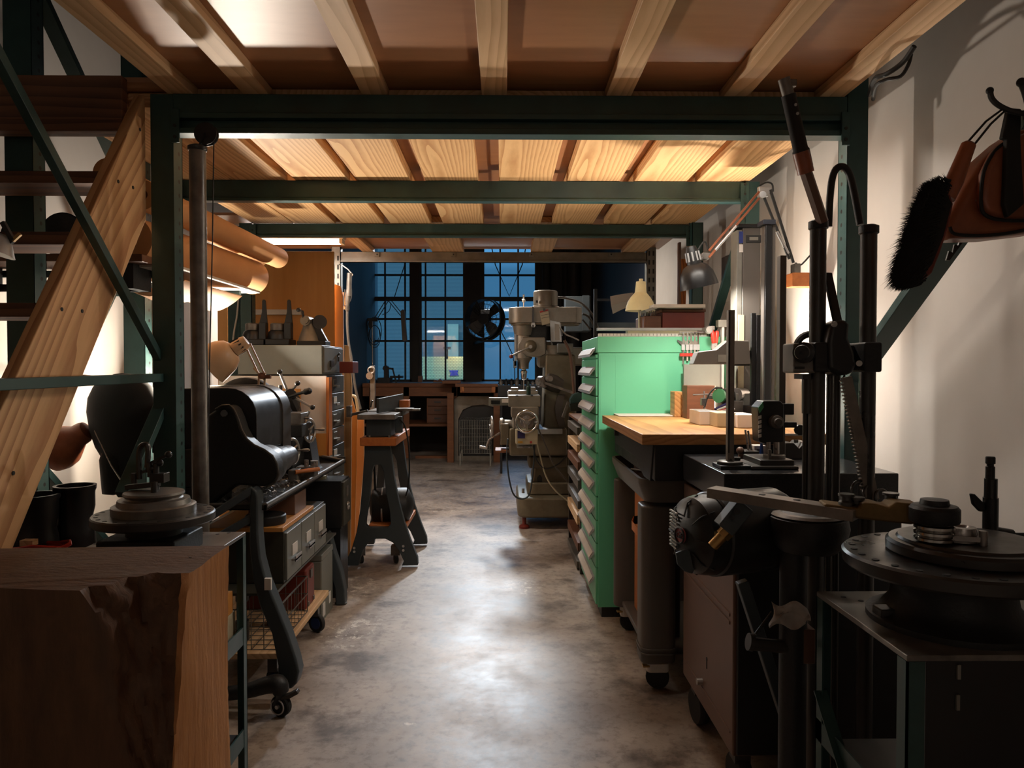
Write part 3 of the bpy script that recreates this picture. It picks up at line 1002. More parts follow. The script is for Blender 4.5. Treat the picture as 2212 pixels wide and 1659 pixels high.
# ================================================================ rough timber block, very near
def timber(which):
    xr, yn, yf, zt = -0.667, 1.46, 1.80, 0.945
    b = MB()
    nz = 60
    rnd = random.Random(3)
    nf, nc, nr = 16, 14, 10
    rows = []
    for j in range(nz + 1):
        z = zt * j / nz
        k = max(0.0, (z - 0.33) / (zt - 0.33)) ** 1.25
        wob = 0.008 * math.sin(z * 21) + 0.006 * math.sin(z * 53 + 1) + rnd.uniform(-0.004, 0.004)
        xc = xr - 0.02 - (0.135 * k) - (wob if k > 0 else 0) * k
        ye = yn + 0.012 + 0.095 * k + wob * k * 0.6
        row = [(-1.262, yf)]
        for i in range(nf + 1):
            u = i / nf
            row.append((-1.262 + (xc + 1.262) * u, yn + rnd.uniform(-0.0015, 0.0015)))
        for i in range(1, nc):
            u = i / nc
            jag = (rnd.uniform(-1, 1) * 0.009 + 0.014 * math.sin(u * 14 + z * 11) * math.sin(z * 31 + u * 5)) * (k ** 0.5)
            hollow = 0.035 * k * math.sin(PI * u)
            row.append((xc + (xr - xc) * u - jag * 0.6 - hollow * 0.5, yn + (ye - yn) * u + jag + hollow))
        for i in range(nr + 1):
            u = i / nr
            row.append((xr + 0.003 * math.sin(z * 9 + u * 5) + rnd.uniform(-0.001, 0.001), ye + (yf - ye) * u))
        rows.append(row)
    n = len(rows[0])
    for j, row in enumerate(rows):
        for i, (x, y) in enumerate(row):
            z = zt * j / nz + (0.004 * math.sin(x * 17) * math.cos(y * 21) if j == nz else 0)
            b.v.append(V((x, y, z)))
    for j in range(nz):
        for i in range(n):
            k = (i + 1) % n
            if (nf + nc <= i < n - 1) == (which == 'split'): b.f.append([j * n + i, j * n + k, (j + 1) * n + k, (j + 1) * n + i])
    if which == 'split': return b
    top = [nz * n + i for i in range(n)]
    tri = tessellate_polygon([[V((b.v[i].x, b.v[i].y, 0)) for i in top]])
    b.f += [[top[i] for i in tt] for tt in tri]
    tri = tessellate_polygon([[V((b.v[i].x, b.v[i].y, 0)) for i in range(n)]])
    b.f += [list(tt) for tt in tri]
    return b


t = thing('timber_block', 'huge rough sawn timber block with a split corner, closest to the viewer', 'timber block', (-0.98, 1.63, 0))
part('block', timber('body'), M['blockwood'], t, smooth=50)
part('aisle_face', timber('split'), M['facewood'], t, smooth=50)  # aisle side paler and more orange than the rest
part('staple', MB().tube([at(388, 1208, 1.70), at(398, 1203, 1.72), at(412, 1206, 1.70)], 0.003, 6), M['dark'], t)
part('knot', MB().sph((-0.667, 1.72, 0.36), (0.012, 0.03, 0.035)), M['blockwood'], t)

# ================================================================ machine stand beyond it
t = thing('machine_stand', 'green angle iron machine stand with a grey drilled top behind the timber block', 'stand', (-1.03, 2.15, 0))
zt = 0.85
part('top_plate', MB().bx(-1.235, -0.83, 1.86, 2.40, zt - 0.012, zt), M['worn'], t, 0.003)
for px, py in ((205, 1175), (217, 1174), (425, 1153), (437, 1152), (470, 1154), (494, 1151)):
    p = onz(px, py, zt)
    part('bolt_hole', MB().cyl(p, p + V((0, 0, 0.0008)), 0.006, n=12), M['ink'], t)
for x, s in ((-0.83, -1), (-1.235, 1)):
    for y, q in ((2.40, -1), (1.87, 1)):
        part('leg', MB().bx(x, x + s * 0.03, y, y + q * 0.004, 0.0, zt - 0.012).bx(x, x + s * 0.004, y, y + q * 0.03, 0.0, zt - 0.012), M['teal'], t)
for z in (0.52, 0.19):
    for x in (-0.834, -1.231): part('shelf_rail', MB().bx(x - 0.003, x + 0.003, 1.87, 2.40, z - 0.028, z + 0.028), M['teal'], t)
    part('shelf', MB().bx(-1.225, -0.84, 1.88, 2.39, z - 0.006, z), M['dark'], t)
t = thing('tin_can', 'pale lidded tin on the shelf of the green machine stand', 'tin', (-0.90, 2.2, 0.52))
part('body', MB().cyl((-0.90, 2.2, 0.521), (-0.90, 2.2, 0.665), 0.045, n=24), M['paper'], t)
part('lid', MB().cyl((-0.90, 2.2, 0.665), (-0.90, 2.2, 0.69), 0.046, n=24), M['redcase'], t)
solo('storage_box', MB().bx(-0.98, -0.86, 2.28, 2.38, 0.521, 0.60), M['cream'], 'small cream box beside the tin inside the green machine stand', 'box', bevel=0.003)
solo('wood_offcut', MB().bx(-0.90, -0.86, 2.3, 2.36, 0.601, 0.67), M['ply2'], 'little pale wood offcut standing on the cream box', 'wood block', bevel=0.002)

# rotary table with stepped face plate on the stand
cx = at(333, 1100, 2.13)
X0, Y0 = cx.x, cx.y
t = thing('rotary_table', 'dark rotary table with clamp levers on the stand behind the timber block', 'rotary table', (X0, Y0, zt))
part('base', MB().prism([(X0 - 0.115, Y0 - 0.10, zt), (X0 + 0.10, Y0 - 0.10, zt), (X0 + 0.10, Y0 + 0.10, zt), (X0 - 0.115, Y0 + 0.10, zt)], (0, 0, 0.055)), M['iron'], t, 0.006)
bb = MB()
for sx in (-0.10, 0.085): bb.bx(X0 + sx - 0.015, X0 + sx + 0.015, Y0 - 0.115, Y0 - 0.08, zt, zt + 0.04)
part('lug', bb, M['iron'], t, 0.003)
part('neck', MB().cyl((X0, Y0, zt + 0.05), (X0, Y0, zt + 0.092), 0.075, n=32), M['iron'], t)
zz = zt + 0.09
part('flange', MB().lathe((X0, Y0, zz), [(0.06, 0), (0.160, 0.0), (0.1635, 0.004), (0.1635, 0.022), (0.160, 0.026), (0.06, 0.026)], n=48), M['dark'], t)
for i in range(24):
    a = 2 * PI * i / 24
    part('bolt_hole', MB().cyl((X0 + 0.147 * math.cos(a), Y0 + 0.147 * math.sin(a), zz + 0.026), (X0 + 0.147 * math.cos(a), Y0 + 0.147 * math.sin(a), zz + 0.0268), 0.006, n=10), M['ink'], t)
part('face_plate', MB().lathe((X0, Y0, zz + 0.026), [(0.05, 0), (0.112, 0), (0.112, 0.022), (0.106, 0.025), (0.098, 0.026), (0.095, 0.04), (0.078, 0.042), (0.074, 0.046), (0.078, 0.05), (0.082, 0.054), (0.080, 0.060), (0.0, 0.061)], n=48), M['worn'], t)
zc = zz + 0.087
part('pin', MB().cyl((X0 + 0.01, Y0 - 0.02, zc), (X0 + 0.01, Y0 - 0.02, zc + 0.03), 0.009, n=14), M['dark'], t)
def P2(px, py, Y=2.16): return at(px, py, Y)
part('clamp_arm', MB().bar(P2(272, 1053), P2(345, 1045), 0.018, 0.014).cyl(P2(337, 1060), P2(337, 1000), 0.009, n=12).bx(P2(318, 0).x, P2(350, 0).x, 2.14, 2.18, P2(0, 1042).z, P2(0, 1022).z), M['dark'], t, 0.002)
for a, b in (((290, 1026), (330, 1012)), ((322, 1002), (364, 982)), ((325, 1012), (345, 1000))):
    h = part('clamp_lever', MB().bar(P2(*a), P2(*b), 0.008, 0.008).cyl(P2(a[0], a[1] + 18), P2(a[0], a[1] - 4), 0.009, n=12), M['dark'], t)
    part('ball', MB().sph(P2(*b), 0.0105), M['black'], h)
part('handle_post', MB().tube([P2(302, 1035), P2(300, 985), P2(304, 965), P2(314, 960), P2(320, 968), P2(318, 1010)], 0.008, 8, smooth=4), M['dark'], t)

# tall pipe with a pulley
px_, py_ = at(430, 700, 2.55).x, 2.55
t = thing('pipe_mast', 'tall worn steel pipe with a pulley on top beside the front post', 'pipe mast', (px_, py_, 0))
zt2 = at(430, 320, 2.55).z
part('pipe', MB().cyl((px_, py_, 0), (px_, py_, zt2), 0.0275, n=28), M['worn'], t)
part('cap', MB().lathe((px_, py_, zt2 - 0.01), [(0.029, 0), (0.032, 0.004), (0.032, 0.014), (0.02, 0.02), (0.0, 0.02)], n=28), M['dark'], t)
c = at(446, 290, 2.55)
part('pulley', MB().lathe(c + V((0, -0.012, 0)), [(0.008, 0), (0.038, 0), (0.038, 0.004), (0.031, 0.010), (0.031, 0.014), (0.038, 0.020), (0.038, 0.024), (0.008, 0.024)], (0, 1, 0), 28), M['iron'], t)
part('fork', MB().bar(at(431, 318, 2.535), c + V((0, -0.016, 0)), 0.014, 0.004).bar(at(431, 318, 2.565), c + V((0, 0.016, 0)), 0.014, 0.004), M['iron'], t)
part('cord', MB().tube([at(462, 300, 2.55), at(459, 520, 2.55), at(452, 820, 2.55), at(448, 1000, 2.55)], 0.0022, 6), M['ink'], t)

# ================================================================ rolls of brown paper in the loft shelf
t = thing('loft_shelf', 'thin white shelf board under the paper rolls behind the front post', 'shelf', (-1.6, 3.6, 1.73))
zs = at(350, 588, 3.3).z
part('board', MB().bx(-1.69, -1.33, 3.05, 4.1, zs - 0.012, zs), M['paper'], t, 0.002)
part('bracket', MB().bx(-2.15, -1.4, 3.16, 3.19, zs - 0.04, zs - 0.012).bx(-2.15, -1.4, 3.97, 4.0, zs - 0.04, zs - 0.012), M['teal'], t)
def roll(p0, p1, r, lab, ir=0.35):
    p0, p1 = V(p0), V(p1)
    L = (p1 - p0).length
    b = MB().lathe(p0, [(r * ir, 0.0), (r, 0.0), (r * 1.01, L * 0.4), (r, L), (r * 0.93, L + 0.012), (r * ir, L), (r * ir, 0)], p1 - p0, 32, cap=False)
    q = V(p1) + V((0, 0, 0))
    ax = (p1 - p0).normalized()
    a, bb, d = frame_of(ax)
    e = thing('paper_roll', lab, 'paper roll', tuple(p0), group='tan paper rolls on the loft shelf')
    part('roll', b, M['paperroll'], e)
    edge = [p1 + d * 0.004 + a * math.cos(s) * (r * (0.4 + 0.09 * s / 1.0)) + bb * math.sin(s) * (r * (0.4 + 0.09 * s / 1.0)) for s in [i * 0.3 for i in range(22)]]
    part('wound_edge', MB().tube(edge, 0.004, 6), M['paperroll'], e)
    return e
roll((-1.52, 3.05, zs + 0.1), (at(545, 625, 4.3).x, 4.3, zs + 0.0995), 0.097, 'thick tan paper roll lying lowest on the white loft shelf')
roll((-1.44, 3.0, zs + 0.27), (at(598, 577, 4.5).x + 0.01, 4.5, zs + 0.24), 0.060, 'slim tan paper roll reaching furthest into the room over the thick one')
roll((-1.58, 3.0, zs + 0.36), (at(560, 556, 4.7).x, 4.7, at(560, 556, 4.7).z), 0.058, 'pale tan paper roll topmost of the pile')
# sagging sheet of paper under the shelf
gsh = []
for j in range(8):
    y = 3.2 + 0.1 * j
    row = []
    for i in range(9):
        u = i / 8
        row.append((-1.66 + 0.3 * u, y, zs - 0.045 - 0.085 * math.sin(PI * u) * (0.8 + 0.2 * math.sin(j))))
    gsh.append(row)
solo('paper_sheet', MB().plate(gsh, (0, 0, -0.003)), M['paperroll'], 'sagging tan paper sheet slung below the white loft shelf', 'paper', smooth=60)

# ================================================================ plywood sheets behind the file cabinet
solo('plywood_sheet', MB().bx(at(545, 700, 5.45).x, at(722, 700, 5.45).x, 5.45, 5.47, 0.0, at(640, 543, 5.45).z), M['ply2'], 'tall golden plywood sheet standing upright behind the grey file cabinet', 'plywood sheet', bevel=0.002)
solo('plywood_sheet', MB().bx(-2.10, at(492, 700, 5.5).x, 5.5, 5.52, 0.0, at(470, 640, 5.5).z + 0.2), M['ply2'], 'darker plywood sheet behind the cream lathe lamp', 'plywood sheet', bevel=0.002)
t = thing('rack_upright', 'teal rack post between the two plywood sheets', 'rack upright', (at(505, 700, 5.44).x, 5.36, 0))
part('post', MB().bx(at(492, 700, 5.36).x, at(520, 700, 5.36).x, 5.36, 5.43, 0, 2.40), M['teal'], t, 0.002)
solo('wire_cable', MB().tube([at(515, 640, 5.34), at(512, 680, 5.34), at(505, 720, 5.33), at(500, 770, 5.33)], 0.006, 6, smooth=4), M['paper'], 'white cable hanging beside the teal post at the plywood', 'cable')
solo('wood_strip', MB().bx(at(522, 0, 5.43).x, at(650, 670, 5.43).x, 5.42, 5.449, at(0, 679, 5.43).z, at(0, 668, 5.43).z), M['paper'], 'pale wooden strip lying across the golden plywood sheet', 'strip')
solo('wood_strip', MB().bx(at(520, 0, 5.4).x, at(526, 0, 5.4).x, 5.40, 5.449, 1.2, at(0, 645, 5.4).z), M['silverpaint'], 'pale upright strip at the edge of the golden plywood sheet', 'strip')

# ================================================================ file cabinet stack
FX = -1.11
FY0, FY1 = 4.66, 5.22
FZ = 1.338
t = thing('file_cabinet', 'tall dark grey card file cabinet with a column of small drawers', 'file cabinet', (FX - 0.33, (FY0 + FY1) / 2, 0))
part('body', MB().bx(FX - 0.555, FX - 0.012, FY0, FY1, 0.05, FZ).bx(FX - 0.54, FX - 0.03, FY0 + 0.02, FY1 - 0.02, 0, 0.05), M['filegrey'], t, 0.003)
nd = 11
dh = (FZ - 0.06) / nd
for k in range(nd):
    z0 = 0.055 + k * dh
    d = part('drawer', MB().bx(FX - 0.03, FX, FY0 + 0.012, FY1 - 0.012, z0 + 0.004, z0 + dh - 0.004), M['filegrey'], t, 0.003)
    zc, yc = z0 + dh * 0.55, (FY0 + FY1) / 2 - 0.02
    h = MB().bx(FX, FX + 0.004, yc - 0.05, yc + 0.05, zc - 0.022, zc + 0.026)
    h.bx(FX + 0.004, FX + 0.024, yc - 0.045, yc + 0.045, zc - 0.022, zc - 0.016).bx(FX + 0.02, FX + 0.026, yc - 0.045, yc + 0.045, zc - 0.03, zc - 0.014)
    hp = part('handle', h, M['silverpaint'], d, 0.001)
    part('label_card', MB().bx(FX + 0.004, FX + 0.0055, yc - 0.042, yc + 0.042, zc - 0.008, zc + 0.022), M['filegrey'] if k % 3 else M['card'], hp)
# boards leaning against the cabinet's near side
solo('plywood_board', MB().bx(at(468, 0, 4.62).x, at(702, 0, 4.62).x, 4.60, 4.618, 0.62, at(600, 812, 4.62).z), M['paper'], 'pale pinkish board leaning on the file cabinet behind the lathe', 'board', bevel=0.002)
solo('plywood_board', MB().bx(at(470, 0, 4.55).x, at(642, 0, 4.55).x, 4.565, 4.58, 0.62, at(600, 840, 4.55).z), M['ply2'], 'golden ply board in front of the pinkish board behind the tool post', 'board', bevel=0.002)
solo('plywood_board', MB().bx(at(668, 0, 4.55).x, at(703, 0, 4.55).x, 4.565, 4.58, at(680, 985, 4.55).z, at(680, 937, 4.55).z), M['ply2'], 'small golden board with an orange edge by the carriage handwheel', 'board', bevel=0.002)
solo('wood_strip', MB().bx(at(703, 0, 4.6).x, at(709, 0, 4.6).x, 4.56, 4.65, at(0, 985, 4.6).z, at(0, 815, 4.6).z), M['orangewood'], 'thin orange wooden strip on the corner of the file cabinet', 'strip')
t = thing('tool_box', 'flat grey steel box lying on the file cabinet', 'box', (FX - 0.35, 4.94, FZ))
gx0 = at(507, 0, 4.62).x
gz = at(600, 745, 4.62).z
part('body', MB().bx(gx0, FX - 0.01, 4.62, 5.2, FZ + 0.001, gz), M['greybox'], t, 0.004)
d = part('door', MB().bx(FX - 0.012, FX, 4.64, 5.18, FZ + 0.012, gz - 0.01), M['greybox'], t, 0.003)
part('latch', MB().bx(FX, FX + 0.01, 4.78, 4.86, FZ + 0.05, FZ + 0.09), M['dark'], d)

# black lever presses and a grinder fixture on the box
def lever_press(px, lab):
    Y = 4.85
    b0 = at(px, 742, Y)
    b0.z = gz + 0.001
    t = thing('lever_press', lab, 'press', tuple(b0), group='black lever presses on the grey box')
    x, y, z = b0
    part('base', MB().prism([(x - 0.078, y - 0.08, z), (x + 0.078, y - 0.08, z), (x + 0.08, y + 0.08, z), (x - 0.08, y + 0.08, z)], (0, 0, 0.042)), M['black'], t, 0.008)
    part('body', MB().lathe((x - 0.02, y, z + 0.04), [(0.062, 0), (0.06, 0.03), (0.055, 0.05), (0.045, 0.058), (0.0, 0.058)], n=24), M['black'], t)
    part('cap', MB().lathe((x - 0.02, y, z + 0.095), [(0.036, 0), (0.044, 0.006), (0.044, 0.046), (0.036, 0.052), (0, 0.052)], n=24), M['worn'], t)
    part('bracket', MB().bx(x + 0.03, x + 0.075, y - 0.03, y + 0.03, z + 0.04, z + 0.15), M['black'], t, 0.004)
    part('lever', MB().prism([(x + 0.02, y - 0.006, z + 0.12), (x + 0.075, y - 0.006, z + 0.10), (x + 0.078, y - 0.006, z + 0.15), (x + 0.068, y - 0.006, z + 0.29), (x + 0.062, y - 0.006, z + 0.30), (x + 0.05, y - 0.006, z + 0.30), (x + 0.046, y - 0.006, z + 0.29), (x + 0.044, y - 0.006, z + 0.22)], (0, 0.014, 0)), M['black'], t, 0.002)
lever_press(552, 'black lever press with a glass knob, the one nearer the plywood edge strip')
lever_press(606, 'black lever press beside the silver grinding fixture')
b0 = at(672, 742, 4.85)
x, y, z = b0.x, b0.y, gz + 0.001
t = thing('indexing_head', 'silver indexing head with a crank on the grey box beside the black presses', 'indexing head', (x, y, z))
part('base', MB().bx(x - 0.075, x + 0.11, y - 0.07, y + 0.07, z, z + 0.03), M['iron'], t, 0.005)
part('column', MB().lathe((x - 0.012, y, z + 0.03), [(0.07, 0), (0.062, 0.03), (0.04, 0.09), (0.034, 0.12), (0, 0.12)], n=24), M['mill'], t)
part('spindle', MB().cyl((x - 0.02, y - 0.07, z + 0.16), (x - 0.02, y + 0.06, z + 0.16), 0.032, n=24).cyl((x - 0.02, y - 0.08, z + 0.16), (x - 0.02, y - 0.07, z + 0.16), 0.022, n=20), M['mill'], t)
part('wheel', MB().lathe((x + 0.06, y - 0.01, z + 0.155), [(0.02, -0.012), (0.045, -0.012), (0.045, 0.012), (0.02, 0.012)], (0.3, -1, 0), 28), M['dark'], t)
part('arm', MB().prism([(x - 0.0, y - 0.02, z + 0.17), (x + 0.03, y - 0.02, z + 0.18), (x + 0.11, y - 0.02, z + 0.03), (x + 0.02, y - 0.02, z + 0.03)], (0, 0.04, 0)), M['iron'], t, 0.004)
part('crank', MB().tube([(x - 0.03, y - 0.06, z + 0.16), (x - 0.035, y - 0.075, z + 0.22), (x - 0.055, y - 0.075, z + 0.225)], 0.008, 8).sph((x - 0.06, y - 0.075, z + 0.228), 0.014), M['dark'], t)

# ================================================================ long boards standing past the cabinet, flex-shaft grinder
def board(pts_px, Y, th, m, lab, x_off=0.0):
    b = MB().pprism(pts_px, Y, Y + th)
    lo = min(p.z for p in b.v)
    for p in b.v:
        if abs(p.z - lo) < 0.03: p.z = 0.002
    return solo('board', b, m, lab, 'board', 'boards standing past the file cabinet', 0.002)
board([(719, 612), (736, 618), (741, 640), (745, 1180), (722, 1180)], 5.50, 0.02, M['paperroll'], 'broad tan sheet curling upright at the end of the plywood')
board([(744, 745), (753, 747), (760, 830), (757, 1210), (742, 1210)], 5.40, 0.02, M['pinez'], 'pale board standing just past the file cabinet drawers')
board([(757, 850), (772, 900), (766, 1195), (755, 1195)], 5.62, 0.02, M['ply2'], 'narrow golden board behind the pale one')
board([(770, 900), (786, 905), (786, 1000), (770, 1190), (762, 1190)], 5.75, 0.02, M['paperroll'], 'thin tan board closest to the jointer stand')
b0 = at(747, 792, 5.3)
t = thing('small_shelf_block', 'dark red-brown block sticking out beside the grey steel box', 'block', (b0.x, 5.1, 1.4))
part('block', MB().px(733, 781, 762, 806, 4.95, 5.14), M['redcase'], t, 0.003)
part('hook', MB().tube([at(731, 781, 5.0), at(731, 771, 5.0), at(729, 768, 5.0), at(734, 763, 5.0)], 0.006), M['ink'], t)
t = thing('flex_shaft_tool', 'flexible shaft grinder hanging beside the slotted upright', 'grinder', tuple(at(752, 690, 6.28)))
Y = 6.28
part('sheath', MB().tube([at(750, 668, Y), at(750, 700, Y), at(753, 740, Y), at(760, 780, Y), at(768, 840, Y), at(779, 884, Y)], 0.011, 10, smooth=5), M['greyplastic'], t)
part('handpiece', MB().lathe(at(750, 672, Y), [(0.014, 0), (0.02, 0.02), (0.014, 0.06), (0.022, 0.08), (0.02, 0.17), (0.012, 0.2)], (0.05, 0, 1), 16), M['worn'], t)
part('hook', MB().tube([at(733, 571, 6.338), at(738, 572, Y), at(752, 582, Y), at(762, 594, Y), at(756, 600, Y)], 0.006, 6), M['steel'], t)
part('motor', MB().cyl(at(755, 590, Y), at(753, 640, Y), 0.022, n=16), M['worn'], t)
part('cable', MB().tube([at(745, 625, Y), at(743, 660, Y), at(757, 650, Y), at(759, 625, Y), at(752, 600, Y)], 0.005, 6, smooth=5), M['ink'], t)
solo('wood_block', MB().px(728, 631, 746, 668, 6.28, 6.339), M['orangeslab'], 'small orange wooden block by the hanging flexible grinder', 'block')

# ================================================================ things silhouetted against the bright wall
Y = 3.25
def PB(px, py, Y=3.3): return at(px, py, Y)
prof = [(880, 76, 275), (846, 73, 268)]
c = PB(270, 1065)
rows = [(1066, 16), (1050, 22), (1030, 27), (1000, 40), (965, 60), (930, 71), (890, 77), (860, 74), (835, 62), (818, 42), (808, 18)]
t = thing('leather_bellows', 'big black bulb-shaped bellows hanging against the bright wall', 'bellows', (PB(268, 0).x, 3.3, 0.9))
vs = []
b = MB()
pr = []
base = PB(268, 1066)
for py, hw in rows:
    pr.append((hw * 3.3 / F, PB(268, py).z - base.z))
b.lathe(base, [(0.0, 0)] + pr + [(0.0, pr[-1][1] + 0.005)], (0, 0, 1), 32)
for p in b.v: p.y = 3.3 + (p.y - 3.3) * 0.42
part('body', b, M['rubber'], t)
part('nozzle', MB().lathe(PB(245, 1065), [(0.0, -0.01), (0.045, 0), (0.05, 0.06), (0.055, 0.15), (0.04, 0.2), (0, 0.21)], (0, 0, 1), 20), M['rubber'], t)
part('strap', MB().tube([PB(204, 930, 3.2), PB(240, 1005, 3.2), PB(268, 1048, 3.2)], 0.003, 6), M['steel'], t)
part('knob', MB().sph(PB(324, 921, 3.15), 0.012), M['dark'], t)
t = thing('wall_peg', 'dark wooden peg holding the black bellows on the wall', 'peg', (PB(268, 0).x, 3.5, 1.30))
part('rod', MB().bar((PB(268, 0).x, 3.35, 1.31), (XL, 3.42, 1.36), 0.03, 0.03), M['brownwood'], t)
t = thing('gourd_float', 'brown gourd-shaped leather float hung behind the stair stringer', 'gourd', tuple(PB(150, 985)))
b = MB()
g0, g1 = PB(98, 985), PB(192, 927)
L = (g1 - g0).length
b.lathe(g0, [(0.0, 0), (0.09, 0.02), (0.1, 0.06), (0.095, 0.1), (0.07, 0.14), (0.05, 0.17), (0.048, 0.2), (0.042, L - 0.01), (0.02, L), (0, L)], g1 - g0, 24)
part('body', b, M['leather'], t)
part('cord', MB().tube([PB(198, 925), PB(206, 932), PB(215, 945)], 0.003, 6), M['ink'], t)
# brown-black pots on the low wall bench behind the stairs
t = thing('low_bench', 'low dark wooden bench behind the stairs carrying dark jars', 'bench', (-1.75, 2.52, 0))
zb = 0.735
part('top', MB().bx(-2.1, -1.37, 2.36, 2.68, zb - 0.035, zb), M['brownwood'], t, 0.003)
for x in (-2.06, -1.41):
    for y in (2.40, 2.64): part('leg', MB().bx(x - 0.025, x + 0.025, y - 0.025, y + 0.025, 0, zb - 0.035), M['brownwood'], t)
for px, r, h, lab in ((95, 0.074, 0.22, 'dark glazed jar on the low bench nearer the stairs'), (145, 0.064, 0.235, 'taller dark waisted jar on the low bench against the bright wall')):
    p = at(px, 1170, 2.55)
    p.y = 2.50 if px == 95 else 2.60
    t = thing('dark_jar', lab, 'jar', (p.x, p.y, zb))
    part('body', MB().lathe((p.x, p.y, zb + 0.001), [(r * 0.85, 0), (r, 0.03), (r * 0.96, h * 0.35), (r * 0.84, h * 0.52), (r * 0.98, h * 0.68), (r * 0.98, h * 0.9), (r * 1.06, h * 0.95), (r * 1.06, h), (r * 0.9, h), (r * 0.85, 0.03), (0, 0.03)], n=28), M['black'], t)
pts = []
for i in range(70):
    a = i * 0.5
    pts.append(V((at(72, 1195, 2.42).x + (0.11 + 0.012 * math.sin(i * 0.7)) * math.cos(a), 2.43 + 0.04 * math.sin(a), zb + 0.01 + 0.0009 * i + 0.006 * math.sin(i * 1.7))))
solo('air_hose', MB().tube(pts, 0.007, 6), M['red'], 'coiled red hose lying on the low bench beside the stair stringer', 'hose')
solo('wood_offcut', MB().px(42, 1168, 70, 1180, 2.40, 2.43), M['pine'], 'pale wood offcut stuck in the red hose coil', 'wood block')

# ================================================================ lathe
LX = -0.96
t = thing('metal_lathe', 'black cast iron metal lathe with star lever turret and two curved legs', 'lathe', (-1.2, 3.8, 0))
lathe = t
def PL(px, py, Y=3.05): return at(px, py, Y)
# chip pan
pz = 0.82
pan = MB().bx(-1.50, LX, 3.02, 4.54, pz - 0.02, pz - 0.012)
pan.bx(LX - 0.012, LX, 3.02, 4.54, pz - 0.02, pz + 0.004).bx(-1.50, -1.488, 3.02, 4.54, pz - 0.02, pz + 0.02).bx(-1.50, LX, 3.02, 3.03, pz - 0.02, pz + 0.002).bx(-1.50, LX, 4.53, 4.54, pz - 0.02, pz + 0.02)
part('chip_pan', pan, M['lathegrey'], t, 0.002)
part('pan_rim', MB().tube([(-1.5, 3.03, pz), (LX - 0.006, 3.03, pz), (LX - 0.006, 4.5, pz), (-1.1, 4.53, pz + 0.02)], 0.009, 8), M['worn'], t)
# bed
part('bed', MB().bx(-1.42, -1.16, 3.1, 4.52, pz + 0.06, pz + 0.22).bx(-1.38, -1.2, 3.1, 3.3, pz - 0.012, pz + 0.06).bx(-1.38, -1.2, 4.35, 4.55, pz - 0.012, pz + 0.06), M['lathegrey'], t, 0.006)
# headstock: big rounded drum, silver band, face plate
hY0, hY1 = 3.14, 3.62
hs = MB()
hcx, hcz = PL(492, 905, 3.14).x, PL(0, 905, 3.14).z
def dome(x0, x1, z0, z1, r):
    return [(x1, z0)] + [(x1, z1 - r)] + [(x1 - r + r * math.cos(a), z1 - r + r * math.sin(a)) for a in [PI / 2 * i / 6 for i in range(1, 7)]] + [(x0 + r - r * math.sin(a), z1 - r + r * math.cos(a)) for a in [PI / 2 * i / 6 for i in range(1, 6)]] + [(x0, z1 - r), (x0, z0)]
x0, x1 = -1.48, PL(548, 0, 3.14).x
z1 = PL(0, 838, 3.14).z
hs.prism([(x, hY0, z) for x, z in dome(x0, x1, pz + 0.2, z1, 0.12)], (0, hY1 - hY0, 0))
part('headstock', hs, M['black'], t, 0.004)
part('silver_band', MB().prism([(x, 3.5, z) for x, z in dome(x0 - 0.003, x1 + 0.005, pz + 0.1, z1 + 0.004, 0.12)], (0, 0.13, 0)), M['lathegrey'], t, 0.004)
p = V((-1.26, 3.64, z1 - 0.13))
part('face_plate', MB().lathe(p, [(0.03, 0), (0.165, 0.0), (0.168, 0.006), (0.168, 0.05), (0.16, 0.056), (0.03, 0.056)], (0, 1, 0), 40), M['iron'], t)
# gear guard: pot-bellied swing cover at the near end
gg = [(300, 1120), (300, 880), (449, 900), (466, 885), (480, 877), (495, 876), (505, 885), (514, 905), (521, 928), (532, 948), (548, 962), (570, 972), (588, 985), (598, 1003), (601, 1025), (594, 1042), (575, 1052), (508, 1048), (470, 1075), (452, 1110)]
gg = [(x if x > 440 else 440, y) for x, y in gg]
part('gear_guard', MB().pprism([(440, 1100), (440, 902)] + gg[3:18], 3.03, 3.13), M['iron'], t, 0.012)
part('guard_rib', MB().tube([PL(x, y, 3.025) for x, y in gg[3:17]], 0.006, 8), M['lathegrey'], t)
part('pivot', MB().cyl(PL(484, 893, 3.03), PL(484, 893, 3.015), 0.014, n=16), M['dark'], t)
part('motor_belly', MB().lathe(PL(560, 1010, 3.13), [(0.0, 0), (0.08, 0.0), (0.085, 0.12), (0.06, 0.2), (0.06, 0.3), (0.05, 0.32), (0.05, 0.42), (0.0, 0.42)], (0, 1, 0), 28), M['lathegrey'], t)
part('selector_handle', MB().cyl(PL(525, 930, 3.5), PL(575, 925, 3.5), 0.009, n=10).sph(PL(565, 925, 3.5), 0.014), M['black'], t)
# carriage, apron, tool post
CY = 4.0
def PC(px, py, Y=CY): return at(px, py, Y)
ap = MB().bx(-1.25, PC(640, 0).x, 3.88, 4.14, pz + 0.03, pz + 0.2)
part('apron', ap, M['iron'], t, 0.01)
part('saddle', MB().px(575, 917, 652, 945, 3.9, 4.15), M['iron'], t, 0.006)
part('cross_slide', MB().px(590, 893, 650, 918, 3.94, 4.1), M['worn'], t, 0.004)
part('tool_post', MB().px(590, 865, 620, 894, 3.96, 4.06).px(598, 845, 614, 866, 3.98, 4.04), M['iron'], t, 0.004)
part('tool_bolt', MB().cyl(PC(606, 850), PC(606, 832), 0.010, n=8).cyl(PC(606, 862), PC(606, 856), 0.018, n=8), M['dark'], t)
part('ball_handle', MB().tube([PC(588, 862), PC(589, 850), PC(589, 840)], 0.006).sph(PC(589, 845), 0.014), M['dark'], t)
hub = PC(624, 852, 3.93)
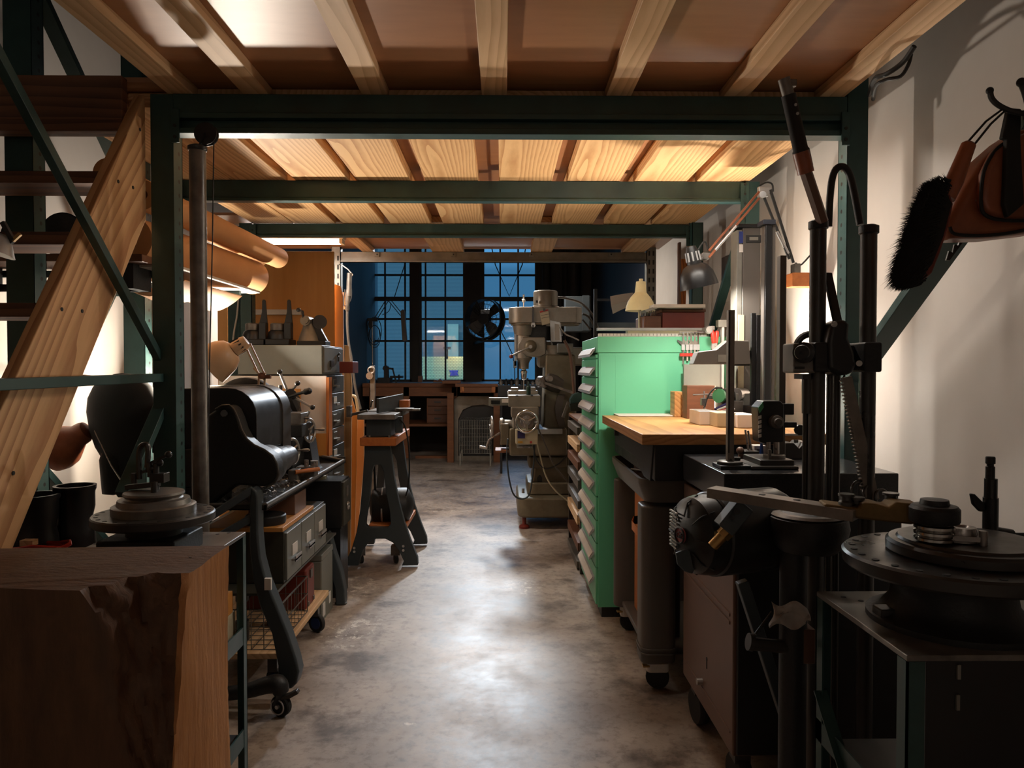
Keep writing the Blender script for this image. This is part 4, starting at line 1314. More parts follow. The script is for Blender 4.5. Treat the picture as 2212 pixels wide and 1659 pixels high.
part('turret_hub', MB().lathe(hub + V((0, 0.03, 0)), [(0.0, 0), (0.02, 0.0), (0.03, 0.02), (0.03, 0.07), (0, 0.07)], (0.3, -1, 0), 18).bar(hub, PC(640, 885), 0.03, 0.03), M['dark'], t)
for (bx_, by_, kk) in ((604, 803, 0), (643, 828, 0), (675, 880, 0), (634, 858, 0)):
    h = part('star_lever', MB().cyl(hub, PC(bx_, by_, 3.90), 0.0065, n=10), M['steel'], t)
    part('ball_knob', MB().sph(PC(bx_, by_, 3.90), 0.0135), M['black'], h)
h = part('locking_lever', MB().cyl(PC(621, 858, 3.9), PC(660, 846, 3.86), 0.008, n=10), M['black'], t)
part('grip', MB().lathe(PC(655, 848, 3.86), [(0.009, 0), (0.017, 0.01), (0.017, 0.036), (0.009, 0.045), (0, 0.045)], PC(672, 843, 3.86) - PC(655, 848, 3.86), 14), M['black'], h)
part('clamp_screw', MB().tube([PC(650, 900), PC(663, 905), PC(668, 888)], 0.006).tube([PC(657, 903), PC(668, 902)], 0.008), M['steel'], t)
def handwheel(c, ax, R, par, m=M['steel'], spokes=3, name='handwheel', knob=True):
    c = V(c)
    a, b, d = frame_of(ax)
    h = part(name, MB().ring(c, ax, R, R * 0.13, 36, 10).lathe(c - d * R * 0.25, [(R * 0.24, 0), (R * 0.26, R * 0.2), (R * 0.2, R * 0.4), (0, R * 0.4)], ax, 18), m, par)
    s = MB()
    for i in range(spokes):
        q = 2 * PI * i / spokes + 0.5
        s.cyl(c, c + (a * math.cos(q) + b * math.sin(q)) * R, R * 0.11, R * 0.08, 10)
    part('spoke', s, m, h)
    if knob:
        k = c + a * R * 0.9
        part('crank_knob', MB().lathe(k, [(R * 0.08, 0), (R * 0.06, R * 0.3), (R * 0.13, R * 0.5), (R * 0.15, R * 0.9), (R * 0.08, R * 1.05), (0, R * 1.05)], ax, 12), m, h)
    return h
handwheel(PC(668, 930, 4.05), (1, -0.25, 0.05), 0.062, t)
handwheel(PC(631, 975, 3.75), (1, -0.30, 0.05), 0.062, t)
part('lead_screw', MB().cyl((-1.14, 3.15, pz + 0.1), (-1.14, 4.5, pz + 0.1), 0.011, n=12).cyl((-1.14, 3.15, pz + 0.06), (-1.14, 4.5, pz + 0.06), 0.009, n=12), M['worn'], t)
part('tailstock', MB().prism([(-1.36, 4.3, pz + 0.22), (-1.20, 4.3, pz + 0.22), (-1.23, 4.3, pz + 0.38), (-1.33, 4.3, pz + 0.38)], (0, 0.2, 0)).cyl((-1.28, 4.15, pz + 0.36), (-1.28, 4.55, pz + 0.36), 0.045, n=20), M['lathegrey'], t, 0.006)
part('bracket', MB().pprism([(655, 945), (668, 950), (677, 1010), (684, 1018), (660, 1020), (648, 990)], 4.1, 4.25), M['iron'], t, 0.004)
# swarf
sw = MB()
rnd = random.Random(11)
for i in range(900):
    x = rnd.uniform(-1.45, LX - 0.03)
    y = rnd.uniform(3.04, 3.9) if x > -1.17 or rnd.random() < 0.5 else rnd.uniform(3.04, 3.3)
    c = V((x, y, pz - 0.010 + abs(rnd.gauss(0, 0.009))))
    d = V((rnd.uniform(-1, 1), rnd.uniform(-1, 1), rnd.uniform(-0.4, 0.6))).normalized() * rnd.uniform(0.006, 0.016)
    e = V((rnd.uniform(-1, 1), rnd.uniform(-1, 1), rnd.uniform(-1, 1))).normalized() * rnd.uniform(0.003, 0.006)
    f = d.cross(e).normalized() * 0.001
    sw.add([c - d, c + e, c + d, c + f + e * 0.5], [(0, 1, 2), (0, 1, 3), (1, 2, 3), (0, 2, 3)])
solo('metal_swarf', sw, M['alu'], 'silvery metal chips heaped in the chip pan of the lathe', 'metal chips', kind='stuff')
# near leg
leg = [(541, 1052), (554, 1060), (557, 1075), (557, 1150), (562, 1205), (575, 1255), (598, 1310), (622, 1370), (640, 1425), (646, 1452), (640, 1478), (628, 1490), (606, 1490), (600, 1470), (600, 1440), (586, 1370), (560, 1310), (545, 1250), (538, 1180), (538, 1080)]
la = part('leg', MB().pprism(leg, 2.97, 3.05), M['charcoal'], t, 0.010)
fr = MB()
for a, b in (((452, 1118), (548, 1056)), ((440, 1178), (545, 1118))):
    fr.bar(at(*a, 2.93), at(*b, 2.99), 0.028, 0.03)
fr.bar(at(430, 1140, 2.9), at(452, 1118, 2.93), 0.03, 0.03)
part('leg_frame', fr, M['charcoal'], t, 0.006)
rear = [(p[0] - 330, p[1]) for p in leg]
part('leg', MB().prism([at(x, y, 2.97) - V((0.42 + 0.0, 0, 0)) for x, y in [(541, 1052), (554, 1060), (557, 1150), (545, 1250), (530, 1310), (500, 1400), (490, 1490), (460, 1490), (465, 1420), (500, 1330), (535, 1250), (538, 1080)]], (0, 0.08, 0)), M['charcoal'], t, 0.01)
# far leg
leg2 = [(640, 1150), (700, 1158), (706, 1150), (712, 1158), (722, 1195), (736, 1235), (744, 1275), (745, 1306), (725, 1308), (722, 1270), (712, 1240), (695, 1218), (668, 1212), (640, 1214)]
part('leg', MB().pprism(leg2, 4.28, 4.36), M['charcoal'], t, 0.008)
c = at(735, 1322, 4.3)
lf = part('levelling_foot', MB().lathe((c.x, 4.32, 0), [(0.034, 0), (0.036, 0.008), (0.02, 0.02), (0.007, 0.024), (0.007, 0.06), (0, 0.06)], n=20), M['dark'], t)
part('leg', MB().bx(-1.46, -1.40, 4.28, 4.36, 0.0, pz - 0.02), M['charcoal'], t, 0.006)
part('rail', MB().bar(at(572, 1262, 3.05) - V((0, 0, 0.07)), at(703, 1152, 4.25) - V((-0.0, 0, 0.035)), 0.02, 0.03), M['teal'], t, 0.002)
part('shelf_plate', MB().bx(-1.44, -0.955, 3.1, 4.25, 0.425, 0.435), M['filegrey'], t)
part('label_plate', MB().px(571, 1250, 585, 1275, 2.955, 2.97), M['paper'], t)
# caster outrigger
cw = at(605, 1533, 2.92)
cw.z = 0.044
ar = part('caster_arm', MB().tube([at(470, 1500, 2.95), at(535, 1492, 2.93), at(575, 1480, 2.91), at(600, 1478, 2.90), at(608, 1496, 2.90)], [0.026, 0.03, 0.034, 0.038, 0.03], 12, smooth=4), M['iron'], t)
part('bolt', MB().cyl(at(602, 1475, 2.90), at(602, 1462, 2.90), 0.006, n=8), M['steel'], ar)
part('fork', MB().bar(at(606, 1495, 2.88), cw + V((-0.012, -0.02, 0.01)), 0.03, 0.004).bar(at(606, 1495, 2.93), cw + V((-0.012, 0.02, 0.01)), 0.03, 0.004), M['dark'], ar)
wh = part('caster_wheel', MB().lathe(cw + V((0.0, -0.014, 0)), [(0.02, 0), (0.038, 0.0), (0.043, 0.005), (0.043, 0.023), (0.038, 0.028), (0.02, 0.028)], (0.35, 1, 0), 30), M['rubber'], ar)
part('rim', MB().ring(cw + V((-0.006, -0.018, 0)), (0.35, 1, 0), 0.029, 0.003, 28), M['alu'], wh)
part('hub', MB().cyl(cw + V((-0.008, -0.022, 0)), cw + V((0.008, 0.022, 0)), 0.008, n=12), M['alu'], wh)
part('brake_pedal', MB().prism([at(600, 1506, 2.9), at(622, 1502, 2.9), at(640, 1492, 2.9), at(645, 1499, 2.9), at(625, 1510, 2.9), at(602, 1514, 2.9)], (0, 0.03, 0)), M['dark'], ar, 0.003)

# drawers hung under the pan
DX = -0.945
t = thing('drawer_unit', 'low grey drawer unit with three label drawers on the lathe shelf', 'drawer unit', (-1.05, 3.6, 0.436))
y0, y1 = 3.24, 3.98
zb0, zb1 = 0.436, 0.665
part('body', MB().bx(-1.36, DX - 0.012, y0, y1, zb0, zb1), M['filegrey'], t, 0.003)
for k in range(3):
    a = y0 + 0.01 + k * (y1 - y0 - 0.02) / 3
    b = a + (y1 - y0 - 0.02) / 3 - 0.008
    d = part('drawer', MB().bx(DX - 0.014, DX, a, b, zb0 + 0.01, zb1 - 0.01), M['greybox'], t, 0.003)
    m_ = (a + b) / 2
    part('label_card', MB().bx(DX, DX + 0.003, m_ - 0.04, m_ + 0.04, zb0 + 0.10, zb0 + 0.15), M['paper'], d)
    part('handle', MB().bx(DX, DX + 0.02, m_ - 0.05, m_ + 0.05, zb0 + 0.08, zb0 + 0.088).bx(DX + 0.016, DX + 0.02, m_ - 0.05, m_ + 0.05, zb0 + 0.075, zb0 + 0.1), M['steel'], d)
solo('wood_board', MB().bx(-1.3, DX - 0.01, 3.22, 3.75, zb1 + 0.001, zb1 + 0.02), M['ply2'], 'golden plywood offcut on top of the low drawer unit', 'board', bevel=0.002)
solo('black_disc', MB().lathe((-1.06, 3.32, zb1 + 0.021), [(0.0, 0), (0.085, 0), (0.088, 0.01), (0.088, 0.035), (0.083, 0.04), (0, 0.04)], n=36), M['iron'], 'black iron disc lying on the plywood offcut under the lathe pan', 'disc')
solo('storage_box', MB().bx(-1.2, -0.98, 3.5, 3.7, zb1 + 0.021, zb1 + 0.115), M['brownsteel'], 'brown box on the plywood offcut under the lathe pan', 'box', bevel=0.003)
t = thing('small_cabinet', 'narrow black cabinet with a pull ring beside the far lathe leg', 'cabinet', (-1.05, 4.62, 0))
part('body', MB().bx(-1.25, -0.962, 4.42, 4.648, 0.42, 0.705), M['black'], t, 0.003)
d = part('drawer', MB().bx(-0.962, -0.95, 4.43, 4.638, 0.43, 0.695), M['filegrey'], t, 0.002)
part('pull_ring', MB().ring((-0.943, 4.53, 0.54), (1, 0, 0), 0.022, 0.005, 16), M['steel'], d)
part('label_frame', MB().bx(-0.95, -0.946, 4.50, 4.56, 0.6, 0.66), M['worn'], d)
part('base', MB().bx(-1.24, -0.97, 4.43, 4.64, 0.0, 0.42), M['black'], t)
for px, py, r, h, m, lab, nm in ((668, 1060, 0.03, 0.06, 'paper', 'white bottle on the narrow black cabinet', 'bottle'), (692, 1062, 0.036, 0.035, 'cream', 'cream pot nearest the file drawers on the black cabinet', 'pot'), (680, 1062, 0.016, 0.12, 'orangewood', 'orange handled brush standing on the black cabinet', 'brush')):
    p = at(px, 1065, 4.5)
    solo('small_' + nm, MB().lathe((p.x, 4.5, 0.706), [(r, 0), (r, h * 0.6), (r * 0.5, h * 0.8), (r * 0.45, h), (0, h)], n=16), M[m], lab, nm)
t = thing('machinist_vise', 'small bright steel vise with a wooden handle on the chip pan edge', 'vise', tuple(at(635, 1035, 3.75)))
p = at(640, 1030, 3.72)
p.z = pz - 0.012
part('body', MB().bx(p.x - 0.035, p.x + 0.01, 3.7, 3.78, pz - 0.011, pz + 0.05).bx(p.x - 0.02, p.x + 0.075, 3.78, 3.86, pz - 0.011, pz + 0.055), M['worn'], t, 0.003)
part('handle', MB().cyl((p.x + 0.0, 3.7, pz + 0.04), (p.x + 0.10, 3.78, pz + 0.045), 0.011, n=12), M['orangeslab'], t)
part('screw', MB().cyl((p.x + 0.03, 3.8, pz + 0.055), (p.x + 0.03, 3.8, pz + 0.09), 0.012, n=12).cyl((p.x + 0.06, 3.84, pz + 0.055), (p.x + 0.06, 3.84, pz + 0.08), 0.02, n=12), M['steel'], t)

# dolly under the lathe
t = thing('plank_dolly', 'pale plank dolly on blue casters under the lathe', 'dolly', (-1.2, 3.5, 0))
part('deck', MB().bx(-1.45, -0.935, 3.09, 3.98, 0.16, 0.185), M['pine'], t, 0.003)
for x in (-0.98, -1.40):
    for y in (3.16, 3.86):
        f = part('caster', MB().bx(x - 0.02, x + 0.02, y - 0.02, y + 0.02, 0.085, 0.16), M['dark'], t)
        wl = part('wheel', MB().lathe((x + 0.005, y - 0.012, 0.048), [(0.015, 0), (0.045, 0), (0.048, 0.004), (0.048, 0.02), (0.045, 0.024), (0.015, 0.024)], (0.5, 1, 0), 24), M['rubber'], f)
        part('hub', MB().lathe((x + 0.004, y - 0.014, 0.048), [(0, 0), (0.03, 0), (0.03, 0.028), (0, 0.028)], (0.5, 1, 0), 20), M['blue'], wl)
t = thing('wire_basket', 'open wire basket with dark tools on the plank dolly', 'basket', (-1.09, 3.3, 0.186))
bx0, bx1, by0, by1, bz0, bz1 = -1.22, -0.955, 3.12, 3.62, 0.19, 0.36
wr = MB()
for z in (bz0, (bz0 + bz1) / 2, bz1):
    wr.tube([(bx0, by0, z), (bx1, by0, z), (bx1, by1, z), (bx0, by1, z)], 0.004 if z == bz1 else 0.003, 6, closed=True)
for i in range(6):
    x = bx0 + (bx1 - bx0) * i / 5
    wr.tube([(x, by0, bz1), (x, by0, bz0), (x, by1, bz0), (x, by1, bz1)], 0.0022, 5)
for i in range(1, 9):
    y = by0 + (by1 - by0) * i / 9
    wr.tube([(bx0, y, bz1), (bx0, y, bz0), (bx1, y, bz0), (bx1, y, bz1)], 0.0022, 5)
part('wires', wr, M['worn'], t)
for i, (dx, dy, h) in enumerate(((0.08, 0.12, 0.2), (0.16, 0.3, 0.22))):
    lab = 'dark chuck standing in the wire basket near its front' if i == 0 else 'dark taller fitting standing at the far end of the wire basket'
    solo('tool_fitting', MB().lathe((bx0 + dx, by0 + dy, bz0 + 0.004), [(0.03, 0), (0.03, h * 0.4), (0.018, h * 0.45), (0.02, h * 0.8), (0.028, h * 0.84), (0.028, h), (0, h)], n=16), M['dark'], lab, 'fitting')
t = thing('metal_case', 'red metal case with a latch on the plank dolly', 'case', (-1.06, 3.75, 0.186))
part('body', MB().bx(-1.3, -0.965, 3.64, 3.80, 0.186, 0.385), M['redcase'], t, 0.012)
part('latch', MB().bx(-0.965, -0.958, 3.70, 3.74, 0.33, 0.37), M['worn'], t)
part('foot', MB().bx(-0.966, -0.96, 3.66, 3.68, 0.2, 0.22).bx(-0.966, -0.96, 3.76, 3.78, 0.2, 0.22), M['worn'], t)
t = thing('metal_case', 'grey metal case on the floor past the red one under the lathe', 'case', (-1.08, 4.05, 0))
part('body', MB().bx(-1.34, -0.975, 3.99, 4.25, 0.0, 0.335), M['greybox'], t, 0.008)
part('lid', MB().bx(-1.342, -0.973, 3.988, 4.252, 0.336, 0.37), M['greybox'], t, 0.006)
part('label_card', MB().bx(-0.975, -0.971, 4.0, 4.05, 0.03, 0.10).bx(-0.975, -0.971, 4.14, 4.18, 0.06, 0.12), M['paper'], t)

# lathe lamp with cream shade
Yl = 3.55
n0, n1 = at(530, 738, Yl), at(500, 752, Yl)
d = at(452, 782, Yl) - n0
d = (at(455, 790, Yl - 0.02) - at(525, 742, Yl)).normalized()
t = thing('desk_lamp', 'cream jointed lamp with a large bell shade over the lathe headstock', 'lamp', tuple(at(568, 880, Yl)))
s0 = at(506, 754, Yl)
part('shade', MB().lathe(s0, [(0.035, 0.0), (0.06, 0.015), (0.082, 0.05), (0.092, 0.10), (0.098, 0.135), (0.096, 0.135), (0.088, 0.10), (0.078, 0.052), (0.056, 0.018), (0.02, 0.004)], d, 36, cap=False), M['beige'], t)
nk = part('socket', MB().lathe(at(534, 736, Yl), [(0.0, 0), (0.028, 0.002), (0.034, 0.02), (0.036, (s0 - at(534, 736, Yl)).length)], d, 24), M['beige'], t)
sl = MB()
a_, b_, d_ = frame_of(d)
for i in range(12):
    q = 2 * PI * i / 12
    r_ = a_ * math.cos(q) + b_ * math.sin(q)
    sl.bar(at(534, 736, Yl) + d_ * 0.026 + r_ * 0.0345, s0 - d_ * 0.004 + r_ * 0.0368, 0.004, 0.006)
part('slot', sl, M['ink'], nk)
part('bulb', MB().sph(s0 + d * 0.07, 0.03), M['bulb'], t)
ab = MB()
for o in (-0.014, 0.014):
    ab.bar(at(534, 742, Yl) + V((o, 0.0, 0)), at(567, 812, Yl) + V((o, 0, 0)), 0.008, 0.008)
    ab.bar(at(566, 805, Yl) + V((o, 0, 0)), at(562, 900, Yl) + V((o, 0, 0)), 0.008, 0.008)
ab.bar(at(548, 795, Yl), at(572, 820, Yl), 0.012, 0.008)
part('arm', ab, M['beige'], t, 0.001)
part('joint', MB().cyl(at(565, 812, Yl - 0.02), at(565, 812, Yl + 0.02), 0.016, n=14).bx(at(566, 0, Yl).x, at(579, 0, Yl).x, Yl - 0.01, Yl + 0.01, at(0, 818, Yl).z, at(0, 810, Yl).z), M['brownwood'], t)
pp = at(562, 900, Yl)
part('stem', MB().cyl((pp.x, Yl, z1 + 0.001), (pp.x, Yl, pp.z + 0.02), 0.010, n=10), M['beige'], t)
lamp('lathe_lamp_glow', 'SPOT', s0 + d * 0.10, 60, (1.0, 0.86, 0.68), to=s0 + d * 1.0 + V((0, 0.06, 0.0)), size=0.03, spot=2.7, blend=0.5)

# ================================================================ jointer on its iron stand
JY = 5.1
def PJ(px, py, Y=JY): return at(px, py, Y)
t = thing('jointer_machine', 'small jointer on a charcoal cast iron A-frame stand with a wood slab', 'jointer', (PJ(825, 0).x, 5.4, 0))
outer = [(788, 965), (842, 963), (846, 985), (852, 1035), (862, 1085), (874, 1130), (888, 1170), (902, 1205), (903, 1221), (868, 1222), (872, 1212), (862, 1190), (848, 1172), (832, 1164), (812, 1164), (796, 1172), (784, 1188), (776, 1212), (774, 1222), (745, 1222), (746, 1214), (758, 1190), (770, 1150), (778, 1100), (783, 1040)]
inner = [(808, 1004), (822, 1004), (829, 1020), (833, 1060), (842, 1105), (844, 1132), (838, 1140), (796, 1140), (790, 1134), (791, 1120), (798, 1080), (803, 1020)]
part('stand_frame', MB().pprism(outer, JY, JY + 0.05, [inner]), M['charcoal'], t, 0.004)
Jy2 = 5.72
o2 = [at(x, y, JY) + V((0, Jy2 - JY, 0)) for x, y in outer]
i2 = [at(x, y, JY) + V((0, Jy2 - JY, 0)) for x, y in inner]
part('stand_frame', MB().prism(o2, (0, 0.05, 0), [i2]), M['charcoal'], t, 0.004)
xa, xb = PJ(780, 0).x, PJ(845, 0).x
zj = PJ(0, 963).z
part('wood_slab', MB().bx(xa - 0.01, xb + 0.03, JY - 0.06, Jy2 + 0.08, zj, zj + 0.058), M['orangeslab'], t, 0.006)
zk = zj + 0.058
for x in (xa + 0.05, xb - 0.02): part('bolt', MB().cyl((x, JY - 0.03, zk), (x, JY - 0.03, zk + 0.012), 0.008, n=8), M['steel'], t)
part('bed_casting', MB().bx(xa + 0.025, xb - 0.01, JY - 0.02, JY + 0.55, zk, zk + 0.125), M['charcoal'], t, 0.006)
part('infeed_table', MB().bx(xa - 0.02, xb + 0.03, JY - 0.1, JY + 0.24, zk + 0.125, zk + 0.16), M['worn'], t, 0.004)
part('outfeed_table', MB().bx(xa - 0.02, xb + 0.03, JY + 0.28, JY + 0.66, zk + 0.125, zk + 0.165), M['worn'], t, 0.004)
fa, fb = PJ(811, 0).x, PJ(826, 0).x
part('fence', MB().prism([(fa, JY - 0.03, zk + 0.165), (fb + 0.05, JY + 0.5, zk + 0.165), (fb + 0.05, JY + 0.5, zk + 0.28), (fa, JY - 0.03, zk + 0.265)], (0.018, -0.004, 0)), M['charcoal'], t, 0.003)
part('guard', MB().lathe((xb + 0.05, JY + 0.26, zk + 0.17), [(0.0, 0), (0.07, 0.0), (0.07, 0.014), (0, 0.018)], n=24).bx(xb - 0.02, xb + 0.16, JY + 0.22, JY + 0.3, zk + 0.165, zk + 0.18), M['worn'], t, 0.003)
part('motor', MB().lathe(PJ(805, 1092, 5.33), [(0.0, -0.02), (0.05, -0.02), (0.115, 0.0), (0.125, 0.02), (0.125, 0.24), (0.11, 0.26), (0.05, 0.29), (0, 0.29)], (1, 0.1, 0), 32), M['iron'], t)
part('motor_band', MB().lathe(PJ(824, 1092, 5.34), [(0.126, 0), (0.129, 0.003), (0.129, 0.012), (0.126, 0.015)], (1, 0.1, 0), 32, cap=False), M['alu'], t)
part('motor_shelf', MB().bx(PJ(788, 0).x, PJ(872, 0).x, JY + 0.05, Jy2, PJ(0, 1150).z, PJ(0, 1140).z), M['orangeslab'], t, 0.003)
part('belt', MB().tube([PJ(790, 1090, 5.3), PJ(800, 960, 5.3), PJ(806, 960, 5.3), PJ(812, 1090, 5.3)], 0.008, 6), M['rubber'], t)
part('switch_box', MB().px(853, 900, 868, 935, 5.16, 5.22), M['charcoal'], t, 0.003)
part('power_cord', MB().tube([PJ(864, 905, 5.15), PJ(876, 925, 5.15), PJ(884, 980, 5.15), PJ(882, 1050, 5.2), PJ(870, 1085, 5.35)], 0.006, 6, smooth=5), M['rubber'], t)
part('knob', MB().cyl(PJ(878, 1083, 5.35), PJ(888, 1083, 5.35), 0.02, n=14), M['black'], t)
for px in (779, 854):
    pl = part('caster_plate', MB().px(px - 10, 1180, px + 10, 1200, 5.17, 5.18).px(px - 10, 1180, px + 10, 1182, 5.18, 5.25), M['worn'], t, 0.001)
    c = PJ(px + 1, 1210, 5.21)
    part('caster_wheel', MB().lathe((c.x - 0.01, 5.22, 0.031), [(0.008, 0), (0.03, 0), (0.03, 0.02), (0.008, 0.02)], (1, 0.5, 0), 20), M['rubber'], pl)
for px, py in ((765, 1184), (765, 1192), (871, 1180), (871, 1189)): part('bolt', MB().cyl(PJ(px, py, JY), PJ(px, py, JY - 0.006), 0.009, n=10), M['steel'], t)
part('rear_clamp', MB().bar(PJ(752, 897, 5.3), PJ(795, 888, 5.3), 0.03, 0.02).tube([PJ(800, 880, 5.3), PJ(803, 868, 5.3), PJ(805, 865, 5.3)], 0.008, 8).bx(PJ(746, 0, 5.28).x, PJ(756, 0, 5.28).x, 5.24, 5.3, PJ(0, 905).z, PJ(0, 880).z), M['worn'], t, 0.003)
solo('push_stick', MB().tube([at(758, 910, 5.82), at(752, 880, 5.82), at(753, 860, 5.82), at(762, 855, 5.82), at(769, 862, 5.82), at(775, 900, 5.82)], 0.012, 8, smooth=4), M['cream'], 'cream looped handle standing behind the jointer table', 'handle')
solo('wood_block', MB().bx(PJ(846, 0, 5.5).x, PJ(880, 0, 5.5).x, 5.5, 5.6, zk + 0.181, zk + 0.235), M['orangeslab'], 'orange wood block lying on the jointer outfeed side', 'block', bevel=0.004)
t = thing('steel_spanner', 'long flat steel connecting rod standing behind the jointer', 'rod', tuple(at(803, 870, 6.3)))
part('rod', MB().pprism([(799, 790), (809, 790), (810, 850), (808, 880), (807, 1141), (801, 1141), (800, 880)], 6.3, 6.33), M['worn'], t, 0.003)
part('eye', MB().ring(at(802, 800, 6.29), (0, 1, 0), 0.026, 0.009, 20).lathe(at(798, 812, 6.28), [(0.03, 0), (0.03, 0.05)], (0, 1, 0), 18), M['steel'], t)

# ================================================================ back room
YBk = 11.3
def PK(px, py, Y=YBk): return at(px, py, Y)
t = thing('work_bench', 'long dark wooden work bench below the windows', 'bench', (-1.0, 11.9, 0))
zt = PK(0, 828).z
bx0, bx1 = XL + 0.02, PK(985, 0).x
part('top', MB().bx(bx0, bx1, YBk, 12.48, zt - 0.06, zt), M['benchwood'], t, 0.006)
part('apron', MB().bx(bx0, bx1, YBk + 0.02, YBk + 0.06, zt - 0.2, zt - 0.06), M['benchwood'], t, 0.004)
for x in (PK(868, 0).x, bx1 - 0.08, bx0 + 0.1): part('leg', MB().bx(x, x + 0.09, YBk + 0.02, YBk + 0.11, 0, zt - 0.06), M['benchwood'], t, 0.004)
part('low_shelf', MB().bx(bx0, bx1, YBk + 0.03, 12.3, PK(0, 917).z - 0.04, PK(0, 917).z), M['benchwood'], t, 0.004)
part('foot_rail', MB().px(897, 985, 978, 991, YBk, YBk + 0.08), M['benchwood'], t, 0.004)
t = thing('drawer_chest', 'small wooden chest of three drawers under the window bench', 'drawers', (PK(945, 0).x, 11.6, PK(0, 917).z))
part('body', MB().px(922, 860, 968, 914.5, 11.42, 11.8), M['benchwood'], t, 0.003)
for k in range(3):
    y0 = 861 + k * 17.6
    d = part('drawer', MB().px(924, y0, 966, y0 + 16, 11.40, 11.42), M['brownwood'], t, 0.003)
    part('pull', MB().px(938, y0 + 6, 952, y0 + 9, 11.385, 11.40), M['dark'], d)
t = thing('work_bench', 'heavier wooden bench end in front of the fan pier', 'bench', (PK(1030, 0).x, 10.9, 0))
zt2 = PK(0, 829, 10.6).z
part('top', MB().px(983, 829, 1076, 836, 10.6, 12.4), M['benchwood'], t, 0.006)
part('end_block', MB().px(994, 836, 1068, 849, 10.62, 10.9), M['benchwood'], t, 0.006)
for a in (994, 1062): part('cleat', MB().px(a, 835, a + 8, 848, 10.605, 10.62), M['orangewood'], t, 0.003)
for x in (966, 1066): part('leg', MB().px(x, 849, x + 14, 1000, 10.8, 10.95), M['benchwood'], t, 0.003)
solo('wood_plank', MB().px(955, 822, 995, 829, 11.0, 11.2), M['benchwood'], 'flat dark plank lying across the joint of the two benches', 'plank', bevel=0.003)
t = thing('wire_crate', 'pale wire grid crate under the bench, left of the milling machine', 'crate', (PK(1020, 0).x, 10.6, 0))
w_ = MB()
xa, xb = PK(991, 0, 10.4).x, PK(1060, 0, 10.4).x
za, zb_ = PK(0, 981, 10.4).z, PK(0, 909, 10.4).z
for i in range(20):
    x = xa + (xb - xa) * i / 19
    w_.tube([(x, 10.4, za), (x, 10.4, zb_), (x, 10.9, zb_)], 0.004, 5)
for z in (za, za + (zb_ - za) * .25, za + (zb_ - za) * .5, za + (zb_ - za) * .75, zb_): w_.tube([(xa, 10.4, z), (xb, 10.4, z), (xb, 10.9, z), (xa, 10.9, z)], 0.005, 5, closed=True)
part('wires', w_, M['silverpaint'], t)
part('feet', MB().bx(xa, xa + 0.02, 10.4, 10.42, 0, za).bx(xb - 0.02, xb, 10.4, 10.42, 0, za).bx(xa, xa + 0.02, 10.88, 10.9, 0, za).bx(xb - 0.02, xb, 10.88, 10.9, 0, za), M['silverpaint'], t)
t = thing('arched_hood', 'pale machine hood with a round black mouth behind the wire crate', 'hood', (PK(1040, 0, 11).x, 11.1, 0))
o_ = [(978, 1000), (978, 880), (982, 862), (990, 856), (1085, 856), (1085, 1000)]
h_ = [(990, 985), (990, 905), (1000, 885), (1020, 876), (1045, 874), (1070, 880), (1078, 900), (1078, 985)]
part('face', MB().pprism(o_, 11.02, 11.06, [h_]), M['mill'], t)
part('drum', MB().pprism([(988, 1000), (988, 905), (1000, 883), (1020, 874), (1045, 872), (1070, 878), (1080, 900), (1080, 1000)], 11.07, 11.5), M['black'], t)

# articulated tube lamp against the first window
Y = 11.9
t = thing('bench_tube_lamp', 'black jointed bench lamp with a long tube head against the first window', 'lamp', tuple(PK(806, 822, Y)))
ar = MB()
for o in (-0.02, 0.03):
    ar.bar(PK(812, 687, Y) + V((o, 0, 0)), PK(838, 645, Y) + V((o, 0, 0)), 0.012, 0.012)
    ar.bar(PK(838, 645, Y) + V((o, 0, 0)), PK(868, 682, Y) + V((o, 0, 0)), 0.012, 0.012)
part('arm', ar, M['ink'], t)
part('tube_head', MB().pprism([(865, 672), (870, 668), (874, 672), (879, 735), (874, 738), (869, 735)], Y - 0.03, Y + 0.05), M['greyplastic'], t, 0.004)
part('column', MB().cyl(PK(805, 826, Y), PK(804, 690, Y), 0.012, n=10), M['steel'], t)
part('head_bracket', MB().px(793, 687, 815, 694, Y - 0.03, Y + 0.03).px(797, 694, 804, 708, Y - 0.02, Y + 0.02), M['ink'], t)
part('suspension_cord', MB().tube([PK(874, 572, Y), PK(862, 610, Y), PK(851, 645, Y)], 0.007, 6), M['ink'], t)
cb = MB()
for i, (rx, ry) in enumerate(((15, 30), (11, 18), (13, 24))):
    cb.tube([PK(809 + rx * math.cos(q), 715 + i * 6 + ry * math.sin(q), Y - 0.03 + i * 0.02) for q in [2 * PI * k / 20 for k in range(20)]], 0.006, 6, closed=True)
cb.tube([PK(826, 680, Y), PK(840, 672, Y), PK(845, 655, Y)], 0.006, 6, smooth=4)
part('cable_coil', cb, M['ink'], t)
part('base', MB().lathe(V((PK(805, 0, Y).x, Y, zt + 0.001)), [(0.08, 0), (0.08, 0.02), (0.02, 0.03), (0.02, 0.08), (0, 0.08)], n=18), M['ink'], t)
Y = 11.75
t = thing('bench_grinder', 'black bench drill press silhouetted in the first window', 'drill press', (PK(835, 0, Y).x, Y, zt))
part('column', MB().pprism([(829, 826), (829, 800), (826, 797), (828, 791), (833, 789), (838, 792), (839, 826)], Y, Y + 0.12), M['ink'], t, 0.004)
part('arm', MB().bar(PK(836, 795, Y), PK(850, 797, Y), 0.03, 0.03).bar(PK(848, 796, Y), PK(857, 830, Y), 0.022, 0.03), M['ink'], t, 0.003)
part('table', MB().px(842, 812, 868, 817, Y, Y + 0.2).px(860, 809, 863, 822, Y, Y + 0.04), M['ink'], t, 0.003)
part('base', MB().px(815, 816, 842, 827, Y - 0.1, Y + 0.2), M['ink'], t, 0.004)
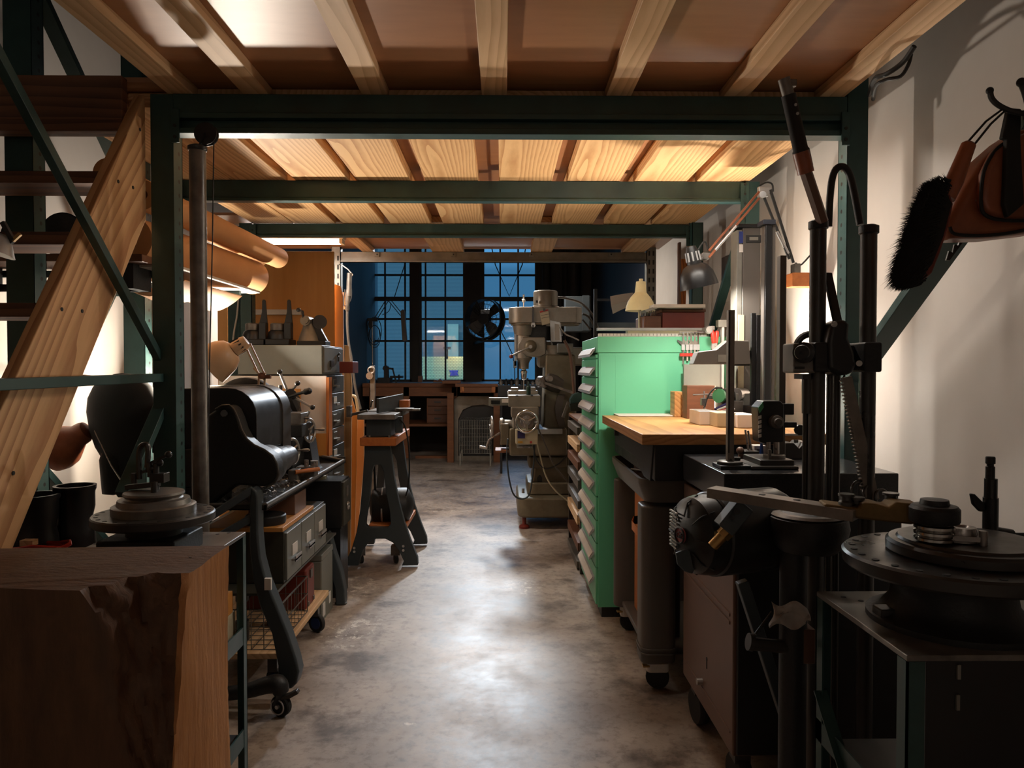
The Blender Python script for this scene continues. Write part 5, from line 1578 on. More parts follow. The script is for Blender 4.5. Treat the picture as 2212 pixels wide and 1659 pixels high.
solo('wood_block', MB().px(903, 812, 912, 826, 11.5, 11.6), M['brownwood'], 'little upright wood block on the bench between the first two windows', 'block')
solo('parts_tray', MB().pprism([(935, 826), (938, 820), (946, 822), (950, 818), (955, 822), (960, 826)], 11.4, 11.6), M['brownwood'], 'low heap of small parts on the bench by the second window', 'tray')
t = thing('tool_rack', 'dark shelf with bottles and tools at the far end of the bench behind the mill', 'shelf', (PK(1115, 0, 9.5).x, 9.5, 0))
part('body', MB().px(1075, 832, 1175, 858, 9.6, 10.0).bx(PK(1080, 0, 9.6).x, PK(1085, 0, 9.6).x, 9.65, 9.95, 0, PK(0, 858, 9.6).z).bx(PK(1165, 0, 9.6).x, PK(1170, 0, 9.6).x, 9.65, 9.95, 0, PK(0, 858, 9.6).z), M['black'], t, 0.003)
rnd = random.Random(5)
for k in range(8):
    px = 1082 + k * 11.5
    h = rnd.uniform(8, 15)
    b0 = PK(px, 832, 9.75)
    b0.z = PK(px, 832, 9.6).z + 0.001
    hh = h * 9.75 / F
    o = solo('tool_bottle', MB().lathe(b0, [(0.028, 0), (0.028, hh * 0.6), (0.012, hh * 0.75), (0.012, hh), (0, hh)], n=12), M['worn'] if k % 3 == 0 else M['black'], 'small %s bottle on the dark shelf behind the mill, %s from the window bench' % ('grey' if k % 3 == 0 else 'black', ordn[k]), 'bottle', 'bottles behind the milling machine')

# drum fan
Y = 10.9
c = PK(1047, 689, Y)
fd = V((-0.42, -1, 0.02)).normalized()
t = thing('drum_fan', 'round black drum fan mounted on the pier in front of the bright blue window', 'fan', tuple(c))
R = 0.285
part('housing', MB().lathe(c - fd * 0.08, [(R, 0), (R + 0.012, 0.005), (R, 0.03), (R, 0.15), (R + 0.012, 0.17), (R - 0.004, 0.17), (R - 0.008, 0.03), (R - 0.008, 0)], fd, 40, cap=False), M['iron'], t)
a_, b_, d_ = frame_of(fd)
gr = MB()
for s_ in (-0.08, 0.088):
    for rr in (0.10, 0.16, 0.22): gr.ring(c + fd * s_, fd, rr, 0.0025, 36, 5)
    for i in range(28):
        q = 2 * PI * i / 28
        gr.cyl(c + fd * s_ + (a_ * math.cos(q) + b_ * math.sin(q)) * 0.07, c + fd * s_ + (a_ * math.cos(q + 0.18) + b_ * math.sin(q + 0.18)) * R, 0.0022, n=5)
part('grille', gr, M['dark'], t)
part('motor', MB().cyl(c - fd * 0.07, c + fd * 0.06, 0.08, n=24).box(c + fd * 0.03 + V((0.02, 0, 0.1)), (0.13, 0.06, 0.06)), M['black'], t)
for i in range(4):
    q = PI / 4 + i * PI / 2
    u = a_ * math.cos(q) + b_ * math.sin(q)
    v = fd.cross(u)
    part('blade', MB().plate([[c + u * 0.07 - v * 0.05 + fd * 0.02, c + u * 0.07 + v * 0.03 - fd * 0.03], [c + u * 0.17 - v * 0.09 + fd * 0.04, c + u * 0.17 + v * 0.06 - fd * 0.03], [c + u * 0.265 - v * 0.11 + fd * 0.03, c + u * 0.265 + v * 0.05 - fd * 0.02]], fd * 0.003), M['dark'], t)
part('yoke', MB().tube([c + (b_ * math.sin(q) + a_ * math.cos(q)) * (R + 0.035) for q in [PI + PI * k / 20 for k in range(21)]], 0.014, 8), M['iron'], t)
part('wall_arm', MB().bar(c + V((0, 0.1, -R - 0.02)), (PK(1024, 0, 12.4).x, YB, c.z - R - 0.02), 0.04, 0.04), M['iron'], t)
# cords in the bright window
solo('blind_cord', MB().tube([V((PK(1040, 0, 12.4).x, 12.49, 4.19)), PK(1070, 572, 12.42), PK(1100, 640, 12.42), PK(1128, 572, 12.42), V((PK(1158, 0, 12.4).x, 12.49, 4.19))], 0.009, 6), M['ink'], 'V-shaped black cord hanging in front of the bright blue window', 'cord')
solo('fan_cable', MB().tube([PK(1078, 708, 10.88), PK(1095, 740, 10.8), PK(1108, 768, 10.75), PK(1112, 800, 10.7), PK(1112, 835, 10.66)], 0.007, 6), M['ink'], 'thin cable running from the drum fan down to the mill', 'cable')
for p, wd in ((1180, 18), (1212, 6), (1222, 4), (1240, 26)):
    x0 = PK(p, 700, 12.3).x
    solo('wall_pipe', MB().cyl((x0, 12.35, 0.0), (x0, 12.35, 4.5), wd * 12.3 / F / 2, n=14), M['darkwall'], 'grey vertical pipe on the rear wall behind the mill motor, %s from the windows' % ordn[(1180, 1212, 1222, 1240).index(p)], 'pipe', 'pipes on the rear wall')

# ================================================================ milling machine
MY = 6.45
def PM(px, py, Y=MY): return at(px, py, Y)
t = thing('milling_machine', 'big grey vertical milling machine with a round motor at the end of the aisle', 'milling machine', (PM(1185, 0).x, 6.7, 0))
mill = t
hx, hy = PM(1133, 0).x, 6.60
# base
rr = roundrect(PM(1119, 0, 6.2).x, PM(1119, 0, 6.2).x + 0.66, 6.28, 7.1, 0.10)
zb_ = PM(0, 1080, 6.25).z
part('base', MB().prism([(x, y, 0.10) for x, y in rr], (0, 0, zb_ - 0.10)), M['milld'], t, 0.02)
rr = roundrect(PM(1140, 0, 6.4).x, PM(1140, 0, 6.4).x + 0.54, 6.42, 7.0, 0.08)
part('base_step', MB().prism([(x, y, zb_) for x, y in rr], (0, 0, PM(0, 1046, 6.4).z - zb_)), M['milld'], t, 0.015)
for x in (PM(1133, 0, 6.35).x, PM(1133, 0, 6.35).x + 0.5):
    for y in (6.36, 7.0):
        f = part('levelling_foot', MB().lathe((x, y, 0), [(0.045, 0), (0.045, 0.02), (0.03, 0.03), (0.018, 0.035), (0.018, 0.10), (0, 0.10)], n=18), M['redcase'], t)
for px, py in ((1130, 1060), (1134, 1082)): part('bolt', MB().cyl(PM(px, py, 6.34) - V((0, 0, 0.02)), PM(px, py, 6.34) + V((0, 0, 0.02)), 0.012, n=10), M['steel'], t)
# column
cxa, cxb = PM(1150, 0).x, PM(1150, 0).x + 0.40
col = [(cxa, 0.35), (cxb, 0.35), (cxb - 0.02, 1.5), (cxa + 0.12, 1.5), (cxa + 0.10, 0.9), (cxa + 0.03, 0.6)]
part('column', MB().prism([(x, 6.48, z) for x, z in col], (0, 0.42, 0)), M['milld'], t, 0.02)
part('column_window', MB().pprism([(1161, 1046), (1161, 1032), (1166, 1026), (1171, 1032), (1171, 1046)], 6.465, 6.48), M['ink'], t)
# knee
part('knee', MB().px(1100, 925, 1225, 985, 6.35, 6.8), M['milld'], t, 0.02)
part('knee_lower', MB().px(1142, 985, 1225, 1012, 6.42, 6.8), M['milld'], t, 0.02)
part('saddle', MB().px(1108, 892, 1165, 926, 6.30, 6.85), M['mill'], t, 0.01)
part('saddle_slide', MB().px(1160, 927, 1215, 938, 6.3, 6.6), M['alu'], t, 0.004)
# table along the depth
ta = MB().bx(PM(1098, 0, 5.95).x, PM(1098, 0, 5.95).x + 0.26, 5.98, 7.2, PM(0, 880, 5.95).z, PM(0, 855, 5.95).z)
tb = part('table', ta, M['mill'], t, 0.006)
part('table_slot', MB().bx(PM(1098, 0, 5.95).x + 0.06, PM(1098, 0, 5.95).x + 0.08, 5.975, 7.2, PM(0, 857, 5.95).z, PM(0, 855, 5.95).z + 0.001).bx(PM(1098, 0, 5.95).x + 0.18, PM(1098, 0, 5.95).x + 0.2, 5.975, 7.2, PM(0, 857, 5.95).z, PM(0, 855, 5.95).z + 0.001), M['ink'], tb)
part('table_bracket', MB().px(1104, 878, 1164, 902, 5.96, 6.3), M['mill'], t, 0.012)
handwheel(PM(1138, 911, 5.88), (-0.12, -1, 0.04), 0.084, t, M['chrome'])
part('feed_hub', MB().lathe(PM(1138, 911, 5.98), [(0.0, -0.09), (0.022, -0.09), (0.03, -0.05), (0.05, -0.04), (0.055, 0.0), (0, 0)], (0, 1, 0), 24), M['steel'], t)
pb = part('power_feed', MB().px(1114, 928, 1162, 960, 5.94, 6.06), M['cream'], t, 0.006)
part('print_panel', MB().px(1118, 931, 1134, 947, 5.937, 5.94), M['purple'], pb)
part('print_strip', MB().px(1119, 953, 1129, 957, 5.937, 5.94), M['yellow'], pb)
part('dial', MB().cyl(PM(1147, 955, 5.94), PM(1147, 955, 5.925), 0.010, n=12), M['red'], pb)
part('feed_shelf', MB().px(1117, 964, 1150, 968, 5.98, 6.2), M['steel'], t)
# front cross-feed and knee crank toward the aisle
cf = PM(1078, 918, 6.45)
part('cross_feed', MB().lathe(cf, [(0.0, 0), (0.03, 0), (0.06, 0.01), (0.062, 0.03), (0.045, 0.05), (0.045, 0.11), (0.06, 0.12), (0.06, 0.20), (0, 0.2)], (1, 0, 0), 24), M['mill'], t)
handwheel(PM(1062, 922, 6.45), (1, 0.1, 0), 0.085, t, M['steel'], knob=False)
part('crank', MB().tube([PM(1080, 935, 6.4), PM(1056, 950, 6.4), PM(1050, 968, 6.4)], 0.009).cyl(PM(1052, 968, 6.4), PM(1036, 965, 6.4), 0.012, n=12), M['steel'], t)
part('knee_front', MB().px(1081, 915, 1100, 962, 6.38, 6.6), M['milld'], t, 0.01)
part('chip_tray', MB().px(1070, 973, 1098, 978, 6.35, 6.6), M['benchwood'], t)
# ram, turret, head
part('turret', MB().cyl((cxa + 0.2, 6.68, 1.5), (cxa + 0.2, 6.68, 1.58), 0.17, n=32), M['mill'], t)
part('ram', MB().px(1180, 750, 1300, 790, 6.52, 6.8), M['mill'], t, 0.015)
part('ram_nose', MB().lathe(PM(1160, 765, 6.64), [(0.0, 0), (0.10, 0.0), (0.12, 0.02), (0.12, 0.12), (0.10, 0.14), (0, 0.14)], (1, 0, 0), 28), M['mill'], t)
hd = MB()
hd.lathe((hx, hy, PM(0, 778).z), [(0.058, 0), (0.075, 0.02), (0.075, 0.25), (0.07, 0.3), (0, 0.3)], n=28)
hd.lathe((hx, hy, PM(0, 797).z), [(0.04, 0), (0.043, 0.003), (0.045, 0.05), (0.058, 0.08)], n=28)
part('head', hd, M['mill'], t)
part('head_casting', MB().pprism([(1118, 745), (1128, 728), (1178, 728), (1180, 765), (1165, 772), (1140, 770), (1118, 755)], hy - 0.10, hy + 0.05), M['mill'], t, 0.012)
part('gear_cover', MB().lathe(PM(1146, 748, hy - 0.10), [(0.0, -0.03), (0.03, -0.03), (0.05, -0.015), (0.055, 0.0), (0, 0)], (0, 1, 0), 24), M['milld'], t)
lv = part('quill_lever', MB().cyl(PM(1146, 749, hy - 0.14), PM(1104, 769, hy - 0.16), 0.008, n=10).cyl(PM(1146, 749, hy - 0.12), PM(1146, 749, hy - 0.15), 0.016, n=14), M['steel'], t)
part('ball_knob', MB().sph(PM(1104, 770, hy - 0.16), 0.018), M['redcase'], lv)
part('quill_stop', MB().px(1111, 722, 1116, 790, hy - 0.05, hy - 0.03).px(1109, 780, 1116, 795, hy - 0.05, hy - 0.03), M['steel'], t)
part('chuck', MB().lathe((hx, hy, PM(0, 822).z), [(0.008, 0), (0.02, 0.006), (0.026, 0.03), (0.026, 0.06), (0.03, 0.065), (0.03, 0.08), (0.02, 0.09), (0.02, 0.11)], n=20), M['chrome'], t)
part('drill_bit', MB().cyl((hx, hy, PM(0, 850).z), (hx, hy, PM(0, 820).z), 0.005, n=10), M['steel'], t)
# belt housing: long rounded cover
za, zb_ = PM(0, 697, 6.5).z, PM(0, 662, 6.5).z
xl, xr = PM(1099, 0, 6.5).x, PM(1259, 0, 6.5).x
rad = 0.125
st = [(xl + rad + rad * math.cos(q), hy + rad * math.sin(q)) for q in [PI / 2 + PI * k / 14 for k in range(15)]] + [(xr - 0.05, hy - rad), (xr, hy - rad + 0.05), (xr, hy + rad - 0.05), (xr - 0.05, hy + rad)]
part('belt_housing', MB().prism([(x, y, za) for x, y in st], (0, 0, zb_ - za)), M['mill'], t, 0.008)
part('housing_plate', MB().prism([(x + (0.02 if x < hx else -0.02), y * 1.0, za - 0.015) for x, y in st], (0, 0, 0.014)), M['milld'], t, 0.004)
part('seam', MB().px(1150, 662, 1152, 697, hy - rad - 0.002, hy - rad), M['ink'], t)
part('housing_neck', MB().cyl((hx, hy, PM(0, 722).z), (hx, hy, za - 0.01), 0.085, 0.10, n=28), M['mill'], t)
part('head_side', MB().px(1142, 698, 1180, 732, hy - 0.06, hy + 0.08), M['iron'], t, 0.008)
mp_ = PM(1179, 0, 6.6).x
mt = part('motor', MB().lathe((mp_, hy, zb_), [(0.118, 0.0), (0.118, 0.012), (0.108, 0.016), (0.108, 0.135), (0.104, 0.145), (0.098, 0.15), (0, 0.152)], n=36), M['mill'], t)
part('terminal', MB().px(1158, 649, 1162, 654, hy - 0.115, hy - 0.10), M['ink'], mt)
part('drawbar', MB().lathe((hx - 0.002, hy, zb_), [(0.006, 0), (0.006, 0.05), (0.016, 0.05), (0.016, 0.075), (0.008, 0.08), (0.008, 0.1), (0.01, 0.105), (0.008, 0.12), (0, 0.12)], n=14), M['chrome'], t)
# swinging light / second wheel behind the chuck
part('side_arm', MB().bar(PM(1170, 825, 6.35), PM(1243, 850, 6.25), 0.024, 0.024), M['worn'], t, 0.004)
part('side_wheel', MB().lathe(PM(1171, 825, 6.36), [(0.03, -0.03), (0.05, -0.03), (0.05, 0.03), (0.03, 0.03)], (0.6, -1, 0), 24).lathe(PM(1183, 818, 6.34), [(0.0, 0), (0.024, 0), (0.024, 0.05), (0, 0.05)], (0.5, -1, 0), 18), M['steel'], t)
part('motor_body', MB().lathe(PM(1180, 822, 6.4), [(0.0, -0.02), (0.07, 0.0), (0.075, 0.08), (0.06, 0.14), (0, 0.15)], (0.9, 0.1, -0.35), 24), M['greyplastic'], t)
part('way_cover', MB().plate([[PM(1215 + dx, 852 + i * 14, 6.4 - 0.0) + V((0, 0, 0)) for dx in (-10 - 6 * math.sin(i * 0.7), 6 - 6 * math.sin(i * 0.7))] for i in range(6)], (0, 0.02, 0)), M['greyplastic'], t)
# vise with readout, bottle, tool on table
zt = PM(0, 855, 5.95).z
t = thing('machine_vise', 'grey machine vise with a digital scale on the mill table', 'vise', (PM(1120, 0).x, 6.3, zt))
part('body', MB().bx(PM(1098, 0, 6.2).x, PM(1163, 0, 6.2).x, 6.2, 6.5, zt + 0.001, zt + 0.03).bx(PM(1104, 0, 6.25).x, PM(1120, 0, 6.25).x, 6.25, 6.45, zt + 0.03, zt + 0.055).bx(PM(1138, 0, 6.25).x, PM(1158, 0, 6.25).x, 6.25, 6.45, zt + 0.03, zt + 0.058), M['mill'], t, 0.004)
part('screw', MB().cyl(PM(1060, 867, 6.3), PM(1100, 862, 6.3), 0.008, n=10), M['steel'], t)
t = thing('digital_readout', 'slim digital scale display on the aisle side of the mill table', 'readout', tuple(PM(1086, 875, 6.05)))
part('case', MB().px(1056, 859, 1101, 876, 6.0, 6.06), M['greybox'], t, 0.003)
part('display', MB().px(1061, 865, 1080, 873, 5.996, 6.0), M['screen'], t)
part('buttons', MB().px(1084, 862, 1100, 870, 5.996, 6.0), M['paper'], t)
part('mount', MB().px(1096, 862, 1104, 872, 6.06, 6.12), M['greybox'], t)
zq = PM(0, 880, 5.97).z
b0 = PM(1143, 880, 5.935)
solo('oil_bottle', MB().lathe((b0.x, 6.06, zt + 0.001), [(0.016, 0), (0.018, 0.004), (0.018, 0.065), (0.008, 0.075), (0.008, 0.09), (0.004, 0.11), (0, 0.11)], n=18), M['greenbottle'], 'small green oil bottle with a nozzle on the mill table', 'bottle')
t = thing('paper_tag', 'cream paper tag with a red top clipped to the mill belt cover', 'tag', tuple(PM(1177, 702, hy - rad)))
tg = [(1165, 672), (1184, 668), (1188, 698), (1171, 703)]
part('sheet', MB().pprism(tg, hy - rad - 0.014, hy - rad - 0.011), M['cream'], t)
part('header', MB().pprism([(1166, 672), (1184, 668), (1184.5, 671), (1166.5, 676)], hy - rad - 0.0155, hy - rad - 0.014), M['red'], t)
part('clip', MB().px(1173, 666, 1178, 672, hy - rad - 0.018, hy - rad - 0.002), M['dark'], t)
part('ruled_lines', MB().pprism([(1169, 681), (1185, 678), (1185, 679), (1169, 682)], hy - rad - 0.0148, hy - rad - 0.014).pprism([(1170, 687), (1186, 684), (1186, 685), (1170, 688)], hy - rad - 0.0148, hy - rad - 0.014), M['greyplastic'], t)
t = thing('wrench', 'open ended wrench hanging from the seam of the mill belt cover', 'wrench', tuple(PM(1152, 700, hy - rad - 0.01)))
part('shank', MB().pprism([(1150, 665), (1153, 665), (1154, 697), (1149, 697)], hy - rad - 0.012, hy - rad - 0.006), M['dark'], t)
part('jaw', MB().pprism([(1148, 697), (1155, 697), (1157, 704), (1153, 708), (1153, 702), (1150, 702), (1150, 708), (1147, 704)], hy - rad - 0.012, hy - rad - 0.006), M['steel'], t)
t = thing('control_box', 'silver electrical control box on an arm beside the mill head', 'control box', tuple(PM(1200, 738, 6.25)))
part('case', MB().prism([PM(1188, 692, 6.22), PM(1190, 738, 6.22), PM(1211, 738, 6.30), PM(1209, 696, 6.30)], (0.02, 0.10, 0)), M['alu'], t, 0.004)
part('panel', MB().prism([PM(1198, 699, 6.215), PM(1199, 735, 6.215), PM(1209, 735, 6.25), PM(1208, 701, 6.25)], (0.0, -0.004, 0)), M['paper'], t)
part('arm', MB().bar(PM(1205, 715, 6.34), PM(1212, 722, 6.53), 0.03, 0.03), M['dark'], t)
part('power_box', MB().px(1205, 742, 1238, 762, 6.4, 6.52), M['greybox'], t, 0.004)
part('conduit', MB().tube([PM(1209, 708, 6.3), PM(1222, 722, 6.4), PM(1236, 728, 6.5), PM(1250, 735, 6.6)], 0.007, 8, smooth=4), M['white'], t)
t = thing('wall_cabinet', 'dark grey electrical cabinet behind the mill head', 'cabinet', tuple(PM(1245, 715, 7.3)))
part('body', MB().px(1222, 640, 1275, 716, 7.35, 7.55), M['charcoal'], t, 0.004)
part('side_panel', MB().px(1258, 638, 1273, 714, 7.33, 7.35), M['charcoal'], t)
part('bracket', MB().bar((PM(1250, 0, 7.45).x, 7.5, PM(0, 700, 7.4).z), (XR, 7.5, PM(0, 700, 7.4).z), 0.05, 0.05), M['charcoal'], t)
cabs = [
    ([(1204, 642), (1225, 645), (1255, 655), (1280, 680), (1290, 705), (1292, 710)], 0.010, 'greyplastic', 'thick grey cable arching from the mill motor to the green cabinet', 6.62),
    ([(1258, 678), (1270, 683), (1280, 697), (1286, 712)], 0.010, 'greyplastic', 'shorter grey cable curving from the belt cover to the green cabinet', 6.62),
    ([(1258, 690), (1268, 702), (1276, 713)], 0.008, 'greyplastic', 'lowest of the grey cables behind the belt cover', 6.62),
    ([(1097, 948), (1095, 985), (1099, 1030), (1108, 1065), (1122, 1077), (1140, 1073), (1148, 1048), (1153, 1000), (1155, 960)], 0.007, 'charcoal', 'dark cable looping low under the mill table handwheel', 6.12),
    ([(1160, 955), (1168, 990), (1180, 1030), (1200, 1060), (1226, 1082)], 0.006, 'cream', 'cream cable sweeping from the power feed to the material rack', 6.12),
    ([(1163, 925), (1180, 965), (1197, 1005), (1226, 1040)], 0.006, 'greyplastic', 'pale grey cable hanging across the mill column', 6.12),
    ([(1152, 962), (1160, 995), (1178, 1012), (1205, 1003), (1224, 985)], 0.006, 'ink', 'black cable drooping below the mill knee', 6.12),
    ([(1219, 735), (1230, 760), (1236, 800), (1240, 850)], 0.012, 'brownsteel', 'brown hose dropping beside the green cabinet top drawers', 6.15),
]
for pts, r, m, lab, Y in cabs:
    solo('cable', MB().tube([PM(x, y, Y) for x, y in pts], r, 8, smooth=6), M[m], lab, 'cable')
t = thing('grinder_guard', 'small bench grinder with a blue-green guard beside the material rack', 'grinder', tuple(PM(1242, 880, 5.95)))
part('guard', MB().pprism([(1232, 880), (1232, 862), (1238, 852), (1250, 848), (1256, 850), (1256, 880)], 5.95, 6.05), M['teal'], t, 0.004)
part('body', MB().pprism([(1233, 888), (1231, 872), (1256, 868), (1256, 888)], 5.93, 5.95), M['black'], t)
part('handle', MB().bar(PM(1228, 868, 5.92), PM(1216, 902, 5.92), 0.025, 0.025), M['worn'], t, 0.004)
solo('wood_wedge', MB().pprism([(1230, 892), (1254, 896), (1254, 909)], 5.80, 5.84), M['yellow'], 'bright orange wedge on top of the material rack', 'wedge')

# ================================================================ material rack past the green cabinet
GX = 0.52
t = thing('material_rack', 'narrow dark rack of stacked bar stock past the green cabinet', 'rack', (GX + 0.3, 5.35, 0))
rz = at(1232, 893, 5.78).z
for y in (4.92, 5.76):
    for x in (GX, GX + 0.6): part('post', MB().bx(x, x + 0.03, y, y + 0.03, 0, rz), M['dark'], t, 0.002)
lv = []
for py in (930, 965, 1000, 1036, 1075, 1110, 1160, 1200):
    z = at(1240, py, 5.4).z
    lv.append(z)
    part('shelf', MB().bx(GX + 0.005, GX + 0.6, 4.93, 5.78, z - 0.01, z), M['dark'], t)
part('top', MB().bx(GX, GX + 0.63, 4.92, 5.79, rz - 0.02, rz), M['brownwood'], t, 0.003)
rnd = random.Random(21)
for i, z in enumerate(lv):
    m = (M['greyplastic'], M['pine'], M['brownwood'], M['worn'])[i % 4]
    nm = ('grey', 'pale wooden', 'brown wooden', 'dark steel')[i % 4]
    for k in range(2):
        x = GX - 0.012 + k * 0.07
        h = 0.05 + 0.02 * rnd.random()
        a = 4.97 + rnd.uniform(-0.02, 0.08)
        solo('stock_bar', MB().bx(x, x + 0.06, a, 5.74, z + 0.001, z + h), m, '%s bar on the %s rack shelf down, %s' % (nm, ordn[i], 'at the aisle edge' if k == 0 else 'behind its neighbour'), 'bar', 'bars in the material rack', 0.003)

# ================================================================ green drawer cabinet
GY0, GY1 = 4.05, 4.82
GZ = at(1291, 727, GY0).z
t = thing('drawer_cabinet', 'tall bright green steel tool cabinet with twelve label drawers', 'cabinet', (GX + 0.36, 4.43, 0))
part('body', MB().bx(GX + 0.008, GX + 0.73, GY0, GY1, 0.06, GZ - 0.09), M['green'], t, 0.003)
part('top_cap', MB().bx(GX, GX + 0.74, GY0 - 0.004, GY1, GZ - 0.088, GZ), M['green'], t, 0.004)
part('plinth', MB().bx(GX + 0.03, GX + 0.72, GY0 + 0.02, GY1 - 0.02, 0.0, 0.06), M['black'], t)
part('corner_seam', MB().bx(GX + 0.018, GX + 0.022, GY0 - 0.0015, GY0, 0.1, GZ - 0.1).bx(GX + 0.1, GX + 0.102, GY0 - 0.001, GY0, 0.1, GZ - 0.1), M['greend'], t)
hy_ = [770, 808, 845, 882, 918, 956, 996, 1038, 1087, 1131, 1178, 1228]
hz = [at(1270, p, 4.44).z for p in hy_]
ed = [GZ - 0.095] + [(hz[i] + hz[i + 1]) / 2 + 0.035 for i in range(11)] + [0.07]
for i in range(12):
    z1, z0 = ed[i] - 0.003, ed[i + 1] + 0.003
    d = part('drawer', MB().bx(GX - 0.004, GX + 0.008, GY0 + 0.016, GY1 - 0.016, z0, z1), M['greend'], t, 0.002)
    z = hz[i] + 0.018
    pf = [(GX - 0.004, z + 0.026), (GX - 0.034, z - 0.016), (GX - 0.034, z - 0.026), (GX - 0.004, z + 0.010)]
    h = part('label_handle', MB().prism([(x, GY0 + 0.07, zz) for x, zz in pf], (0, 0.63, 0)), M['alu'], d, 0.001)
    part('label_card', MB().prism([(GX - 0.0115, GY0 + 0.08, z + 0.0185), (GX - 0.0325, GY0 + 0.08, z - 0.011), (GX - 0.0345, GY0 + 0.08, z - 0.010), (GX - 0.0135, GY0 + 0.08, z + 0.0195)], (0, 0.61, 0)), M['card'], h)
# on top: aluminium bar, ruled scale, toolbox, lamp
solo('ruled_scale', MB().bx(GX + 0.01, GX + 0.62, GY0 + 0.02, GY0 + 0.05, GZ + 0.001, GZ + 0.018), M['paper'], 'long white ruled scale lying along the front of the green cabinet top', 'scale')
sc2 = MB()
for i in range(30): sc2.bx(GX + 0.03 + i * 0.02, GX + 0.032 + i * 0.02, GY0 + 0.0185, GY0 + 0.02, GZ + (0.006 if i % 5 else 0.002), GZ + 0.017)
o = bpy.data.objects['ruled_scale']
mk = mesh_of('ruling', sc2, V(o.location), M['ink'], 0, 38)
mk.parent = o
solo('aluminium_bar', MB().px(1291, 708, 1536, 714, 4.25, 4.3), M['alu'], 'long thin aluminium bar lying across the green cabinet behind the ruled scale', 'bar')
solo('support_block', MB().bx(GX + 0.2, GX + 0.6, 4.25, 4.32, GZ + 0.001, at(1400, 714, 4.25).z - 0.001), M['cream'], 'yellowed strip under the aluminium bar on the green cabinet', 'strip')
Yb = 4.42
t = thing('wooden_tool_chest', 'brown wooden tool chest on the green cabinet under the white tray', 'chest', (at(1480, 0, Yb).x, 4.55, GZ))
part('body', MB().bx(at(1434, 0, Yb).x, at(1526, 0, Yb).x, Yb, 4.78, GZ + 0.001, at(1480, 674, Yb).z), M['redcase'], t, 0.004)
part('lid', MB().bx(at(1432, 0, Yb).x, at(1528, 0, Yb).x, Yb - 0.006, 4.79, at(1480, 674, Yb).z, at(1480, 668, Yb).z), M['brownwood'], t, 0.003)
solo('leather_pouch', MB().bx(at(1394, 0, Yb).x, at(1432, 0, Yb).x, Yb, 4.7, GZ + 0.001, at(1410, 682, Yb).z), M['brownwood'], 'brown wooden box end beside the tool chest on the green cabinet', 'box', bevel=0.006)
t = thing('white_tray', 'white slatted tray lying on the tool chest', 'tray', (at(1460, 0, 4.4).x, 4.5, at(1480, 667, Yb).z))
zq = at(1480, 668, Yb).z
part('panel', MB().bx(at(1414, 0, 4.35).x, at(1528, 0, 4.35).x, 4.35, 4.78, zq + 0.003, zq + 0.024), M['paper'], t, 0.003)
part('edge_strip', MB().prism([(at(1385, 0, 4.5).x, 4.36, zq - 0.01), (at(1416, 0, 4.5).x, 4.36, zq + 0.02), (at(1416, 0, 4.5).x, 4.36, zq + 0.004), (at(1390, 0, 4.5).x, 4.36, zq - 0.022)], (0, 0.2, 0)), M['silverpaint'], t)
sl = MB()
for i in range(9): sl.px(1383 + i * 4, 671, 1385 + i * 4, 682, 4.5, 4.51)
part('comb', sl, M['paper'], t)
solo('pink_cloth', MB().sph((at(1372, 0, 4.45).x, 4.45, GZ + 0.018), (0.05, 0.06, 0.017)).sph((at(1385, 0, 4.45).x, 4.47, GZ + 0.045), (0.06, 0.05, 0.014)), M['leather'], 'folded pink rag beside the yellow lamp on the green cabinet', 'rag')
Yy = 4.55
s0 = at(1386, 633, Yy)
t = thing('desk_lamp', 'cream yellow lamp with a bell shade standing on the green cabinet', 'lamp', (s0.x, Yy, GZ))
part('shade', MB().lathe(at(1383, 672, Yy), [(0.0915, 0), (0.088, 0.02), (0.078, 0.055), (0.06, 0.085), (0.04, 0.108), (0.033, 0.115), (0.031, 0.112), (0.056, 0.084), (0.075, 0.054), (0.087, 0.015)], (0.02, 0, 1), 36, cap=False), M['yellowshade'], t)
sk = part('socket', MB().lathe(at(1384, 632, Yy), [(0.036, 0), (0.033, 0.03), (0.03, 0.066), (0.012, 0.07), (0.012, 0.084), (0, 0.084)], (0.02, 0, 1), 24), M['yellowshade'], t)
part('stem', MB().cyl((at(1384, 0, Yy).x, Yy, GZ + 0.001), (at(1384, 0, Yy).x, Yy, at(0, 640, Yy).z), 0.009, n=12).cyl((at(1384, 0, Yy).x, Yy, GZ + 0.001), (at(1384, 0, Yy).x, Yy, GZ + 0.02), 0.07, n=24), M['cream'], t)
solo('drawing_sheet', MB().plate([[at(1318, 640, 5.8), at(1345, 635, 5.8), at(1368, 632, 5.8)], [at(1320, 660, 5.75), at(1345, 652, 5.76), at(1368, 650, 5.77)], [at(1324, 678, 5.8), at(1345, 668, 5.8), at(1366, 660, 5.8)]], (0, 0.002, 0)), M['paper'], 'curling white paper sheet pinned up behind the yellow lamp', 'paper')
t = thing('pin_board', 'dark stand holding the curling paper sheet behind the green cabinet', 'stand', (at(1330, 0, 5.85).x, 5.85, 0))
part('post', MB().bx(at(1285, 0, 5.84).x, at(1292, 0, 5.84).x, 5.84, 5.88, 0, at(0, 622, 5.84).z), M['ink'], t)
part('rail', MB().px(1290, 645, 1372, 650, 5.815, 5.84), M['navy'], t)
# leaning timber and strips by the slotted upright
solo('leaning_board', MB().bar((at(1452, 712, 5.6).x, 5.6, 0.02), at(1478, 560, 5.75), 0.05, 0.02), M['orangewood'], 'orange board leaning between the slotted upright and the teal post', 'board')
solo('steel_channel', MB().bx(at(1469, 0, 5.3).x, at(1474, 0, 5.3).x, 5.3, 5.34, 0, at(0, 520, 5.3).z), M['brownsteel'], 'slim brown steel channel standing beside the black lamp shade', 'channel')
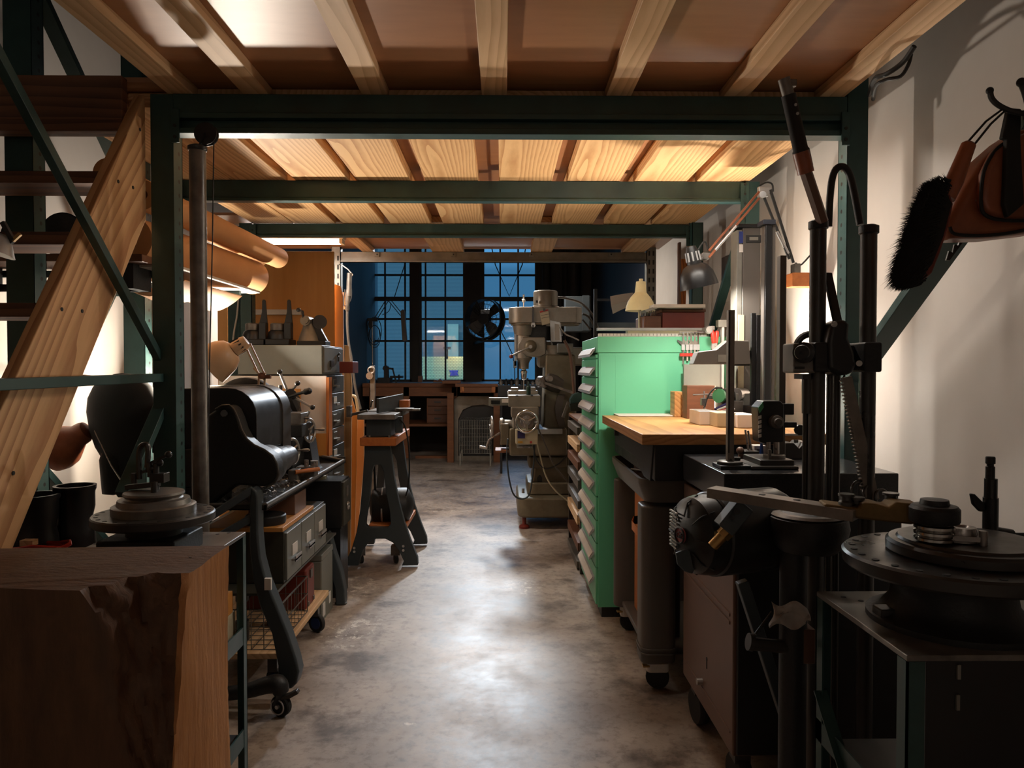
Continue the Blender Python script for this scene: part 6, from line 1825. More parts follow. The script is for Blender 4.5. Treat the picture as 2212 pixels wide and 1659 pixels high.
# calipers, pliers and the red clamp bar hung on the near side of the green cabinet
Yc = GY0 - 0.012
hr = MB()
t = thing('hook_rail', 'slim steel rail with hooks on the near side of the green cabinet', 'rail', tuple(at(1500, 718, Yc)))
part('rail', MB().px(1468, 716, 1540, 719, Yc, GY0), M['steel'], t)
for i, px in enumerate((1476, 1485, 1493, 1501, 1508)):
    t = thing('caliper', 'steel caliper hanging on the green cabinet, %s from the aisle' % ordn[i], 'caliper', tuple(at(px, 790, Yc)), group='calipers hanging on the green cabinet')
    part('beam', MB().px(px - 1.8, 718, px + 1.8, 788 - i % 2 * 8, Yc - 0.006, Yc - 0.003), M['chrome'], t)
    part('jaw', MB().pprism([(px - 1.8, 738), (px - 13 + 6 * (i % 3), 734), (px - 13 + 6 * (i % 3), 737), (px - 6, 744), (px - 1.8, 746)], Yc - 0.007, Yc - 0.003), M['chrome'], t)
    part('slider', MB().px(px - 3.5, 744, px + 3.5, 756, Yc - 0.009, Yc - 0.002), M['alu'], t)
solo('clamp_bar', MB().px(1469, 763, 1521, 770, Yc - 0.03, Yc - 0.012), M['red'], 'red bar holding the hanging calipers to the green cabinet', 'bar', bevel=0.002)
t = thing('pliers', 'pliers with red grips hanging at the corner of the green cabinet', 'pliers', tuple(at(1545, 760, 3.9)))
for s_, a, b in ((0, (1541, 745), (1539, 713)), (1, (1546, 745), (1549, 714))):
    part('grip', MB().lathe(at(*b, 3.9), [(0.0, 0), (0.008, 0.002), (0.012, 0.015), (0.011, 0.05), (0.007, 0.08), (0, 0.08)], at(*a, 3.9) - at(*b, 3.9), 12), M['red'], t)
part('jaws', MB().pprism([(1538, 742), (1549, 740), (1551, 750), (1546, 762), (1540, 764), (1537, 752)], 3.89, 3.91), M['steel'], t, 0.003)
part('hook', MB().bar(at(1540, 708, 3.92), (at(1541, 0, 3.9).x, GY0, at(0, 708, 3.9).z), 0.02, 0.02).lathe(at(1533, 712, 3.88), [(0.0, 0), (0.018, 0), (0.022, 0.015), (0.018, 0.03), (0, 0.03)], (0, 1, 0), 16), M['steel'], t)

# ================================================================ desk with an oak top on a black base
DZ = 1.125
dx0 = onz(1387, 938, DZ)
DY0, DX0 = dx0.y, dx0.x
DY1 = 3.98
t = thing('drafting_desk', 'oak topped work desk on a black base in front of the green cabinet', 'desk', (1.0, 3.45, 0))
part('top', MB().bx(DX0, 1.255, DY0, DY1, DZ - 0.042, DZ), M['oak'], t, 0.003)
part('top_seam', MB().prism([at(1460, 896, 3.9), at(1463, 896, 3.9), at(1560, 912, 3.4), at(1555, 912, 3.4)], (0, 0, 0.0005)), M['brownwood'], t)
part('apron', MB().bx(DX0 + 0.06, 1.25, DY0 + 0.05, DY1 - 0.05, DZ - 0.19, DZ - 0.042), M['black'], t, 0.006)
part('side_skirt', MB().prism([(DX0 + 0.055, DY0 + 0.06, DZ - 0.042), (DX0 + 0.055, DY0 + 0.12, DZ - 0.2), (DX0 + 0.055, 3.1, DZ - 0.2), (DX0 + 0.055, 3.3, DZ - 0.14), (DX0 + 0.055, DY1 - 0.1, DZ - 0.14), (DX0 + 0.055, DY1 - 0.06, DZ - 0.042)], (0.02, 0, 0)), M['iron'], t, 0.004)
part('knob', MB().lathe((DX0 + 0.055, DY1 - 0.2, DZ - 0.075), [(0, -0.02), (0.016, -0.02), (0.018, 0), (0, 0)], (1, 0, 0), 14), M['dark'], t)
part('bolt_boss', MB().lathe((1.0, DY0 + 0.05, DZ - 0.10), [(0.0, -0.014), (0.025, -0.012), (0.03, 0), (0, 0)], (0, 1, 0), 18), M['iron'], t)
for x in (1.05, 1.21):
    for y in (3.02, 3.80): part('leg', MB().bx(x - 0.03, x + 0.03, y - 0.03, y + 0.03, 0, DZ - 0.19), M['black'], t, 0.003)
# paper on the desk
pg = [onz(1322, 893, DZ + 0.002), onz(1436, 891, DZ + 0.002), onz(1456, 899, DZ + 0.002), onz(1336, 899, DZ + 0.002)]
solo('paper_sheet', MB().prism(pg, (0, 0, 0.004)), M['paper'], 'white paper stack lying on the desk against the green cabinet', 'paper')
Yd = 3.82
def PD(px, py, Y=Yd): return at(px, py, Y)
def onD(b):  # drop a box to rest on the desk
    lo = min(p.z for p in b.v)
    for p in b.v:
        if p.z < lo + 0.004: p.z = DZ + 0.001
    return b
t = thing('wooden_stand', 'small wooden stand with two chrome clips on the desk by the green cabinet', 'stand', (PD(1468, 0).x, Yd, DZ))
part('block', onD(MB().px(1457, 846, 1476, 900, 3.84, 3.94)), M['oak'], t, 0.003)
part('clip', MB().prism([PD(1474, 848, 3.83), PD(1484, 856, 3.8), PD(1482, 864, 3.8), PD(1473, 858, 3.83)], (0, 0.03, 0)), M['chrome'], t)
part('clip', MB().prism([PD(1474, 878, 3.83), PD(1484, 888, 3.8), PD(1482, 896, 3.8), PD(1473, 888, 3.83)], (0, 0.03, 0)), M['chrome'], t)
solo('wooden_box', onD(MB().px(1484, 833, 1545, 900, 3.70, 3.80)), M['brownwood'], 'upright brown wooden box on the desk below the grey steel plate', 'box', bevel=0.003)
solo('steel_plate', onD(MB().px(1477, 787, 1556, 898, 3.95, 3.975)), M['greybox'], 'scratched grey steel plate standing behind the wooden box on the desk', 'plate', bevel=0.002)
t = thing('dial_test_stand', 'little dial indicator clamp with a bent wire in front of the wooden box', 'indicator', tuple(PD(1522, 890, 3.55)))
part('rod', MB().cyl(PD(1497, 853, 3.55), PD(1555, 851, 3.55), 0.0035, n=8).cyl(PD(1521, 892, 3.55), PD(1521, 845, 3.55), 0.004, n=8), M['steel'], t)
part('clamp', MB().px(1516, 860, 1526, 876, 3.53, 3.56).px(1530, 854, 1540, 862, 3.53, 3.56), M['worn'], t, 0.002)
part('wire', MB().tube([PD(1522, 880, 3.52), PD(1530, 855, 3.52), PD(1545, 838, 3.52), PD(1560, 840, 3.52)], 0.004, 6, smooth=4), M['dark'], t)
part('foot', onD(MB().px(1514, 886, 1530, 893, 3.5, 3.58)), M['worn'], t)
t = thing('small_motor', 'small green-faced electric motor on the desk behind the steel rule post', 'motor', tuple(PD(1582, 895, 3.42)))
part('body', MB().cyl(PD(1556, 855, 3.42), PD(1583, 855, 3.50), 0.034, n=24), M['black'], t)
part('end_cap', MB().cyl(PD(1552, 855, 3.41), PD(1556, 855, 3.42), 0.033, n=24), M['greendisp'], t)
part('gearbox', MB().cyl(PD(1590, 853, 3.45), PD(1608, 853, 3.50), 0.032, n=24), M['steel'], t)
part('foot', onD(MB().px(1560, 866, 1606, 893, 3.42, 3.5)), M['worn'], t, 0.003)
part('shaft', MB().cyl(PD(1545, 839, 3.42), PD(1560, 839, 3.42), 0.006, n=8), M['dark'], t)
for i, (a, b, m) in enumerate((((1545, 884), (1578, 868), 'purple'), ((1548, 886), (1582, 874), 'paper'), ((1550, 888), (1584, 879), 'red'), ((1556, 889), (1586, 884), 'paper'))):
    solo('marker_pen', MB().cyl(at(*a, 3.36), at(*b, 3.40), 0.006, n=10), M[m], 'thin %s pen in the bundle on the white blocks of the desk, %s down' % (('purple', 'white', 'red', 'white')[i], ordn[i]), 'pen', 'pens bundled on the desk')
solo('white_box', onD(MB().px(1511, 888, 1550, 906, 3.28, 3.46)), M['paper'], 'flat white box on the desk, the one nearer the green cabinet', 'box', bevel=0.003)
solo('white_box', onD(MB().px(1550, 892, 1590, 914, 3.16, 3.36)), M['cream'], 'flat cream box on the desk in front of the steel rule post', 'box', bevel=0.003)
solo('white_box', onD(MB().px(1593, 896, 1636, 916, 3.12, 3.3)), M['paper'], 'flat white box with drawers on the desk, nearest the viewer', 'box', bevel=0.003)

# tall digital height gauge on the desk
Yg = 3.5
t = thing('height_gauge', 'tall grey digital height gauge column standing on the desk', 'height gauge', (at(1620, 0, Yg).x, 3.55, DZ))
ca, cb_ = at(1608, 0, Yg).x, at(1647, 0, Yg).x
ct = at(1625, 492, Yg).z
part('column', MB().bx(ca, cb_, Yg, 3.62, DZ + 0.05, ct), M['greyplastic'], t, 0.004)
part('side_face', MB().bx(at(1596, 0, Yg).x, ca - 0.001, Yg + 0.004, 3.6, DZ + 0.05, ct - 0.01), M['silverpaint'], t, 0.002)
part('cap', MB().bx(at(1596, 0, Yg).x, cb_ + 0.004, Yg - 0.006, 3.63, ct, ct + 0.018), M['black'], t, 0.004)
lp = part('label_panel', MB().px(1612, 508, 1644, 524, Yg - 0.003, Yg), M['ink'], t)
part('label', MB().px(1619, 512, 1638, 519, Yg - 0.004, Yg - 0.003), M['silverpaint'], lp)
part('blue_label', MB().px(1597, 500, 1605, 525, Yg + 0.001, Yg + 0.004), M['blueprint'], t)
part('white_label', MB().px(1597, 528, 1605, 545, Yg + 0.001, Yg + 0.004), M['paper'], t)
part('scale_strip', MB().px(1595, 680, 1607, 845, Yg - 0.002, Yg + 0.004), M['cream'], t)
part('foot', onD(MB().px(1590, 850, 1650, 905, Yg - 0.06, 3.7)), M['silverpaint'], t, 0.004)
wd = part('carriage', MB().pprism([(1497, 787), (1508, 760), (1548, 755), (1573, 735), (1618, 736), (1622, 787)], 3.36, 3.44), M['greyplastic'], t, 0.004)
part('print_block', MB().px(1551, 766, 1578, 782, 3.357, 3.36), M['silverpaint'], wd)
part('arm', MB().px(1612, 757, 1621, 772, 3.4, 3.52).px(1585, 787, 1620, 790, 3.4, 3.5), M['black'], t, 0.003)
# two black columns beside it (second gauge with side handle)
t = thing('gauge_stand', 'tall black and green gauge column beside the grey height gauge', 'gauge stand', (at(1660, 0, 3.3).x, 3.3, DZ))
part('column', MB().px(1653, 478, 1667, 880, 3.30, 3.36), M['black'], t, 0.003)
part('rail', MB().px(1650, 480, 1653, 880, 3.31, 3.35).px(1667, 484, 1674, 880, 3.31, 3.36), M['greyplastic'], t, 0.001)
part('cap', MB().px(1649, 474, 1676, 484, 3.29, 3.37), M['navy'], t, 0.002)
part('foot', onD(MB().px(1640, 880, 1690, 912, 3.2, 3.42)), M['black'], t, 0.004)
part('rear_plate', MB().px(1634, 680, 1652, 890, 3.385, 3.41).px(1623, 676, 1633, 890, 3.39, 3.41), M['iron'], t, 0.002)

# papers on the right wall
for px0, py0, px1, py1, m, lab in ((1560, 548, 1600, 600, 'greyplastic', 'dark photo print on the white wall behind the height gauge'), (1556, 600, 1600, 650, 'paper', 'white instruction sheet pinned on the wall behind the height gauge'), (1578, 620, 1612, 690, 'paper', 'second white sheet hanging beneath the dark print')):
    a, b = onx(px0, py0, XR - 0.002), onx(px1, py0, XR - 0.002)
    c, d = onx(px1, py1, XR - 0.002), onx(px0, py1, XR - 0.002)
    z1, z0 = (a.z + b.z) / 2, (c.z + d.z) / 2
    solo('wall_sheet', MB().bx(XR - 0.006 - (0.003 if m == 'paper' else 0) - (0.003 if px0 == 1578 else 0), XR - 0.002, b.y, a.y, z0, z1), M[m], lab, 'paper')
t = thing('ladder_frame', 'pale two-legged frame standing behind the calipers against the wall', 'frame', (at(1568, 0, 4.3).x, 4.4, DZ))
part('leg', onD(MB().px(1559, 700, 1564, 900, 3.94, 3.97)), M['white'], t)
part('leg', onD(MB().px(1572, 700, 1577, 900, 3.94, 3.97)), M['white'], t)
part('head', MB().px(1552, 691, 1580, 706, 3.93, 3.98), M['silverpaint'], t)

# black jointed lamp over the desk
Yl2 = 3.42
def PLm(px, py, Y=Yl2): return at(px, py, Y)
t = thing('desk_lamp', 'black jointed lamp with a dome shade hanging over the oak desk', 'lamp', tuple(PLm(1715, 600)))
sd = (PLm(1523, 614) - PLm(1493, 556)).normalized()
sd = V((0.23, 0.06, -0.97)).normalized()
s0 = PLm(1500, 570)
part('shade', MB().lathe(s0, [(0.032, 0.0), (0.055, 0.012), (0.076, 0.045), (0.085, 0.085), (0.088, 0.11), (0.085, 0.11), (0.08, 0.08), (0.07, 0.045), (0.05, 0.016), (0.02, 0.004)], sd, 36, cap=False), M['black'], t)
nk = part('socket', MB().lathe(s0 - sd * 0.085, [(0.0, 0), (0.022, 0.004), (0.03, 0.03), (0.033, 0.086)], sd, 24), M['black'], t)
sl = MB()
a_, b_, d_ = frame_of(sd)
for i in range(10):
    q = 2 * PI * i / 10
    r_ = a_ * math.cos(q) + b_ * math.sin(q)
    sl.bar(s0 - sd * 0.055 + r_ * 0.0305, s0 - sd * 0.012 + r_ * 0.0328, 0.007, 0.006)
part('slot', sl, M['alu'], nk)
part('bulb', MB().sph(s0 + sd * 0.06, 0.028), M['bulb'], t)
el = PLm(1648, 408)
ab = MB()
for o in (-6, 8): ab.bar(PLm(1531, 548 + o), PLm(1640, 420 + o), 0.010, 0.010)
part('upper_arm', ab, M['leather'], t, 0.001)
ab = MB()
ab.bar(PLm(1664, 410), PLm(1714, 568), 0.011, 0.011).bar(PLm(1650, 425), PLm(1705, 560), 0.010, 0.010)
part('lower_arm', ab, M['ink'], t, 0.001)
part('spring', MB().cyl(PLm(1678, 500), PLm(1703, 548), 0.008, n=10), M['alu'], t)
part('spring', MB().cyl(PLm(1545, 540), PLm(1590, 488), 0.007, n=10), M['alu'], t)
part('elbow', MB().prism([PLm(1640, 402), PLm(1668, 404), PLm(1660, 424), PLm(1640, 424)], (0, 0.03, 0)).cyl(PLm(1648, 420, 3.40), PLm(1648, 420, 3.46), 0.017, n=14), M['alu'], t, 0.003)
part('head_joint', MB().prism([PLm(1518, 545), PLm(1536, 546), PLm(1532, 560), PLm(1508, 562)], (0, 0.03, 0)).bar(PLm(1520, 556), s0, 0.012, 0.012), M['worn'], t, 0.003)
part('cord', MB().tube([PLm(1504, 548), PLm(1514, 530), PLm(1523, 522), PLm(1530, 540)], 0.004, 6, smooth=4).tube([PLm(1640, 402), PLm(1656, 394), PLm(1668, 398), PLm(1670, 414)], 0.004, 6, smooth=4).tube([PLm(1718, 568), PLm(1728, 573), PLm(1738, 565), PLm(1752, 550), PLm(1765, 545)], 0.004, 6, smooth=4), M['ink'], t)
cl_ = PLm(1714, 575)
part('clamp', MB().box(cl_ + V((0.01, 0, -0.02)), (0.03, 0.05, 0.06)), M['worn'], t, 0.003)
t2 = thing('lamp_bracket', 'orange wooden block bracket carrying the black lamp on the wall', 'bracket', tuple(PLm(1720, 620)))
part('block', MB().bx(cl_.x - 0.02, XR - 0.001, 3.38, 3.46, PLm(0, 618).z, PLm(0, 588).z), M['orangeslab'], t2, 0.004)
lamp('desk_lamp_glow', 'SPOT', s0 + sd * 0.09, 34, (1.0, 0.93, 0.84), to=s0 + sd * 1.0, size=0.03, spot=2.75, blend=0.5)

# ================================================================ utility cart under the desk
CXa, CXb, CYa, CYb, CZ = 0.575, 0.99, 3.06, 3.93, 0.915
t = thing('utility_cart', 'grey plastic utility cart with a deep tray pushed under the desk', 'cart', (0.78, 3.5, 0))
def tray(z1, z0, rim):
    b = MB()
    o1 = roundrect(CXa, CXb, CYa, CYb, 0.07)
    o2 = roundrect(CXa + 0.03, CXb - 0.03, CYa + 0.03, CYb - 0.03, 0.05)
    o3 = roundrect(CXa + 0.014, CXb - 0.014, CYa + 0.014, CYb - 0.014, 0.055)
    n = len(o1)
    L = [[(x, y, z1) for x, y in o1], [(x, y, z1 - 0.022) for x, y in o1], [(x, y, z0) for x, y in o2], None]
    vs = [V(p) for p in L[0] + L[1] + L[2]] + [V((x, y, z1)) for x, y in o3] + [V((x, y, z0 + 0.02)) for x, y in o2]
    fs = [tuple(range(2 * n, 3 * n)), tuple(range(4 * n, 5 * n))]
    for i in range(n):
        k = (i + 1) % n
        for a, c in ((0, 1), (1, 2), (0, 3), (3, 4)): fs.append((a * n + i, a * n + k, c * n + k, c * n + i))
    return b.add(vs, fs)
part('top_tray', tray(CZ, CZ - 0.10, 0), M['greyplastic'], t)
part('lower_tray', MB().bx(CXa + 0.05, CXb - 0.02, CYa + 0.05, CYb - 0.03, 0.14, 0.165), M['greyplastic'], t, 0.006)
for y0, y1 in ((CYa + 0.02, CYa + 0.17), (CYb - 0.10, CYb - 0.01)):
    for x0, x1 in ((CXa + 0.012, CXa + 0.16), (CXb - 0.16, CXb - 0.012)):
        rr = roundrect(x0, x1, y0, y1, 0.04)
        part('leg', MB().prism([(x, y, 0.13) for x, y in rr], (0, 0, CZ - 0.115 - 0.13)), M['greyplastic'], t, 0.01)
rb = MB()
for z in (0.17, 0.19): rb.prism([(x, y, z) for x, y in roundrect(CXa + 0.008, CXa + 0.164, CYa + 0.016, CYa + 0.174, 0.04)], (0, 0, 0.008))
part('rib', rb, M['greyplastic'], t, 0.002)
for y in (CYa + 0.1, CYb - 0.06):
    for x in (CXa + 0.09, CXb - 0.09):
        f = part('caster', MB().prism([(xx, yy, 0.075) for xx, yy in roundrect(x - 0.045, x + 0.05, y - 0.03, y + 0.03, 0.02)], (0, 0, 0.055)), M['paper'], t, 0.006)
        part('wheel', MB().lathe((x, y - 0.014, 0.05), [(0.012, 0), (0.047, 0), (0.05, 0.005), (0.05, 0.023), (0.047, 0.028), (0.012, 0.028)], (0.3, 1, 0), 24), M['rubber'], f)
        part('brake_tab', MB().box((x - 0.05, y - 0.02, 0.105), (0.03, 0.025, 0.008)), M['brass'], f, 0.002)
t = thing('wood_sheet', 'orange wooden panel with a leather loop standing in the utility cart', 'panel', (0.68, 3.5, 0.18))
part('board', MB().bx(0.672, 0.695, 3.28, 3.74, 0.166, 0.80), M['orangewood'], t, 0.003)
part('strap', MB().plate([[V((0.672, 3.60, 0.66)), V((0.672, 3.60, 0.62))], [V((0.64, 3.60, 0.655)), V((0.64, 3.60, 0.615))], [V((0.622, 3.54, 0.645)), V((0.622, 3.54, 0.605))], [V((0.63, 3.46, 0.635)), V((0.63, 3.46, 0.595))], [V((0.655, 3.38, 0.63)), V((0.655, 3.38, 0.59))], [V((0.672, 3.34, 0.63)), V((0.672, 3.34, 0.59))]], (0.003, 0, 0)), M['tan'], t, smooth=60)
part('tag', MB().bx(0.668, 0.672, 3.36, 3.42, 0.54, 0.585), M['cloth'], t)
solo('black_box', MB().bx(0.70, 0.80, 3.3, 3.6, 0.166, 0.79), M['black'], 'black box standing behind the orange panel in the utility cart', 'box', bevel=0.004)
zt_ = CZ - 0.078
solo('wrapped_parcel', MB().prism([(0.66, 3.25, zt_), (0.80, 3.2, zt_), (0.80, 3.8, zt_), (0.68, 3.82, zt_)], (0, 0, 0.085)), M['brownsteel'], 'grey-brown parcel lying in the top tray of the utility cart', 'parcel', bevel=0.01)
solo('thin_rod', MB().cyl((0.655, 3.75, zt_ + 0.03), (0.68, 3.2, zt_ + 0.09), 0.004, n=8), M['paper'], 'thin white rod lying along the parcel in the cart tray', 'rod')
cc = []
for i in range(60):
    a = i * 0.45
    cc.append(V((0.86 + (0.07 + 0.01 * math.sin(i)) * math.cos(a), 3.2 + 0.07 * math.sin(a), zt_ + 0.01 + 0.001 * i + 0.01 * math.sin(i * 0.9) ** 2)))
solo('coiled_wire', MB().tube(cc, 0.004, 6), M['cream'], 'tangled coil of cream wire at the near end of the cart tray', 'wire')

# ================================================================ brown steel cabinet with granite surface plate
BX0, BX1, BY0, BY1 = 0.715, 1.24, 2.27, 2.90
t = thing('steel_cabinet', 'brown steel cabinet on casters under the black surface plate', 'cabinet', (1.0, 2.58, 0))
part('body', MB().bx(BX0, BX1, BY0, BY1, 0.17, 0.93), M['brownsteel'], t, 0.006)
part('front_door', MB().bx(BX0 + 0.01, BX1 - 0.01, BY0 - 0.014, BY0, 0.18, 0.92), M['black'], t, 0.004)
part('groove', MB().bx(BX0 - 0.003, BX0, BY0 + 0.03, BY1 - 0.02, 0.575, 0.585).bx(BX0 - 0.003, BX0, BY0 + 0.03, BY1 - 0.02, 0.60, 0.61), M['brownsteel'], t)
part('crease', MB().bx(BX0 - 0.003, BX0, BY0 + 0.02, BY1 - 0.02, 0.235, 0.241), M['brownsteel'], t)
p = onx(1527, 1430, BX0)
part('keyhole', MB().lathe(p + V((-0.002, 0, 0.01)), [(0.007, 0), (0.007, 0.003)], (1, 0, 0), 12).box(p + V((0, 0, -0.008)), (0.004, 0.006, 0.03)), M['ink'], t)
p = onx(1517, 1472, BX0)
part('latch', MB().lathe(p + V((-0.02, 0, 0)), [(0.0, 0), (0.012, 0), (0.012, 0.02)], (1, 0, 0), 14), M['steel'], t)
for y in (BY0 + 0.08, BY1 - 0.06):
    for x in (BX0 + 0.05, BX1 - 0.08):
        f = part('caster', MB().bx(x - 0.025, x + 0.025, y - 0.03, y + 0.03, 0.12, 0.17), M['dark'], t)
        part('wheel', MB().lathe((x - 0.02, y, 0.07), [(0.02, 0), (0.066, 0), (0.07, 0.006), (0.07, 0.034), (0.066, 0.04), (0.02, 0.04)], (1, 0.1, 0), 28), M['rubber'], f)
t = thing('plate_frame', 'brown steel frame raising the surface plate over the cabinet', 'frame', (1.0, 2.58, 0.93))
for y in (BY0 + 0.03, BY1 - 0.05): part('rail', MB().bx(BX0 + 0.01, BX1 - 0.01, y, y + 0.03, 0.931, 0.948), M['brownsteel'], t)
SZ = 1.047
o = solo('surface_plate', MB().bx(0.70, 1.255, 2.32, 2.86, 0.949, SZ), M['granite'], 'thick black granite surface plate on the brown steel cabinet', 'surface plate', bevel=0.004)

def PS(px, py, Y): return at(px, py, Y)
# square rule column on a disc base
Yp = 2.45
t = thing('rule_column', 'slim square steel column on a round base at the corner of the surface plate', 'column', (PS(1588, 0, Yp).x, Yp + 0.02, SZ))
xa, xb = PS(1578, 0, Yp).x, PS(1592, 0, Yp).x
part('column', MB().bx(xa, xb, Yp, Yp + 0.022, SZ + 0.02, PS(0, 668, Yp).z), M['oldsteel'], t, 0.001)
xm = (xa + xb) / 2
part('disc', MB().lathe((xm, Yp + 0.01, SZ + 0.012), [(0.0, 0), (0.040, 0), (0.042, 0.002), (0.042, 0.009), (0.038, 0.012), (0.012, 0.012), (0.01, 0.02), (0, 0.02)], n=32), M['dark'], t)
part('base', MB().bx(xm - 0.045, xm + 0.06, Yp - 0.04, Yp + 0.06, SZ + 0.0005, SZ + 0.012), M['black'], t, 0.001)
part('scale_marks', MB().add([], []).bx(xa + 0.002, xa + 0.006, Yp - 0.0006, Yp, SZ + 0.05, PS(0, 672, Yp).z), M['ink'], t)
part('screw', MB().cyl((xm + 0.014, Yp + 0.01, SZ + 0.03), (xm + 0.034, Yp + 0.01, SZ + 0.03), 0.006, n=10), M['dark'], t)
# digital height gauge
Yh = 2.5
t = thing('digital_gauge', 'black digital height gauge with a round knob on the surface plate', 'height gauge', (PS(1680, 0, Yh).x, Yh, SZ))
ca, cb_ = PS(1690, 0, Yh + .05).x, PS(1704, 0, Yh + .05).x
part('column', MB().bx(ca, cb_, Yh + 0.05, Yh + 0.08, SZ + 0.03, PS(0, 548, Yh + .05).z), M['greyplastic'], t, 0.002)
part('display_head', MB().pprism([(1637, 880), (1649, 866), (1686, 866), (1694, 874), (1694, 954), (1660, 962), (1640, 954)], Yh, Yh + 0.07), M['black'], t, 0.004)
part('display', MB().pprism([(1638, 881), (1648, 868), (1650, 880), (1641, 893)], Yh - 0.003, Yh), M['greendisp'], t)
kp = MB()
for i in range(5): kp.pprism([(1639, 899 + i * 10), (1645, 897 + i * 10), (1645, 904 + i * 10), (1639, 906 + i * 10)], Yh - 0.003, Yh)
part('keypad', kp, M['paper'], t)
c = PS(1675, 911, Yh)
part('knob', MB().lathe(c, [(0.0, -0.03), (0.012, -0.03), (0.014, -0.024), (0.022, -0.02), (0.024, 0.0), (0, 0)], (0, 1, 0), 24), M['greyplastic'], t)
part('clamp_arm', MB().px(1690, 872, 1716, 896, Yh + 0.02, Yh + 0.06).px(1686, 912, 1722, 924, Yh + 0.03, Yh + 0.06), M['iron'], t, 0.003)
c = PS(1729, 929, Yh + .04)
part('star_knob', MB().lathe(c, [(0.0, 0), (0.018, 0.0), (0.02, 0.006), (0.018, 0.014), (0, 0.014)], (0, 1, 0), 10), M['black'], t)
part('small_knob', MB().cyl(PS(1716, 953, Yh), PS(1723, 953, Yh), 0.006, n=10), M['worn'], t)
part('scriber', MB().cyl(PS(1660, 1000, Yh), PS(1660, 955, Yh), 0.008, n=12).cyl(PS(1677, 1000, Yh), PS(1677, 955, Yh), 0.010, n=12), M['steel'], t)
def plate_base(px0, px1, Y0, Y1, h, m, par, nm='base'):
    return part(nm, MB().bx(PS(px0, 0, Y0).x, PS(px1, 0, Y0).x, Y0, Y1, SZ + 0.0005, SZ + h), m, par, 0.004)
plate_base(1630, 1735, 2.40, 2.60, 0.012, M['dark'], t)
plate_base(1650, 1725, 2.42, 2.60, 0.030, M['dark'], t, 'base_step')
part('anvil', MB().cyl((PS(1682, 0, 2.46).x, 2.47, SZ + 0.03), (PS(1682, 0, 2.46).x, 2.47, SZ + 0.042), 0.036, n=28).cyl((PS(1670, 0, 2.44).x, 2.44, SZ + 0.03), (PS(1670, 0, 2.44).x, 2.44, SZ + 0.062), 0.006, n=12), M['worn'], t)
# small surface gauge at the back
t = thing('surface_gauge', 'small surface gauge with twin rods at the back of the surface plate', 'gauge', (PS(1626, 0, 2.72).x, 2.72, SZ))
xg = PS(1628, 0, 2.72).x
part('base', MB().bx(xg - 0.035, xg + 0.02, 2.68, 2.76, SZ + 0.0005, SZ + 0.03), M['dark'], t, 0.004)
part('rod', MB().cyl((xg - 0.008, 2.72, SZ + 0.03), (xg - 0.02, 2.72, PS(0, 930, 2.72).z), 0.004, n=8).cyl((xg + 0.004, 2.72, SZ + 0.03), (xg - 0.01, 2.72, PS(0, 932, 2.72).z), 0.004, n=8), M['steel'], t)
part('knob', MB().sph((xg - 0.045, 2.70, SZ + 0.03), 0.014).sph((xg - 0.04, 2.70, SZ + 0.012), 0.012), M['brownsteel'], t)
t = thing('gauge_box', 'white labelled box with a blue tip at the back of the surface plate', 'box', (PS(1645, 0, 2.8).x, 2.78, SZ))
part('body', MB().bx(PS(1634, 0, 2.78).x, PS(1660, 0, 2.78).x, 2.77, 2.82, SZ + 0.0005, PS(0, 964, 2.78).z), M['paper'], t, 0.003)
part('label', MB().px(1635, 970, 1644, 978, 2.767, 2.77), M['greyplastic'], t)
part('blue_tip', MB().cyl((PS(1653, 0, 2.75).x, 2.755, SZ + 0.012), (PS(1653, 0, 2.75).x, 2.755, SZ + 0.06), 0.008, 0.004, n=10), M['blue'], t)
t = thing('vee_block', 'dark steel vee block at the back of the surface plate by the wall', 'block', (PS(1720, 0, 2.75).x, 2.75, SZ))
x0 = PS(1700, 0, 2.7).x
part('block', MB().prism([(x0, 2.68, SZ + 0.0005), (x0 + 0.10, 2.68, SZ + 0.0005), (x0 + 0.10, 2.68, SZ + 0.06), (x0 + 0.07, 2.68, SZ + 0.06), (x0 + 0.05, 2.68, SZ + 0.04), (x0 + 0.03, 2.68, SZ + 0.06), (x0, 2.68, SZ + 0.06)], (0, 0.12, 0)), M['dark'], t, 0.002)
part('clamp', MB().tube([(x0 - 0.004, 2.74, SZ + 0.03), (x0 - 0.004, 2.74, SZ + 0.085), (x0 + 0.104, 2.74, SZ + 0.085), (x0 + 0.104, 2.74, SZ + 0.03)], 0.005, 6), M['steel'], t)

# ================================================================ twin-tube lifting mast with lever
Ym = 2.02
def PT(px, py, Y=Ym): return at(px, py, Y)
xA, xB = PT(1772, 0).x, PT(1882, 0).x
zTop = PT(0, 476).z
t = thing('lifting_mast', 'dark twin-tube lifting mast with a long grip lever and toothed rack', 'lifting mast', ((xA + xB) / 2, Ym, 0))
part('foot', MB().bx(xA - 0.02, xB + 0.05, Ym - 0.022, Ym + 0.14, 0.0, 0.05), M['iron'], t, 0.006)
for x, z in ((xA, zTop), (xB, PT(0, 486).z)):
    tb = part('tube', MB().cyl((x, Ym, 0.05), (x, Ym, z), 0.0215, n=28), M['dark'], t)
    part('collar', MB().lathe((x, Ym, z - 0.02), [(0.0215, 0), (0.026, 0.003), (0.026, 0.022), (0.018, 0.026), (0, 0.026)], n=28), M['iron'], tb)
part('hoop', MB().tube([PT(1790, 490, 2.06), PT(1792, 440, 2.06), PT(1796, 395, 2.06), PT(1803, 370, 2.06), PT(1815, 360, 2.06), PT(1828, 365, 2.06), PT(1838, 385, 2.06), PT(1848, 430, 2.05), PT(1858, 486, 2.04)], 0.010, 10, smooth=4), M['iron'], t)
